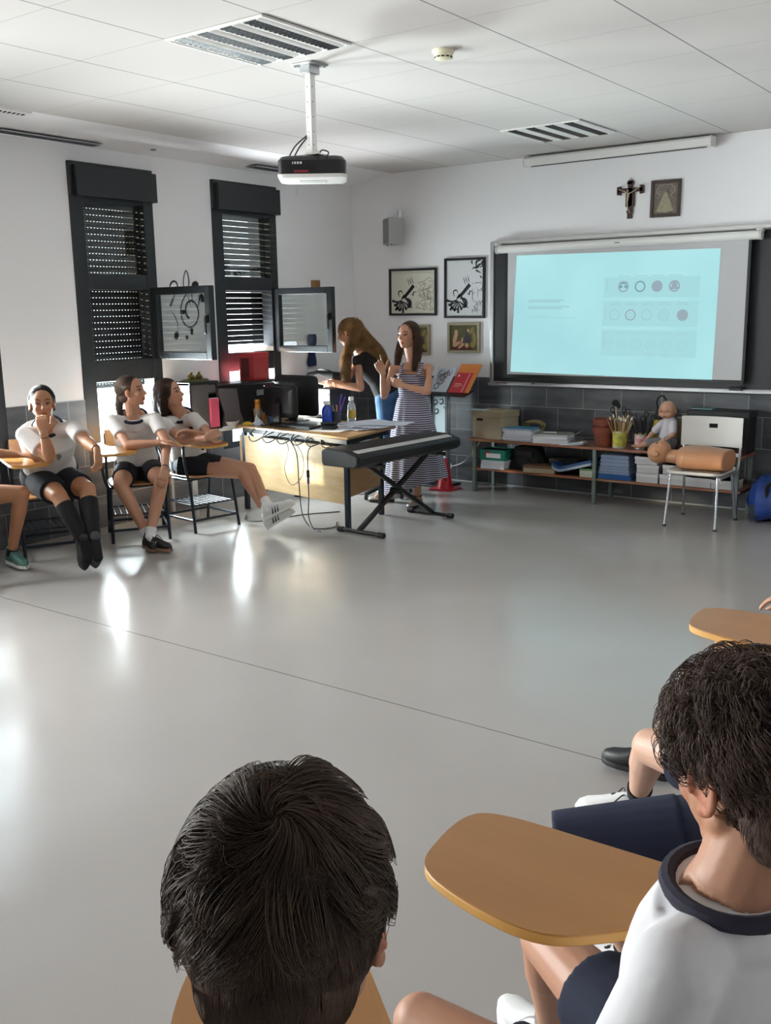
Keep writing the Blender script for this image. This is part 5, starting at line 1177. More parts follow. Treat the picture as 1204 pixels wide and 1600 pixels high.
def tablet_chair(label, x, y, ang, zt=.70, group='tablet-arm chairs'):
    t = T('tablet_chair', label, 'chair', (x, y, 0), ang, group)
    st = MB(); st.loft([(V3(.0, 0, .436), V3(.19, 0, 0), V3(0, .19, 0)), (V3(.0, 0, .445), V3(.205, 0, 0), V3(0, .205, 0)), (V3(0, 0, .452), V3(.20, 0, 0), V3(0, .20, 0)), (V3(0, 0, .450), V3(.12, 0, 0), V3(0, .12, 0))], n=32, pw=5)
    O('seat', st, m_ply, t)
    bk = MB(); n = 9
    rows = [(-.245-.03*(1-((u))**2), u*.20) for u in np.linspace(-1, 1, n)]
    bk.prism([(a-.006, b) for a, b in rows]+[(a+.006, b) for a, b in reversed(rows)], .64, .83); O('backrest', bk, m_ply, t, bev=.004)
    for s in (-1, 1):
        O('leg', MB().cyl((.15, s*.205, .43), (.215, s*.215, .0), .0125, n=12), m_ft, t)
        O('leg', MB().cyl((-.15, s*.205, .43), (-.225, s*.215, .0), .0125, n=12), m_ft, t)
    k = MB()
    for s in (-1, 1): k.tube(bez([(.18, s*.205, .425), (-.12, s*.205, .425), (-.20, s*.205, .46), (-.245, s*.20, .64), (-.265, s*.195, .80)], 6), .0115, 10)
    k.cyl((.15, -.2, .425), (.15, .2, .425), .010, n=10).cyl((-.15, -.2, .425), (-.15, .2, .425), .010, n=10)
    O('seat_frame', k, m_ft, t)
    k = MB()
    k.cyl((.203, -.213, .10), (.203, .213, .10), .011, n=10); k.cyl((-.208, -.213, .10), (-.208, .213, .10), .011, n=10)
    for s in (-1, 1): k.cyl((.203, s*.213, .10), (-.208, s*.213, .10), .010, n=10)
    O('stretcher', k, m_ft, t)
    k = MB()
    for i in range(9): k.cyl((.17, -.18+.045*i, .215), (-.185, -.18+.045*i, .215), .004, n=6)
    k.cyl((.182, -.212, .215), (.182, .212, .215), .007, n=8).cyl((-.19, -.212, .215), (-.19, .212, .215), .007, n=8)
    O('book_rack', k, m_ft, t)
    k = MB(); k.tube(bez([(.16, -.208, .40), (.175, -.245, .50), (.17, -.26, zt-.06), (.20, -.235, zt-.02), (.36, -.16, zt-.013)], 6), .011, 10)
    k.tube(bez([(-.235, -.20, .60), (-.20, -.25, zt-.04), (-.05, -.26, zt-.014), (.2, -.25, zt-.014)], 6), .011, 10)
    O('tablet_support', k, m_ft, t)
    ol = tab_outline()
    tb = O('writing_tablet', MB().prism(ol, zt-.003, zt), m_tab, t, smooth=0)
    O('tablet_edging', MB().prism([(a*1.0, b) for a, b in ol], zt-.022, zt-.003), m_tabe, t, bev=.003)
    return t
# ============================================================ PEOPLE
def skin_mat(name, col, col2=None):
    m = M(name, col, .5, sss=.12, bump=.03, bscale=300); k = NT(m); p = k.n['Principled BSDF']
    at = k.new('ShaderNodeAttribute'); at.attribute_name = 'tint'; at.attribute_type = 'GEOMETRY'
    vm = k.new('ShaderNodeMix'); vm.data_type = 'RGBA'; vm.blend_type = 'MULTIPLY'; vm.inputs[0].default_value = 1
    nz = k.new('ShaderNodeTexNoise'); nz.inputs['Scale'].default_value = 9; tc = k.new('ShaderNodeTexCoord'); k.l.new(tc.outputs['Object'], nz.inputs[0])
    base = k.mix(nz.outputs[0], srgb(col), srgb(col2 or col)); k.l.new(base, vm.inputs[6]); k.l.new(at.outputs['Color'], vm.inputs[7]); k.l.new(vm.outputs[2], p.inputs['Base Color'])
    return m
sk_a = skin_mat('skin_warm', '#b07f64', '#bb8a70'); sk_b = skin_mat('skin_tan', '#a2704f', '#b07d5c'); sk_c = skin_mat('skin_light', '#c09680', '#c9a18c')
def hair_mat(name, c1, c2, rough=.45): return M(name, c1, rough, col2=c2, vscale=14, spec=.35)
h_black = hair_mat('hair_black', '#120e0e', '#1d1614'); h_dark = hair_mat('hair_dark_brown', '#37291f', '#5c473a', .55); h_brown = hair_mat('hair_brown', '#3a261a', '#5a3f2b'); h_curl = hair_mat('hair_curly_brown', '#43332c', '#6b564c', .6)
h_gold = hair_mat('hair_golden_brown', '#6a4a2c', '#a8814f')
def cloth(name, c, **kw): return M(name, c, .9, bump=kw.pop('bump', .25), bscale=kw.pop('bscale', 18), sheen=0, **kw)
c_white = cloth('shirt_white', '#cfcbc8'); c_navy = cloth('shorts_navy', '#14161f'); c_coll = cloth('collar_navy', '#191b2b'); c_whiteb = cloth('tee_white', '#d6d5d8', bscale=9, bump=.4)
c_navyb = cloth('shorts_deep_navy', '#1a2036', bscale=10, bump=.4); c_sockb = cloth('sock_black', '#0e0e12'); c_sockw = cloth('sock_white', '#dcdcdc'); c_black = cloth('top_black', '#161212')
c_jean = M('denim_blue', '#2c4f78', .85, col2='#41678f', vscale=12, bump=.2, bscale=150)
def stripe_mat():
    m = M('striped_cotton', '#4a4658', .9); k = NT(m); p = k.n['Principled BSDF']
    tc = k.new('ShaderNodeTexCoord'); sp = k.new('ShaderNodeSeparateXYZ'); k.l.new(tc.outputs['Object'], sp.inputs[0])
    f = k.math('FRACT', k.math('DIVIDE', sp.outputs[2], .0185)); g = k.math('GREATER_THAN', f, .62)
    k.l.new(k.mix(g, srgb('#4b475c'), srgb('#c2bfca')), p.inputs['Base Color']); return m
c_stripe = stripe_mat()
sh_w = M('shoe_white', '#d9d9d9', .5); sh_b = M('shoe_black', '#131315', .5); sole_w = M('sole_white', '#dedcd6', .6); sole_g = M('sole_gum', '#8d6a52', .6); sh_t = M('shoe_teal', '#4e766f', .7, bump=.2, bscale=200); sh_red = M('shoe_red', '#b83a38', .5)

class Head:
    def __init__(s, c, fwd, up=(0, 0, 1), k=1.0):
        s.c = V3(*c); s.f = unit(V3(*fwd)); u = V3(*up); s.l = unit(np.cross(u, s.f)); s.u = np.cross(s.f, s.l); s.k = k
        s.R = np.column_stack([s.f, s.l, s.u])
    def p(s, a, b, c): return s.c+s.R@(V3(a, b, c)*s.k)
def add_head(b, H, neck, male=False):
    k = H.k; E = lambda c, r: b.ell(H.p(*c), V3(*r)*k, R=H.R, n=28, m=18)
    E((-.012, 0, .03), (.097, .076, .088)); E((.024, 0, -.026), (.066, .061, .075))
    b.cap(H.p(.052, 0, -.080), H.p(.060, 0, -.084), .021*k, .020*k)
    for s in (-1, 1):
        b.cap(H.p(.0, s*.048, -.045), H.p(.045, s*.022, -.080), .021*k, .019*k)
        E((.055, s*.034, -.022), (.026, .024, .026)); E((.083, s*.010, -.030), (.012, .008, .007))
        E((-.006, s*.078, -.004), (.017, .006, .031)); b.cap(H.p(-.012, s*.077, .018), H.p(-.014, s*.084, -.012), .006*k, .006*k); b.ell(H.p(0, s*.079, -.028), V3(.010, .007, .010)*k, R=H.R)
        b.cap(H.p(.074, s*.012, .028), H.p(.066, s*.045, .024), .009*k, .007*k)
    b.cap(H.p(.082, 0, .014), H.p(.104, 0, -.020), .007*k, .0115*k)
    E((.083, 0, -.052), (.010, .021, .0058)); E((.081, 0, -.0625), (.010, .018, .0062)); E((.068, 0, -.055), (.020, .028, .02))
    b.cap(H.p(-.02, 0, -.045), neck, .054*k, .056*k)
def tint_mesh(me, H, lips=(.80, .42, .42), brow=(.22, .17, .15), off=V3(0, 0, 0)):
    n = len(me.vertices); co = np.empty(n*3); me.vertices.foreach_get('co', co); co = co.reshape(-1, 3)
    q = ((co-(H.c-off))@H.R)/H.k; t = np.ones((n, 4)); face = (np.abs(q) < .14).all(1) & (q[:, 0] > .05)
    ab = np.abs(q[:, 1])
    lip = face & (q[:, 2] < -.046) & (q[:, 2] > -.070) & (ab < .023*np.sqrt(np.clip(1-((q[:, 2]+.058)/.013)**2, 0, 1))) & (q[:, 0] > .07)
    arch = .033+.006*np.sin((ab-.012)/.04*PI); br = face & (ab > .013) & (ab < .050) & (np.abs(q[:, 2]-arch) < .0052)
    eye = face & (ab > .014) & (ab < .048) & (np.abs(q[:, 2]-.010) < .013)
    ear = (np.abs(q[:, 0]) < .035) & (ab > .070) & (ab < .1) & (np.abs(q[:, 2]) < .045)
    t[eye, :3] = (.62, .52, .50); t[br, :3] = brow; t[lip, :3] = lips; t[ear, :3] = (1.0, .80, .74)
    chk = face & (ab > .022) & (ab < .06) & (np.abs(q[:, 2]+.02) < .022); t[chk, :3] = (1, .90, .88)
    a = me.color_attributes.new('tint', 'FLOAT_COLOR', 'POINT'); a.data.foreach_set('color', t.ravel())
def hand(b, w, d, pn, side, curl=.35, k=1.0, thumb=.5, fingers=None, spread=0.0):
    """w wrist, d hand direction, pn direction the palm faces, side +1: thumb on cross(d,pn)"""
    d = unit(V3(*d)); pn = V3(*pn); pn = unit(pn-d*(pn@d)); lat = np.cross(d, pn)*side; w = V3(*w)
    P = w+d*.088*k
    b.loft([(w-d*.02*k, lat*.026*k, pn*.019*k), (w+d*.01*k, lat*.028*k, pn*.018*k), (w+d*.05*k, lat*.040*k, pn*.016*k), (P, lat*.041*k, pn*.013*k), (P+d*.008*k, lat*.036*k, pn*.009*k)], n=16, pw=2.6)
    for i, (o, L) in enumerate(((.030, .072), (.010, .080), (-.010, .074), (-.029, .058))):
        c = curl if fingers is None else fingers[i]; p = P+lat*o*k-d*.006*k; a = 0
        dd = unit(d+lat*spread*(1.5-i)); r = .0085*k
        for q, fr in enumerate((.45, .30, .25)):
            a += c*(.9, 1.1, .8)[q]; v = math.cos(a)*dd+math.sin(a)*pn; e = p+v*L*fr*k
            b.cap(p, e, r, r*.92, n=10); p = e; r *= .92
    p = w+d*.022*k+lat*.024*k; v = unit(d*.75+lat*.85+pn*.25)
    e = p+v*.045*k; b.cap(p, e, .014*k, .0105*k, n=10); v2 = unit(d*(1-.2*thumb)+lat*(.55-.8*thumb)+pn*.45*thumb); e2 = e+v2*.034*k; b.cap(e, e2, .0105*k, .0088*k, n=10); e3 = e2+unit(v2+pn*.3*thumb)*.024*k; b.cap(e2, e3, .009*k, .0075*k, n=10)
class Body:
    def __init__(s, J, k=1.0, w=1.0):
        s.J = {a: V3(*v) for a, v in J.items()}; s.k = k; s.w = w; J = s.J
        s.lt = unit(J['shL']-J['shR']); s.lb = unit(J['hiL']-J['hiR']); s.ax = J['neck']-J['pelvis']
        s.L = np.linalg.norm(s.ax); s.up = s.ax/s.L
    def ring(s, t, hw, hd, bend=0):
        lat = unit(s.lb*(1-min(1, max(0, t)))+s.lt*min(1, max(0, t))); lat = unit(lat-s.up*(lat@s.up)); f = np.cross(lat, s.up)
        c = s.J['pelvis']+s.ax*t-f*bend*4*max(0, t)*(1-min(1, t)); return (c, lat*hw*s.w*s.k, f*hd*s.w*s.k)
    def torso(s, b, inf=0.0, t0=-.12, t1=1.0, fem=0):
        prof = [(-.22, .10, .08), (-.12, .155, .105), (.0, .165, .112), (.15, .150, .105), (.35, .132, .098), (.55, .148, .108+.012*fem), (.70, .160, .110+.018*fem), (.82, .162, .10), (.92, .122, .078), (1.0, .064, .060), (1.06, .052, .052)]
        R = [s.ring(t, hw+inf, hd+inf, .02) for t, hw, hd in prof if t0-1e-6 <= t <= t1+.061]
        b.loft(R, n=30, pw=2.3); return b
    def legs(s, b, th=1.0):
        J, k = s.J, s.k
        for q in 'RL':
            if 'kn'+q not in J: continue
            h, n_, a = J['hi'+q], J['kn'+q], J['an'+q]
            b.cap(h, h*.55+n_*.45, .088*k*th, .076*k*th); b.cap(h*.55+n_*.45, n_, .076*k*th, .054*k*th)
            b.ell(n_, V3(.054, .054, .054)*k*th)
            m_ = n_*.68+a*.32; bk = unit(np.cross(np.cross(n_-h, a-n_), a-n_)); b.cap(n_, m_, .051*k*th, .052*k*th); b.cap(m_, a, .050*k*th, .031*k*(1+.3*(th-1))); b.ell(a, V3(.035, .035, .036)*k)
    def arms(s, b, th=1.0):
        J, k = s.J, s.k
        for q in 'RL':
            if 'el'+q not in J: continue
            sh, e, w_ = J['sh'+q], J['el'+q], J['wr'+q]
            b.ell(sh, V3(.052, .052, .052)*k*th); b.cap(J['neck']*.35+sh*.65-s.up*.022, sh, .045*k, .050*k)
            b.cap(sh, e, .046*k*th, .037*k*th); m_ = e*.7+w_*.3; b.cap(e, m_, .037*k*th, .037*k*th); b.cap(m_, w_, .037*k*th, .024*k)
def W2L(me, off):
    n = len(me.vertices); co = np.empty(n*3); me.vertices.foreach_get('co', co); co = co.reshape(-1, 3)-off; me.vertices.foreach_set('co', co.ravel()); me.update(); return me
def shrink(me, B, sl=.5, lg=.4, amt=.011, world_off=V3(0, 0, 0)):
    """pull the skin in where clothes lie over it"""
    n = len(me.vertices); co = np.empty(n*3); me.vertices.foreach_get('co', co); co = co.reshape(-1, 3); no = np.empty(n*3); me.vertices.foreach_get('normal', no); no = no.reshape(-1, 3)
    J = B.J; cov = np.zeros(n, bool)
    t = ((co-J['pelvis'])@B.up)/B.L; dn = np.linalg.norm(co-J['neck']-B.up*((co-J['neck'])@B.up)[:, None], axis=1)
    dax = np.linalg.norm((co-J['pelvis'])-B.up*((co-J['pelvis'])@B.up)[:, None], axis=1)
    cov |= (t < .86) & (t > -.3) & (dax < .22*B.w); wn = np.where((t >= .86) & (t < 1.03) & (dn < .24), np.clip((dn-.088)/.03, 0, 1), 0.0)
    hd = np.linalg.norm(co-J['head'], axis=1) < .13; cov &= ~hd; wn[hd] = 0
    for a, b, f in (('sh', 'el', sl), ('hi', 'kn', lg)):
        for q in 'RL':
            if b+q not in J: continue
            d = J[b+q]-J[a+q]; L = np.linalg.norm(d); tt = ((co-J[a+q])@d)/L/L; r = np.linalg.norm(co-J[a+q]-d*tt[:, None], axis=1)
            wn = np.maximum(wn, np.where((tt > -.3) & (r < .11), np.clip((f-.03-tt)/.09, 0, 1), 0))
    for q in 'RL':
        if 'el'+q in J:
            p0, p1 = J['el'+q], J['wr'+q]; d = p1-p0; L = np.linalg.norm(d); tt = np.clip(((co-p0)@d)/L/L, 0, 1.6); r = np.linalg.norm(co-p0-d*tt[:, None], axis=1); cov &= ~(r < .055); wn[r < .055] = 0
    wn[hd] = 0; wn = np.maximum(wn, cov); co -= no*(wn*amt)[:, None]; me.vertices.foreach_set('co', co.ravel()); me.update()
def put(name, src, mat, root, off, voxel=None, it=5, keep=None, label=None, fac=.5):
    if voxel: me = remesh(src, name, voxel, it, fac, keep); sm = 0
    else: me = src.mesh(name); fix_normals(me); sm = 40
    W2L(me, off)
    if voxel:
        for m in (mat if isinstance(mat, (list, tuple)) else [mat]): me.materials.append(m)
        o = bpy.data.objects.new(name, me); COL.objects.link(o); o.parent = root
    else: o = O(name, me, mat, root, smooth=sm)
    if label: o['label'] = label
    return o
def eyes(H, root, off, iris='#2a1a12'):
    for s in (-1, 1):
        k = MB(); c = H.p(.0665, s*.030, .010); k.ell(c, V3(.0105, .0115, .0065)*H.k, R=H.R, n=14, m=10); e = put('eye', k, M('eye_white', '#8f827b', .4), root, off)
        i = MB(); g = unit(H.R@V3(1, s*.12, 0)); i.ell(c+g*.0075*H.k, V3(.0045, .0062, .0056)*H.k, R=H.R, n=10, m=8); put('iris', i, M('iris', iris, .15), e, off)
        l = MB(); l.tube([H.p(.0755-.008*abs(q)**1.5, s*.030+.0125*q, .0165-.005*q*q) for q in (-1, -.5, 0, .5, 1)], .0022*H.k, 5); put('eyelid', l, M('lash', '#20150f', .6), root, off)
def shoe(root, off, an, toe, up, L=.26, upper=sh_w, sole=sole_w, laces=None, stripes=None, name='shoe', flat=False, w=1.0, label=None):
    x = unit(V3(*toe)); z = unit(V3(*up)-x*(V3(*up)@x)); y = np.cross(z, x); R = np.column_stack([x, y, z]); A = V3(*an)
    heel = A-x*.062-z*.075
    P = lambda a, b, c: heel+R@V3(a, b, c)
    wd = [(.0, .022), (.02, .032), (.07, .034), (.13, .037), (.18, .043), (.225, .038), (.25, .022), (.262, .006)]
    s_ = L/.262
    so = MB(); so.loft([(P(0, 0, z_), 0, 0) for z_ in ()] or [(P(a*s_, 0, .012), V3(0, 0, 0)+y*b*w, z*.013) for a, b in wd], n=16, pw=6)
    shoe_o = put(name, MB().loft([(P(a*s_, 0, .012+h*.5), y*b*.93*w, z*(h*.5+.006)) for (a, b), h in zip(wd, ((.055, .085, .09, .072, .052, .043, .032, .012) if not flat else (.045, .05, .03, .02, .022, .026, .022, .01)))], n=20, pw=2.5), upper, root, off, label=label)
    so_o = put('sole', so, sole, root, off); so_o.parent = shoe_o
    if not flat:
        co = MB().cap(P(.045*s_, 0, .075), P(.05*s_, 0, .098), .038, .036); put('ankle_collar', co, upper, root, off).parent = shoe_o
        k = MB()
        for i in range(5):
            a = .105+.016*i; h = .088-.0115*i; k.cyl(P(a*s_, -.02, h-.002), P((a+.006)*s_, .02, h-.002), .0028, n=6); k.cyl(P(a*s_, .02, h-.002), P((a+.006)*s_, -.02, h-.002), .0028, n=6)
        if laces: k.tube(bez([P(.10*s_, 0, .09), P(.11*s_, .03, .10), P(.14*s_, .045, .07)], 5), .0025, 5); k.tube(bez([P(.10*s_, 0, .09), P(.11*s_, -.03, .10), P(.13*s_, -.048, .07)], 5), .0025, 5)
        put('laces', k, laces or upper, root, off).parent = shoe_o
    if stripes:
        k = MB()
        for s in (-1, 1):
            for i in range(3): a = .075+.024*i; k.bar(P(a*s_, s*.0385*w, .022), P((a+.022)*s_, s*.029*w, .070), .009, .004)
        put('side_stripes', k, stripes, root, off).parent = shoe_o
    return shoe_o
def strands_mesh(P, r, name, root_r=1.0, tip_r=.35):
    """P: (N,S,3) poly-lines -> one mesh of three-sided hairs"""
    N, Sg, _ = P.shape; T_ = np.gradient(P, axis=1); T_ /= np.linalg.norm(T_, axis=2, keepdims=True)+1e-9
    ref = np.tile(V3(.31, .17, .93), (N, Sg, 1)); n1 = np.cross(T_, ref); n1 /= np.linalg.norm(n1, axis=2, keepdims=True)+1e-9; n2 = np.cross(T_, n1)
    rad = (np.linspace(root_r, tip_r, Sg)**1.0)[None, :, None]*(r if np.isscalar(r) else r[:, None, None])
    V = np.stack([P+rad*(math.cos(a)*n1+math.sin(a)*n2) for a in (0, 2.094, 4.189)], axis=2)
    idx = np.arange(N*Sg*3).reshape(N, Sg, 3); F = []
    for j in range(3):
        a, b, c, d = idx[:, :-1, j], idx[:, :-1, (j+1) % 3], idx[:, 1:, (j+1) % 3], idx[:, 1:, j]; F.append(np.stack([a, b, c, d], -1).reshape(-1, 4))
    F = np.concatenate(F); me = bpy.data.meshes.new(name); me.vertices.add(N*Sg*3); me.vertices.foreach_set('co', V.reshape(-1)); me.loops.add(len(F)*4); me.loops.foreach_set('vertex_index', F.reshape(-1).astype(np.int32)); me.polygons.add(len(F)); me.polygons.foreach_set('loop_start', np.arange(0, len(F)*4, 4, dtype=np.int32)); me.polygons.foreach_set('use_smooth', np.ones(len(F), bool)); me.update(calc_edges=True); return me
def cap_hair(H, n, cen, rad, mask, whorl, length, seg=10, lift=.04, swirl=.5, clumps=220, clumpf=.5, jit=.03, r=.0006, curly=0, curlf=3.0, back=None, rng=None):
    """hairs that follow the skull away from a whorl"""
    rng = rng or np.random.default_rng(5); d = rng.normal(size=(n*4, 3)); d /= np.linalg.norm(d, axis=1, keepdims=True); d = d[mask(d)][:n]; n = len(d)
    wv = unit(V3(*whorl)); cc = d[rng.integers(0, n, clumps)]; near = np.argmax(d@cc.T, axis=1)
    ph = rng.uniform(0, 6.28, clumps)[near]+rng.normal(0, .25, n); crand = rng.normal(size=(clumps, 3))[near]; lr = rng.uniform(.75, 1.1, n)*rng.uniform(.8, 1.15, clumps)[near]
    cur = d.copy(); out = np.empty((n, seg, 3)); cen = V3(*cen); rad = V3(*rad); li = rng.uniform(.3, 1.2, clumps)[near]*lift; hj = rng.normal(0, jit, (n, 3)); target = cc[near]
    for i in range(seg):
        t = i/(seg-1); rr_ = 1+li*math.sin(min(1, t*1.3)*PI/2)[()] if False else 1+li*np.sin(min(1, t*1.25)*PI*.6)
        p = cur*rr_[:, None]*rad+cen
        if curly:
            nn = cur; a1 = np.cross(nn, wv+1e-3); a1 /= np.linalg.norm(a1, axis=1, keepdims=True)+1e-9; a2 = np.cross(nn, a1)
            am = curly*min(1, t*2.2); p = p+am*(np.cos(ph+t*curlf*6.28)[:, None]*a1+np.sin(ph+t*curlf*6.28)[:, None]*nn*.9)
        out[:, i] = p
        tg = -(wv-cur*(cur@wv)[:, None]); tn = np.linalg.norm(tg, axis=1, keepdims=True)+.05; tg = tg/tn+swirl*np.cross(cur, wv)/tn*np.exp(-2.5*np.arccos(np.clip(cur@wv, -1, 1)))[:, None]
        tg = tg+crand*.18+hj
        if back is not None: tg = tg+V3(*back)
        if clumpf: tg = tg+(target-cur)*clumpf*t*2
        tg -= cur*(tg*cur).sum(1, keepdims=True); tg /= np.linalg.norm(tg, axis=1, keepdims=True)+1e-6
        step = (length*lr/(seg-1)/rad.mean())[:, None]; cur = cur+tg*step; cur /= np.linalg.norm(cur, axis=1, keepdims=True)
    W = (out.reshape(-1, 3)*H.k)@H.R.T+H.c
    return W.reshape(n, seg, 3), rng.uniform(.7, 1.3, n)*r
def guide_hair(guides, n, r=.0012, seg=14, wav=.006, rng=None):
    rng = rng or np.random.default_rng(3); L = []; 
    for g in guides:
        P = np.array([p for p, _ in g], float); R = np.array([q for _, q in g], float); tt = np.linspace(0, 1, len(P)); ts = np.linspace(0, 1, seg)
        Pi = np.stack([np.interp(ts, tt, P[:, a]) for a in range(3)], 1); 
        for _ in range(2): Pi[1:-1] = (Pi[:-2]+Pi[2:]+2*Pi[1:-1])/4
        Ri = np.interp(ts, tt, R); m = n//len(guides); o = rng.normal(size=(m, 3)); o /= np.linalg.norm(o, axis=1, keepdims=True); o *= rng.uniform(.85, 1.12, (m, 1)); ph = rng.uniform(0, 6.28, (m, 1)); rd = rng.normal(size=(m, 1, 3))
        L.append(Pi[None]+o[:, None, :]*Ri[None, :, None]+rd*(wav*np.sin(ts[None, :]*9+ph))[:, :, None])
    P = np.concatenate(L); return P, rng.uniform(.7, 1.3, len(P))*r
def hair_obj(name, core, strands, mat, root, off, voxel=.006, label=None):
    """core volume + strands joined in one mesh object"""
    import bmesh
    ms = []
    if core is not None: ms.append(remesh(core, 'core', voxel, 3))
    for P, r in strands: ms.append(strands_mesh(P, r, 'st'))
    b = bmesh.new()
    for m in ms: b.from_mesh(m)
    me = bpy.data.meshes.new(name); b.to_mesh(me); b.free()
    for m in ms: bpy.data.meshes.remove(m)
    me.polygons.foreach_set('use_smooth', np.ones(len(me.polygons), bool)); me.materials.clear(); me.materials.append(mat); W2L(me, off)
    o = bpy.data.objects.new(name, me); COL.objects.link(o); o.parent = root
    if label: o['label'] = label
    return o
def person(label, J, group=None):
    p = J['pelvis']; t = T('person', label, 'person', (p[0], p[1], 0), 0, group); return t, V3(p[0], p[1], 0)
def collar(B, root, off, mat, r=.075, drop=.0, tube_r=.0125):
    nk = B.J['neck']; lat = B.lt; f = np.cross(lat, B.up); k = MB()
    k.tube([nk+B.up*(-.003-.034*(math.cos(a)*.5+.5)-drop)+f*((r+.012)*math.cos(a)+.006)+lat*(r+.022)*math.sin(a) for a in np.linspace(0, 2*PI, 29)[:-1]], tube_r, 8, closed=True)
    put('shirt_collar', k, mat, root, off)
def emblem(B, root, off, s=1):
    lat = B.lt; f = np.cross(lat, B.up); c = B.J['neck']*.62+B.J['pelvis']*.38+lat*.062*s+f*(.110*B.w*B.k+.022); k = MB()
    k.tube([c+B.up*.017*math.sin(a)+lat*.017*math.cos(a) for a in np.linspace(0, 2*PI, 19)[:-1]], .0035, 6, closed=True); k.ell(c, (.007, .007, .007)); k.box(c-B.up*.03, (.02, .004, .004), R=np.column_stack([lat, f, B.up]))
    put('shirt_emblem', k, M('emblem_dark', '#34363c', .7), root, off)
def tee(B, root, off, mat, voxel=.006, sleeve=.6, inf=.013, loose=1.0, fem=0, t0=.07, name='shirt', cr=.078):
    b = MB(); B.torso(b, inf, t0=t0, t1=.86, fem=fem); J, k = B.J, B.k
    nk = J['neck']; b.loft([B.ring(.78, .165, .108), B.ring(.85, .152, .102), (nk-B.up*.022+np.cross(B.lt, B.up)*.006, B.lt*(cr+.022), np.cross(B.lt, B.up)*(cr+.012)-B.up*.017), (nk-B.up*.016+np.cross(B.lt, B.up)*.006, B.lt*(cr+.014), np.cross(B.lt, B.up)*(cr+.004)-B.up*.017)], n=28)
    for q in 'RL':
        if 'el'+q not in J: continue
        sh, e = J['sh'+q], J['el'+q]; d = e-sh
        b.ell(sh, V3(.057, .057, .055)*k); b.cap(nk*.56+sh*.44-B.up*.050, sh-B.up*.003, .055*k, .058*k); m_ = sh+d*sleeve
        b.tube([sh, sh+d*sleeve*.5, m_], [.055*k, .054*k*loose, .055*k*loose], 18)
    return put(name, b, mat, root, off, voxel, 4, fac=.45)
def shorts(B, root, off, mat, frac=.5, voxel=.006, th=1.0, loose=1.0):
    b = MB(); B.torso(b, .022, t0=-.22, t1=.12); J, k = B.J, B.k
    for q in 'RL':
        h, n_ = J['hi'+q], J['kn'+q]; d = n_-h; b.ell(h, V3(.10, .10, .095)*k*th); b.tube([h-d*.1, h+d*frac*.5, h+d*frac], [.098*k*th, .093*k*th*loose, .085*k*th*loose], 20)
    return put('shorts', b, mat, root, off, voxel, 4, fac=.45)
def sock(B, q, root, off, mat, f0, f1, th=1.0, toe=None):
    n_, a = B.J['kn'+q], B.J['an'+q]; pts = []; rs = []
    for t in np.linspace(f0, f1, 8):
        pts.append(n_+(a-n_)*t); r = (.052 if t < .35 else .052+(.034-.052)*(t-.35)/.65)*B.k*th+.004; rs.append(r)
    if toe is not None:
        m_ = MB().tube(pts, rs, 18).ell(a, V3(.040, .040, .040)*B.k); m_.cap(a, a+V3(*toe), .039, .033); return put('sock', m_, mat, root, off, .005, 2)
    return put('sock', MB().tube(pts, rs, 18), mat, root, off)
m_cord = M('bracelet_dark', '#1a1210', .6)
def bracelet(p, d, r, root, off):
    x, y = perp(d); put('bracelet', MB().tube([V3(*p)+r*(math.cos(a)*x+math.sin(a)*y) for a in np.linspace(0, 2*PI, 17)[:-1]], .0028, 6, closed=True), m_cord, root, off)
allh = lambda d: (d[:, 2] > -.35-.35*(-d[:, 0])) & ~((d[:, 0] > .40) & (d[:, 2] < .66)) & ~((d[:, 0] > .1) & (d[:, 2] < .05))
def base_cap(H, b, inf=0.0):
    b.ell(H.p(-.031, 0, .036), V3(.098+inf, .082+inf, .092+inf)*H.k, R=H.R, n=28, m=18); b.ell(H.p(-.046, 0, -.018), V3(.068, .069, .062)*H.k, R=H.R, n=24, m=16)

# ---- seated student with hand over mouth -------------------------------------------------
J = {'pelvis': [-6.2, 4.252, .575], 'neck': [-5.962, 4.1, .985], 'head': [-5.906, 4.035, 1.128], 'shR': [-5.985, 3.925, .925], 'shL': [-5.782, 4.178, .955], 'elR': [-5.736, 3.942, .785], 'wrR': [-5.70, 3.885, .96], 'elL': [-5.549, 4.113, .880], 'wrL': [-5.37, 4.056, .842], 'hiR': [-6.187, 4.155, .55], 'hiL': [-6.113, 4.298, .55], 'knR': [-5.807, 4.036, .494], 'knL': [-5.718, 4.208, .520], 'anR': [-5.541, 4.015, .205], 'anL': [-5.50, 4.075, .212]}
t, off = person('person in white polo, hand over mouth, black knee socks, seated at the left', J)
B = Body(J, 1.0, 1.16); H = Head(J['head'], (.80, -.50, -.02), k=1.0)
b = MB(); B.torso(b, 0, t0=-.22); B.legs(b, 1.12); B.arms(b, 1.15); add_head(b, H, V3(*J['neck']))
hand(b, J['wrR'], (-.25, .10, .9), (-.85, .5, .15), -1, .55); hand(b, J['wrL'], (.35, -.25, -.9), (-.7, -.3, -.2), 1, .45)
for q, d in (('R', (.35, -.18, -.55)), ('L', (.35, -.15, -.55))): b.cap(J['an'+q], V3(*J['an'+q])+unit(V3(*d))*.13, .035, .03)
me = remesh(b, 'body', .0055, 5, keep=[(H.c, .14, .22), (J['wrR'], .16, .15), (J['wrL'], .16, .15)]); shrink(me, B); tint_mesh(me, H); W2L(me, off); me.materials.append(sk_b); o = bpy.data.objects.new('body', me); COL.objects.link(o); o.parent = t
eyes(H, t, off); tee(B, t, off, c_white, fem=1, sleeve=.66, loose=1.14); shorts(B, t, off, c_navy, .72, th=1.12); emblem(B, t, off); collar(B, t, off, c_coll, r=.078)
k = MB(); nk = B.J['neck']; f = np.cross(B.lt, B.up)
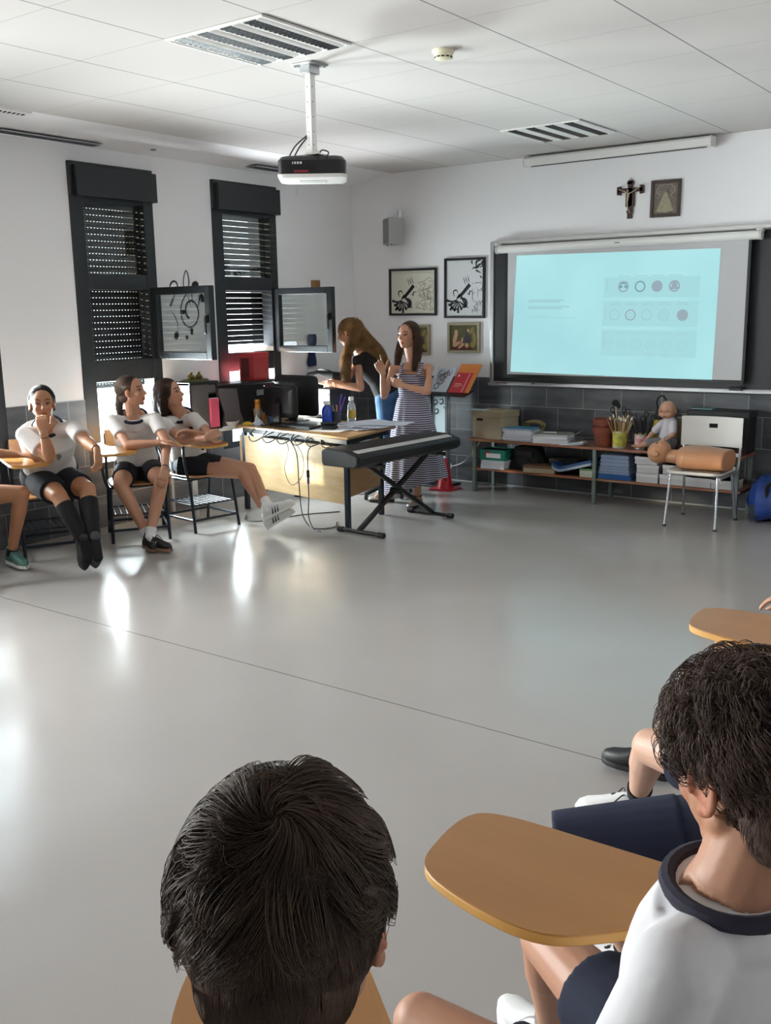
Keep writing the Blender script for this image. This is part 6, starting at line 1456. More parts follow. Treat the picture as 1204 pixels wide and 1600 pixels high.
for s in (-1, 1): k.add([nk+B.lt*s*.078+f*.0+B.up*.01, nk+B.lt*s*.015+f*.10-B.up*.055, nk+B.lt*s*.06+f*.105-B.up*.075, nk+B.lt*s*.10+f*.06-B.up*.03, nk+B.lt*s*.078+f*.0+B.up*.004, nk+B.lt*s*.015+f*.095-B.up*.06, nk+B.lt*s*.06+f*.10-B.up*.08, nk+B.lt*s*.10+f*.055-B.up*.035], [(0, 1, 2, 3), (7, 6, 5, 4), (0, 4, 5, 1), (1, 5, 6, 2), (2, 6, 7, 3), (3, 7, 4, 0)])
put('polo_lapel', k, c_white, t, off)
for q in 'RL':
    sock(B, q, t, off, c_sockb, .20, 1.0, 1.12, toe=(.07, -.034, -.11))
    a = V3(*J['an'+q]); d = unit(V3(.50, -.28, -.80)); shoe(t, off, a+V3(0, 0, .0), d, (.55, -.15, .55), L=.245, upper=cloth('slipper_grey', '#4d4b51') if q == 'L' else sh_b, sole=sh_b, name='shoe', flat=False)
bracelet(V3(*J['wrR'])*.85+V3(*J['elR'])*.15, V3(*J['wrR'])-V3(*J['elR']), .030, t, off); bracelet(V3(*J['wrL'])*.9+V3(*J['elL'])*.1, V3(*J['wrL'])-V3(*J['elL']), .029, t, off)
c = MB(); base_cap(H, c, .004); c.ell(H.p(-.10, 0, -.03), V3(.045, .05, .05)*H.k, R=H.R)
for s in (-1, 1): c.cap(H.p(-.03, s*.076, .05), H.p(-.05, s*.076, -.04), .016, .016)
c.cap(H.p(-.1, .03, -.06), H.p(-.09, .07, -.16), .03, .012)
hair_obj('hair', c, [cap_hair(H, 2200, (-.031, 0, .036), (.102, .087, .096), allh, (.7, 0, .75), .11, lift=.01, swirl=0, r=.0012, clumpf=.2)], h_black, t, off)

# ---- seated student with arms on the tablet ------------------------------------------------
J = {'pelvis': [-6.12, 4.997, .53], 'neck': [-5.989, 4.88, .987], 'head': [-5.941, 4.848, 1.147], 'shR': [-6.049, 4.729, .932], 'shL': [-5.845, 4.965, .935], 'elR': [-5.848, 4.695, .768], 'wrR': [-5.659, 4.842, .782], 'elL': [-5.661, 4.905, .765], 'wrL': [-5.566, 4.79, .605], 'hiR': [-6.147, 4.911, .525], 'hiL': [-6.053, 5.056, .525], 'knR': [-5.865, 4.614, .482], 'knL': [-5.692, 4.861, .494], 'anR': [-5.68, 4.685, .104], 'anL': [-5.60, 4.64, .115]}
t, off = person('person in white shirt and black striped trainers seated before the left window', J)
B = Body(J, 1.0, 1.0); H = Head(J['head'], (.93, .42, .12), up=(-.08, 0, 1), k=1.02)
b = MB(); B.torso(b, 0, t0=-.22); B.legs(b, 1.02); B.arms(b); add_head(b, H, V3(*J['neck']))
hand(b, J['wrR'], (.65, .7, .02), (.1, .0, -1), -1, .5); hand(b, J['wrL'], (.25, -.45, -.8), (-.75, .2, -.4), 1, .4)
for q, d in (('R', (.75, -.1, -.6)), ('L', (.75, -.1, -.6))): b.cap(J['an'+q], V3(*J['an'+q])+unit(V3(*d))*.02, .034, .028)
me = remesh(b, 'body', .0055, 5, keep=[(H.c, .14, .22), (J['wrR'], .16, .15), (J['wrL'], .16, .15)]); shrink(me, B); tint_mesh(me, H); W2L(me, off); me.materials.append(sk_a); o = bpy.data.objects.new('body', me); COL.objects.link(o); o.parent = t
eyes(H, t, off); tee(B, t, off, c_white, sleeve=.55); shorts(B, t, off, c_navy, .60); emblem(B, t, off); collar(B, t, off, c_coll, r=.078)
for q in 'RL':
    sock(B, q, t, off, c_sockw, .86, 1.0, toe=(.02, 0, -.02)); a = V3(*J['an'+q]); a[2] = .093 if q == 'R' else .093
    shoe(t, off, a, (.85, -.45, -.03) if q == 'R' else (.9, .15, -.02), (0, 0, 1), upper=sh_b, sole=sole_g, laces=sh_b, stripes=sole_w)
bracelet(V3(*J['wrL'])*.95+V3(*J['elL'])*.05, V3(*J['wrL'])-V3(*J['elL']), .027, t, off)
c = MB(); base_cap(H, c, .003); c.ell(H.p(-.095, 0, -.01), V3(.03, .035, .035)*H.k, R=H.R); c.cap(H.p(-.11, 0, -.03), H.p(-.13, .0, -.16), .028, .016); c.cap(H.p(-.13, .0, -.16), H.p(-.12, .0, -.22), .016, .006)
hair_obj('hair', c, [cap_hair(H, 2200, (-.031, 0, .036), (.102, .086, .096), allh, (.7, 0, .72), .11, lift=.01, swirl=0, r=.0012, clumpf=.2), guide_hair([[(H.p(-.10, 0, -.01), .03), (H.p(-.13, 0, -.10), .024), (H.p(-.12, 0, -.24), .01)]], 300, .0012)], h_dark, t, off)

# ---- seated student with crossed feet ------------------------------------------------------
J = {'pelvis': [-5.99, 5.43, .525], 'neck': [-5.905, 5.27, .958], 'head': [-5.912, 5.195, 1.105], 'shR': [-5.910, 5.10, .895], 'shL': [-5.745, 5.27, .917], 'elR': [-5.672, 5.085, .765], 'wrR': [-5.46, 5.12, .80], 'elL': [-5.52, 5.255, .775], 'wrL': [-5.56, 5.11, .835], 'hiR': [-5.961, 5.345, .52], 'hiL': [-5.902, 5.452, .53], 'knR': [-5.57, 5.60, .455], 'knL': [-5.555, 5.68, .475], 'anR': [-5.255, 5.545, .15], 'anL': [-5.23, 5.52, .235]}
t, off = person('person seated with outstretched crossed legs, white trainers and a dark strap', J)
B = Body(J, .97, .95); H = Head(J['head'], (.90, .38, .20), up=(-.2, -.05, 1), k=1.0)
b = MB(); B.torso(b, 0, t0=-.22, fem=1); B.legs(b, .98); B.arms(b, .95); add_head(b, H, V3(*J['neck']))
hand(b, J['wrR'], (.25, .7, .25), (-.7, .3, -.3), -1, .4); hand(b, J['wrL'], (-.5, -.5, .1), (.3, -.3, -.8), 1, .4)
for q in 'RL': b.cap(J['an'+q], V3(*J['an'+q])+unit(V3(.7, .15, .05))*.02, .032, .027)
me = remesh(b, 'body', .0055, 5, keep=[(H.c, .14, .22), (J['wrR'], .16, .15), (J['wrL'], .16, .15)]); shrink(me, B); tint_mesh(me, H); W2L(me, off); me.materials.append(sk_a); o = bpy.data.objects.new('body', me); COL.objects.link(o); o.parent = t
eyes(H, t, off); tee(B, t, off, c_white, sleeve=.5, fem=1); shorts(B, t, off, c_navy, .42, th=.98); collar(B, t, off, c_coll, r=.078)
k = MB(); nk, pv = B.J['neck'], B.J['pelvis']; f = np.cross(B.lt, B.up); k.tube(bez([nk+B.lt*.07+f*.03+B.up*.0, nk+B.lt*.07+f*.115-B.up*.09, nk+B.lt*.10+f*.13-B.up*.20, nk+B.lt*.13+f*.10-B.up*.30], 6), .014, 8); put('shoulder_strap', k, c_black, t, off)
k = MB(); k.tube(bez([nk-B.lt*.05+f*.085-B.up*.03, nk-B.lt*.03+f*.13-B.up*.10, nk+B.lt*.02+f*.135-B.up*.11], 6), .0035, 6); put('cord', k, m_cord, t, off)
for q in 'RL':
    sock(B, q, t, off, c_sockw, .84, 1.0, toe=(.025, .005, 0)); shoe(t, off, V3(*J['an'+q])+V3(.01, 0, -.02), (.55, .42, .42) if q == 'R' else (.62, .42, .40), (-.3, -.25, .9), upper=sh_w, sole=sole_w, laces=sh_w, stripes=sh_b, L=.26)
c = MB(); base_cap(H, c, .007)
for s, o_ in ((-1, .0), (1, .0)):
    c.cap(H.p(-.0, s*.075, .06), H.p(-.035, s*.085, -.06), .026, .032); c.cap(H.p(-.035, s*.085, -.06), H.p(-.07, s*.075, -.15), .032, .020)
c.cap(H.p(-.08, 0, .03), H.p(-.11, 0, -.10), .07, .065); c.cap(H.p(-.11, 0, -.10), H.p(-.10, -.03, -.20), .06, .03)
hair_obj('hair', c, [cap_hair(H, 1800, (-.031, 0, .036), (.106, .091, .099), allh, (.8, 0, .6), .12, lift=.01, swirl=0, r=.0012, clumpf=.2),
  guide_hair([[(H.p(0, -.08, .05), .028), (H.p(-.04, -.09, -.06), .036), (H.p(-.07, -.08, -.19), .02)], [(H.p(-.08, 0, .03), .075), (H.p(-.12, 0, -.10), .07), (H.p(-.10, -.03, -.23), .035)]], 900, .0012)], hair_mat('hair_warm_black', '#1a100c', '#3d2616'), t, off)

# ---- student mostly outside the left edge --------------------------------------------------
J = {'pelvis': [-6.30, 3.52, .53], 'neck': [-6.20, 3.46, 1.0], 'head': [-6.15, 3.45, 1.16], 'shR': [-6.27, 3.30, .94], 'shL': [-6.13, 3.62, .93], 'elR': [-6.02, 3.24, .76], 'wrR': [-5.85, 3.42, .78], 'elL': [-6.20, 3.78, .80], 'wrL': [-6.03, 3.90, .785], 'hiR': [-6.31, 3.43, .52], 'hiL': [-6.27, 3.61, .52], 'knR': [-5.90, 3.36, .52], 'knL': [-5.945, 3.84, .53], 'anR': [-5.78, 3.30, .10], 'anL': [-6.07, 3.80, .10]}
t, off = person('person cut off by the left edge, forearm on a tablet, teal trainer', J)
B = Body(J, 1, 1); H = Head(J['head'], (.9, .3, 0), k=1.0)
b = MB(); B.torso(b, 0, t0=-.22); B.legs(b); B.arms(b); add_head(b, H, V3(*J['neck'])); hand(b, J['wrL'], (.7, .45, -.1), (0, 0, -1), 1, .35); hand(b, J['wrR'], (.5, .6, 0), (0, 0, -1), -1, .3)
for q, d in (('R', (.8, -.1, -.5)), ('L', (.8, -.05, -.5))): b.cap(J['an'+q], V3(*J['an'+q])+unit(V3(*d))*.02, .034, .028)
me = remesh(b, 'body', .006, 5, keep=[(H.c, .14, .22), (J['wrL'], .16, .15), (J['wrR'], .16, .15)]); shrink(me, B); tint_mesh(me, H); W2L(me, off); me.materials.append(sk_b); o = bpy.data.objects.new('body', me); COL.objects.link(o); o.parent = t
eyes(H, t, off); tee(B, t, off, c_white); shorts(B, t, off, c_navy, .45); collar(B, t, off, c_coll)
for q in 'RL': sock(B, q, t, off, c_sockb, .93, 1.04); shoe(t, off, V3(*J['an'+q])*V3(1, 1, 0)+V3(0, 0, .093), (.95, -.1, -.02), (0, 0, 1), upper=sh_t, sole=sole_w, laces=sh_t)
c = MB(); base_cap(H, c, .003); hair_obj('hair', c, [cap_hair(H, 1200, (-.031, 0, .036), (.102, .086, .096), allh, (.6, 0, .8), .09, r=.0012)], h_dark, t, off)

# ---- woman in the striped dress ------------------------------------------------------------
J = {'pelvis': [-4.95, 7.12, .80], 'neck': [-4.93, 7.11, 1.275], 'head': [-4.965, 7.09, 1.50], 'shR': [-5.095, 7.04, 1.215], 'shL': [-4.775, 7.14, 1.225], 'elR': [-5.075, 6.88, .995], 'wrR': [-5.035, 6.81, 1.195], 'elL': [-4.705, 7.01, 1.035], 'wrL': [-4.915, 6.93, 1.085], 'hiR': [-5.03, 7.10, .76], 'hiL': [-4.87, 7.13, .76], 'knR': [-5.14, 7.08, .42], 'knL': [-4.88, 7.09, .42], 'anR': [-5.22, 7.10, .085], 'anL': [-4.87, 7.08, .085]}
t, off = person('woman in a long striped dress standing behind the digital piano, one hand raised', J)
B = Body(J, .97, .93); H = Head(J['head'], (-.08, -1, .02), k=1.0)
b = MB(); B.torso(b, 0, t0=-.22, fem=1); B.legs(b, .95); B.arms(b, .92); add_head(b, H, V3(*J['neck'])+V3(0, 0, -.0))
hand(b, J['wrR'], (-.35, -.15, .9), (.5, -.8, .25), 1, .9, fingers=[.15, .75, 1.0, 1.1], thumb=-.6, spread=.1); hand(b, J['wrL'], (-.85, -.1, .28), (.1, .9, -.2), -1, .35)
for q, d in (('R', (-.75, -.5, -.35)), ('L', (.15, -.75, -.5))): b.cap(J['an'+q], V3(*J['an'+q])+unit(V3(*d))*.10, .030, .026)
me = remesh(b, 'body', .005, 5, keep=[(H.c, .15, .22), (J['wrR'], .16, .1), (J['wrL'], .16, .15)]); shrink(me, B); tint_mesh(me, H, lips=(.85, .38, .38)); W2L(me, off); me.materials.append(sk_a); o = bpy.data.objects.new('body', me); COL.objects.link(o); o.parent = t
eyes(H, t, off)
c = MB(); R = [B.ring(.08, .150, .112), B.ring(.20, .142, .108), B.ring(.35, .130, .104), B.ring(.50, .142, .115), B.ring(.62, .150, .128), B.ring(.72, .150, .124), B.ring(.79, .140, .112)]; c.loft(R, n=36)
lat = B.lt; f = np.cross(lat, B.up)
for s in (-1, 1): c.tube(bez([B.ring(.76, .1, .1)[0]+lat*s*.082+f*.095, B.J['neck']+lat*s*.088+f*.045+V3(0, 0, -.045), B.J['neck']+lat*s*.085-f*.02+V3(0, 0, -.028), B.ring(.76, .1, .1)[0]+lat*s*.08-f*.09], 6), .019, 10)
put('dress_bodice', c, c_stripe, t, off, .0055, 3)
c = MB(); R = []
for i, z in enumerate(np.linspace(.96, .13, 18)):
    u = i/17; w_ = .128+.155*u**.85; ctr = V3(-4.945+.045*u, 7.12-.02*u, z+.05*u); R.append((ctr, unit(V3(.98, .2, .32*u**3))*w_*1.05, unit(V3(-.2, .98, 0))*(.105+.13*u**.9)))
c.loft(R, n=72, ripple=lambda i, a: (.012+.06*(i/17))*math.sin(11*a+.5*math.sin(3*a)))
put('dress_skirt', c, c_stripe, t, off)
put('waistband', MB().loft([(B.ring(.335, .137, .111)[0], B.ring(.335, .137, .111)[1], B.ring(.335, .137, .111)[2]), B.ring(.375, .135, .109)], n=36), c_stripe, t, off)
for q, d in (('R', (-.82, -.55, 0)), ('L', (.12, -.97, 0))):
    so = shoe(t, off, V3(*J['an'+q])*V3(1, 1, 0)+V3(0, 0, .080), d, (0, 0, 1), upper=M('shoe_beige', '#a89c94', .4), sole=sh_b, flat=True, L=.24)
    a = V3(*J['an'+q]); x = unit(V3(*d)); 
    put('ankle_strap', MB().tube([a+V3(0, 0, .01)+.040*(math.cos(g)*x+math.sin(g)*np.cross(V3(0, 0, 1), x)) for g in np.linspace(0, 2*PI, 15)[:-1]], .004, 6, closed=True).tube(bez([a+x*.06+V3(-.03, 0, -.03), a+x*.07+V3(0, 0, -.01), a+x*.06+V3(.03, 0, -.03)], 5), .004, 6), sh_b, t, off)
c = MB(); base_cap(H, c, .003)
for s in (-1, 1):
    c.cap(H.p(-.0, s*.076, .06), H.p(-.015, s*.088, -.05), .018, .022); c.cap(H.p(-.015, s*.088, -.05), H.p(.0, s*.10, -.16), .022, .026); c.cap(H.p(.0, s*.10, -.16), H.p(.03, s*.098, -.255), .024, .012)
c.cap(H.p(-.08, 0, .03), H.p(-.095, 0, -.15), .055, .055); c.cap(H.p(-.095, 0, -.15), H.p(-.10, 0, -.26), .05, .025)
G = [[(H.p(0, s*.076, .07), .018), (H.p(-.015, s*.09, -.05), .026), (H.p(.0, s*.102, -.16), .03), (H.p(.035, s*.10, -.29), .015)] for s in (-1, 1)]+[[(H.p(-.08, 0, .03), .06), (H.p(-.095, 0, -.15), .06), (H.p(-.10, 0, -.28), .035)]]
hair_obj('hair', c, [cap_hair(H, 2000, (-.031, 0, .036), (.102, .087, .096), allh, (.45, 0, .9), .13, lift=.01, swirl=0, r=.0011, clumpf=.2), guide_hair(G, 1600, .0011)], h_brown, t, off)

# ---- woman leaning over the desk -----------------------------------------------------------
J = {'pelvis': [-5.47, 7.47, .93], 'neck': [-5.71, 7.36, 1.345], 'head': [-5.80, 7.30, 1.520], 'shR': [-5.80, 7.47, 1.275], 'shL': [-5.64, 7.25, 1.27], 'elR': [-5.92, 7.36, 1.03], 'wrR': [-6.10, 7.21, 1.07], 'elL': [-5.575, 7.19, 1.025], 'wrL': [-5.83, 7.13, 1.055], 'hiR': [-5.50, 7.56, .90], 'hiL': [-5.44, 7.39, .90], 'knR': [-5.50, 7.55, .48], 'knL': [-5.42, 7.38, .48], 'anR': [-5.50, 7.60, .09], 'anL': [-5.40, 7.45, .09]}
t, off = person('woman with long golden hair, black top and jeans leaning over the desk', J)
B = Body(J, 1.0, .95); H = Head(J['head'], (-.86, -.38, -.34), up=(-.30, -.05, 1), k=1.0)
b = MB(); B.torso(b, 0, t0=-.22, fem=1); B.legs(b, 1.0); B.arms(b, 1.0); add_head(b, H, V3(*J['neck']))
hand(b, J['wrL'], (-1, -.05, .05), (.1, .6, -.5), -1, .35); hand(b, J['wrR'], (-.9, -.3, .1), (0, -.4, -.7), 1, .4)
me = remesh(b, 'body', .0055, 5, keep=[(H.c, .15, .22), (J['wrR'], .16, .15), (J['wrL'], .16, .15)]); shrink(me, B); tint_mesh(me, H); W2L(me, off); me.materials.append(sk_a); o = bpy.data.objects.new('body', me); COL.objects.link(o); o.parent = t
eyes(H, t, off); tee(B, t, off, c_black, sleeve=.14, fem=1, t0=.0, inf=.010, name='black_top')
c = MB(); B.torso(c, .010, t0=-.22, t1=.02)
for q in 'RL':
    h_, n_, a_ = B.J['hi'+q], B.J['kn'+q], B.J['an'+q]; c.ell(h_, (.098, .10, .10)); c.tube([h_, h_*.5+n_*.5, n_, n_*.5+a_*.5, a_], [.096, .084, .066, .060, .055], 18)
put('jeans', c, c_jean, t, off, .006, 4)
for q in 'RL': shoe(t, off, V3(*J['an'+q])*V3(1, 1, 0)+V3(0, 0, .09), (-.9, -.3, 0), (0, 0, 1), upper=sh_w, sole=sole_w, L=.24)
c = MB(); base_cap(H, c, .006)
c.cap(H.p(-.08, 0, .02), (-5.66, 7.35, 1.46), .065, .065); c.cap((-5.66, 7.35, 1.45), (-5.55, 7.40, 1.33), .07, .075); c.cap((-5.55, 7.40, 1.33), (-5.46, 7.42, 1.20), .07, .05)
c.cap((-5.68, 7.29, 1.46), (-5.735, 7.22, 1.37), .035, .036); c.cap((-5.735, 7.22, 1.37), (-5.755, 7.19, 1.22), .036, .040); c.cap((-5.755, 7.19, 1.22), (-5.725, 7.17, 1.08), .038, .020)
G = [[(H.p(-.08, 0, .05), .07), (V3(-5.66, 7.34, 1.46), .075), (V3(-5.55, 7.40, 1.34), .08), (V3(-5.44, 7.43, 1.15), .05)], [(V3(-5.68, 7.29, 1.47), .036), (V3(-5.735, 7.215, 1.37), .04), (V3(-5.757, 7.19, 1.22), .045), (V3(-5.72, 7.17, 1.06), .028)]]
hair_obj('hair', c, [cap_hair(H, 2000, (-.031, 0, .036), (.106, .090, .099), allh, (.6, 0, .8), .13, lift=.01, swirl=0, r=.0012, clumpf=.2), guide_hair(G, 2600, .0013, wav=.01)], h_gold, t, off)
t2 = T('handout', 'bright white paper held out in the leaning woman\'s hand', 'paper', (-6.03, 7.11, 1.08)); O('sheet', MB().box((0, 0, .02), (.15, .20, .003), R=rotm('Y', .3)@rotm('X', .2)), m_paper, t2)

# ---- foreground boy seen from behind --------------------------------------------------------
J = {'pelvis': [-.54, .38, .53], 'neck': [-.475, .455, 1.10], 'head': [-.500, .530, 1.222], 'shR': [-.37, .585, .985], 'shL': [-.575, .315, .985], 'elR': [-.50, .72, .78], 'wrR': [-.68, .76, .63], 'elL': [-.74, .34, .78], 'wrL': [-.86, .46, .63], 'hiR': [-.55, .51, .52], 'hiL': [-.65, .38, .52], 'knR': [-.88, .80, .51], 'knL': [-1.0, .64, .51], 'anR': [-1.02, .92, .10], 'anL': [-1.12, .70, .10]}
t, off = person('boy with short dark hair seen from behind in the centre foreground', J)
B = Body(J, .93, .95); H = Head(J['head'], (-.50, .84, -.30), up=(-.13, .15, 1), k=.955)
b = MB(); B.torso(b, 0, t0=-.22); B.legs(b, .95); B.arms(b, .95); add_head(b, H, V3(*J['neck'])); hand(b, J['wrR'], (-.8, .3, -.05), (0, 0, -1), 1, .25, k=.9); hand(b, J['wrL'], (-.5, .7, -.05), (0, 0, -1), -1, .25, k=.9)
me = remesh(b, 'body', .0045, 5, keep=[(H.c, .15, .25)]); shrink(me, B); tint_mesh(me, H); W2L(me, off); me.materials.append(sk_a); o = bpy.data.objects.new('body', me); COL.objects.link(o); o.parent = t
eyes(H, t, off); tee(B, t, off, c_whiteb); shorts(B, t, off, c_navyb, .7); collar(B, t, off, c_coll, r=.07)
for q in 'RL': sock(B, q, t, off, c_sockw, .85, 1.03); shoe(t, off, V3(*J['an'+q])*V3(1, 1, 0)+V3(0, 0, .093), (-.7, .6, 0), (0, 0, 1), upper=sh_b, sole=sole_w, L=.25)
mA = lambda d: (d[:, 2] > -.72+.1*d[:, 0]+.25*(d[:, 0] > -.25)*(np.abs(d[:, 1]) > .5)) & ~((d[:, 0] > .55) & (d[:, 2] < .45)) & ~((d[:, 0] > -.18) & (d[:, 2] < -.12))
c = MB(); c.ell(H.p(-.020, 0, .030), V3(.098, .080, .092)*H.k, R=H.R, n=36, m=24); c.ell(H.p(-.045, 0, -.03), V3(.064, .063, .060)*H.k, R=H.R, n=28, m=18)
rg = np.random.default_rng(21)
st = [cap_hair(H, 17000, (-.020, 0, .026), (.101, .084, .097), mA, (-.62, -.10, .78), .072, seg=12, lift=.05, swirl=1.1, clumps=420, clumpf=.6, jit=.03, r=.00055, rng=rg),
      cap_hair(H, 4500, (-.020, 0, .030), (.103, .086, .100), lambda d: mA(d) & (d[:, 2] > .15), (-.62, -.10, .78), .090, seg=12, lift=.15, swirl=1.5, clumps=80, clumpf=1.1, jit=.03, r=.0006, rng=rg),
      cap_hair(H, 4500, (-.040, 0, -.02), (.072, .069, .072), lambda d: (d[:, 2] < .1) & (d[:, 2] > -.75) & (d[:, 0] < -.1), (-.2, 0, .98), .03, seg=6, lift=.02, swirl=.2, clumps=300, clumpf=.5, r=.0005, rng=rg)]
hair_obj('hair', c, st, h_dark, t, off, .005)

# ---- foreground boy with curls --------------------------------------------------------------
J = {'pelvis': [-.42, 1.24, .53], 'neck': [-.315, 1.185, .995], 'head': [-.318, 1.212, 1.125], 'shR': [-.30, 1.36, .935], 'shL': [-.345, 1.03, .935], 'elR': [-.37, 1.42, .70], 'wrR': [-.50, 1.22, .61], 'elL': [-.40, .98, .70], 'wrL': [-.44, 1.12, .60], 'hiR': [-.42, 1.33, .52], 'hiL': [-.43, 1.16, .52], 'knR': [-.765, 1.53, .52], 'knL': [-.83, 1.20, .525], 'anR': [-.86, 1.77, .11], 'anL': [-.72, 1.14, .12]}
t, off = person('boy with curly hair in a white tee at the lower right, seen from behind', J)
B = Body(J, .95, 1.0); H = Head(J['head'], (-.87, .46, -.16), up=(-.10, .04, 1), k=1.05)
b = MB(); B.torso(b, 0, t0=-.22); B.legs(b, .95); B.arms(b, .98); add_head(b, H, V3(*J['neck']))
b.tube([H.p(-.008+.020*math.cos(a), .086, .002+.031*math.sin(a)) for a in np.linspace(-.4, 4.6, 14)], .0048*H.k, 8)
hand(b, J['wrR'], (-.6, -.75, -.1), (0, 0, -1), 1, .25, k=.92); hand(b, J['wrL'], (-.7, .5, -.3), (0, .2, -1), -1, .4, k=.92)
for q, d in (('R', (-.6, .55, -.5)), ('L', (-.7, .2, -.5))): b.cap(J['an'+q], V3(*J['an'+q])+unit(V3(*d))*.02, .032, .027)
me = remesh(b, 'body', .0045, 5, keep=[(H.c, .15, .25), (J['wrR'], .15, .15), (J['wrL'], .15, .15)]); shrink(me, B); tint_mesh(me, H); W2L(me, off); me.materials.append(sk_a); o = bpy.data.objects.new('body', me); COL.objects.link(o); o.parent = t
eyes(H, t, off); tee(B, t, off, c_whiteb, voxel=.0055, sleeve=.95, loose=1.22, inf=.018, cr=.068); shorts(B, t, off, c_navyb, .58, loose=1.05); collar(B, t, off, cloth('collar_plum', '#2b2938'), r=.068, tube_r=.0115)
for q, d in (('R', (-.85, .42, 0)), ('L', (-.85, .2, 0))): sock(B, q, t, off, c_sockw, .86, 1.03); shoe(t, off, V3(*J['an'+q])*V3(1, 1, 0)+V3(0, 0, .095), d, (0, 0, 1), upper=sh_w, sole=sole_w, laces=sh_w, L=.27)
mB = lambda d: (d[:, 2] > -.62+.5*(d[:, 0] > -.1)) & ~((d[:, 0] > .62) & (d[:, 2] < .12)) & ~((d[:, 0] > -.25) & (d[:, 2] < .02))
c = MB(); c.ell(H.p(-.018, 0, .048), V3(.098, .081, .090)*H.k, R=H.R, n=36, m=24); c.ell(H.p(-.05, 0, -.025), V3(.062, .064, .058)*H.k, R=H.R, n=28, m=18)
rg = np.random.default_rng(8)
st = [cap_hair(H, 5200, (-.020, 0, .040), (.100, .084, .090), mB, (-.5, .1, .85), .060, seg=20, lift=.10, swirl=.5, clumps=420, clumpf=.8, jit=.03, r=.0009, curly=.0075, curlf=1.7, rng=rg),
      cap_hair(H, 2600, (-.014, 0, .045), (.102, .086, .094), lambda d: mB(d) & (d[:, 2] > .0), (-.5, .1, .85), .055, seg=20, lift=.20, swirl=.6, clumps=260, clumpf=.9, jit=.03, r=.0009, curly=.0105, curlf=1.5, rng=rg),
      cap_hair(H, 4500, (-.044, 0, -.02), (.078, .074, .080), lambda d: (d[:, 2] < .15) & (d[:, 2] > -.8) & (d[:, 0] < -.12), (-.2, 0, .98), .022, seg=6, lift=.02, swirl=.2, clumps=300, clumpf=.5, r=.0005, rng=rg)]
hair_obj('hair', c, st, h_curl, t, off, .005)

# ---- two students to the right, mostly out of frame --------------------------------------------
J = {'pelvis': [-.48, 2.30, .53], 'neck': [-.22, 2.20, .98], 'head': [-.16, 2.20, 1.14], 'shR': [-.22, 2.38, .92], 'shL': [-.20, 2.02, .92], 'elR': [-.36, 2.50, .74], 'wrR': [-.50, 2.52, .70], 'elL': [-.20, 1.96, .66], 'wrL': [-.38, 2.05, .60], 'hiR': [-.54, 2.40, .52], 'hiL': [-.49, 2.21, .52], 'knR': [-.965, 2.59, .455], 'knL': [-.91, 1.99, .46], 'anR': [-1.12, 2.91, .12], 'anL': [-.80, 2.12, .10]}
t, off = person('person in navy shorts with a white and black trainer, seated beyond the curly-haired boy', J)
B = Body(J, .97, 1); H = Head(J['head'], (-1, .1, 0), k=.97)
b = MB(); B.torso(b, 0, t0=-.22); B.legs(b, 1.05); B.arms(b); add_head(b, H, V3(*J['neck'])); hand(b, J['wrR'], (-.9, 0, -.2), (0, 0, -1), 1); hand(b, J['wrL'], (-.9, .1, -.2), (0, 0, -1), -1)
for q, d in (('R', (-.6, .2, -.5)), ('L', (-.8, 0, -.5))): b.cap(J['an'+q], V3(*J['an'+q])+unit(V3(*d))*.02, .033, .028)
me = remesh(b, 'body', .005, 5, keep=[(H.c, .14, .3)]); shrink(me, B); tint_mesh(me, H); W2L(me, off); me.materials.append(sk_c); o = bpy.data.objects.new('body', me); COL.objects.link(o); o.parent = t
eyes(H, t, off); tee(B, t, off, c_whiteb); shorts(B, t, off, c_navyb, .72, loose=1.02, th=1.05).data.update()
c = MB()
for q in 'L': h_, n_ = B.J['hi'+q], B.J['kn'+q]; c.tube([h_+(n_-h_)*.5, n_+(n_-h_)*.12], [.098, .074], 20); c.ell(n_, (.07, .07, .07))
put('shorts_leg', c, c_navyb, t, off, .006, 4)
for q, d, u_, s_ in (('R', (-.95, -.28, 0), sh_w, sole_w), ('L', (-.95, .1, 0), sh_w, sole_w)):
    sock(B, q, t, off, c_sockb, .84, 1.03); so = shoe(t, off, V3(*J['an'+q])*V3(1, 1, 0)+V3(0, 0, .095), d, (0, 0, 1), upper=u_, sole=s_, laces=sh_b, L=.27)
    a = V3(*J['an'+q])*V3(1, 1, 0)+V3(0, 0, .095); x = unit(V3(*d)); k = MB(); k.ell(a+x*.055+V3(0, 0, -.012), (.052, .034, .028)); put('dark_tongue', k, c_sockb, t, off).parent = so
    k = MB()
    for i in range(4): k.ell(a+x*(.05+.022*i)+V3(0, .012*(-1)**i, .010-.011*i), (.008, .006, .005))
    put('red_eyelets', k, sh_red, t, off).parent = so
c = MB(); base_cap(H, c, .003); hair_obj('hair', c, [cap_hair(H, 1200, (-.031, 0, .036), (.102, .086, .096), allh, (.2, 0, .98), .06, r=.0012)], h_dark, t, off)

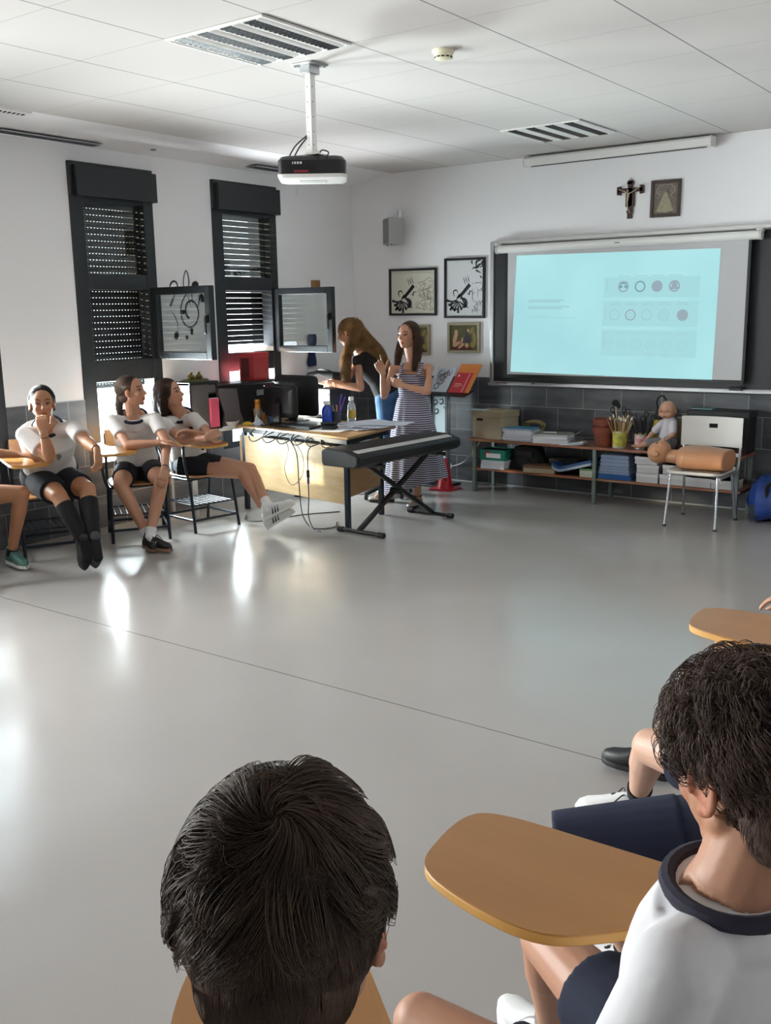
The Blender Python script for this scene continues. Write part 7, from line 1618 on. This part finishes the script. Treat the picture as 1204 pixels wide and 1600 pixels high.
J = {'pelvis': [-.55, 2.95, .53], 'neck': [-.42, 2.93, 1.02], 'head': [-.41, 2.93, 1.18], 'shR': [-.43, 3.11, .96], 'shL': [-.41, 2.75, .96], 'elR': [-.56, 3.30, .78], 'wrR': [-.70, 3.20, .80], 'elL': [-.42, 2.72, .68], 'wrL': [-.52, 2.85, .60], 'hiR': [-.58, 3.05, .52], 'hiL': [-.59, 2.87, .52], 'knR': [-.975, 3.35, .56], 'knL': [-.98, 3.03, .52], 'anR': [-1.04, 3.50, .10], 'anL': [-1.20, 3.26, .11]}
t, off = person('person at the right edge with bare legs under a tablet and a black shoe', J)
B = Body(J, .97, 1); H = Head(J['head'], (-1, .1, 0), k=.97)
b = MB(); B.torso(b, 0, t0=-.22); B.legs(b, 1.05); B.arms(b); add_head(b, H, V3(*J['neck'])); hand(b, J['wrR'], (-.9, 0, -.1), (0, 0, -1), 1); hand(b, J['wrL'], (-.9, .1, -.2), (0, 0, -1), -1)
for q in 'RL': b.cap(J['an'+q], V3(*J['an'+q])+unit(V3(-.8, 0, -.5))*.02, .033, .028)
me = remesh(b, 'body', .0055, 5, keep=[(H.c, .14, .3)]); shrink(me, B); tint_mesh(me, H); W2L(me, off); me.materials.append(sk_a); o = bpy.data.objects.new('body', me); COL.objects.link(o); o.parent = t
eyes(H, t, off); tee(B, t, off, c_whiteb); shorts(B, t, off, c_navyb, .45)
for q in 'RL': shoe(t, off, V3(*J['an'+q])*V3(1, 1, 0)+V3(0, 0, .095), (-.95, .05, 0), (0, 0, 1), upper=sh_b, sole=sh_b, laces=sh_b, L=.27)
c = MB(); base_cap(H, c, .003); hair_obj('hair', c, [cap_hair(H, 1200, (-.031, 0, .036), (.102, .086, .096), allh, (.2, 0, .98), .06, r=.0012)], h_dark, t, off)

# ---- their chairs ----------------------------------------------------------------------------
c0 = tablet_chair('tablet-arm chair of the person with a hand over the mouth', -6.22, 4.22, math.atan2(-.43, .9), .735)
def chair(label, x, y, a, dz=0):
    return dup(c0, (x, y, dz), a, label)
chair('tablet-arm chair before the left window under the person in striped black trainers', -6.08, 4.935, math.atan2(-.57, .82))
chair('tablet-arm chair under the person with outstretched legs, nearest the desk', -5.93, 5.47, math.atan2(-.14, .98))
chair('tablet-arm chair cut off by the left edge of the picture', -6.33, 3.50, math.atan2(-.1, 1))
chair('tablet-arm chair whose large tablet lies in front of the curly-haired boy', -.40, 1.235, PI, .025)
chair('tablet-arm chair at the bottom centre, its tablet hidden behind the dark-haired boy', -.69, .55, math.atan2(.64, -.77), .02)
chair('tablet-arm chair at the right edge, its tablet jutting in above the bare legs', -.47, 2.78, PI-.02, .025)
side_chair = chair('wooden chair with dark tube frame under the person in navy shorts', -.44, 2.29, PI, 0)
side_chair.name = 'school_chair'
for ch_ in list(side_chair.children):
    if ch_.name.startswith(('writing_tablet', 'tablet_edging', 'tablet_support')): bpy.data.objects.remove(ch_)
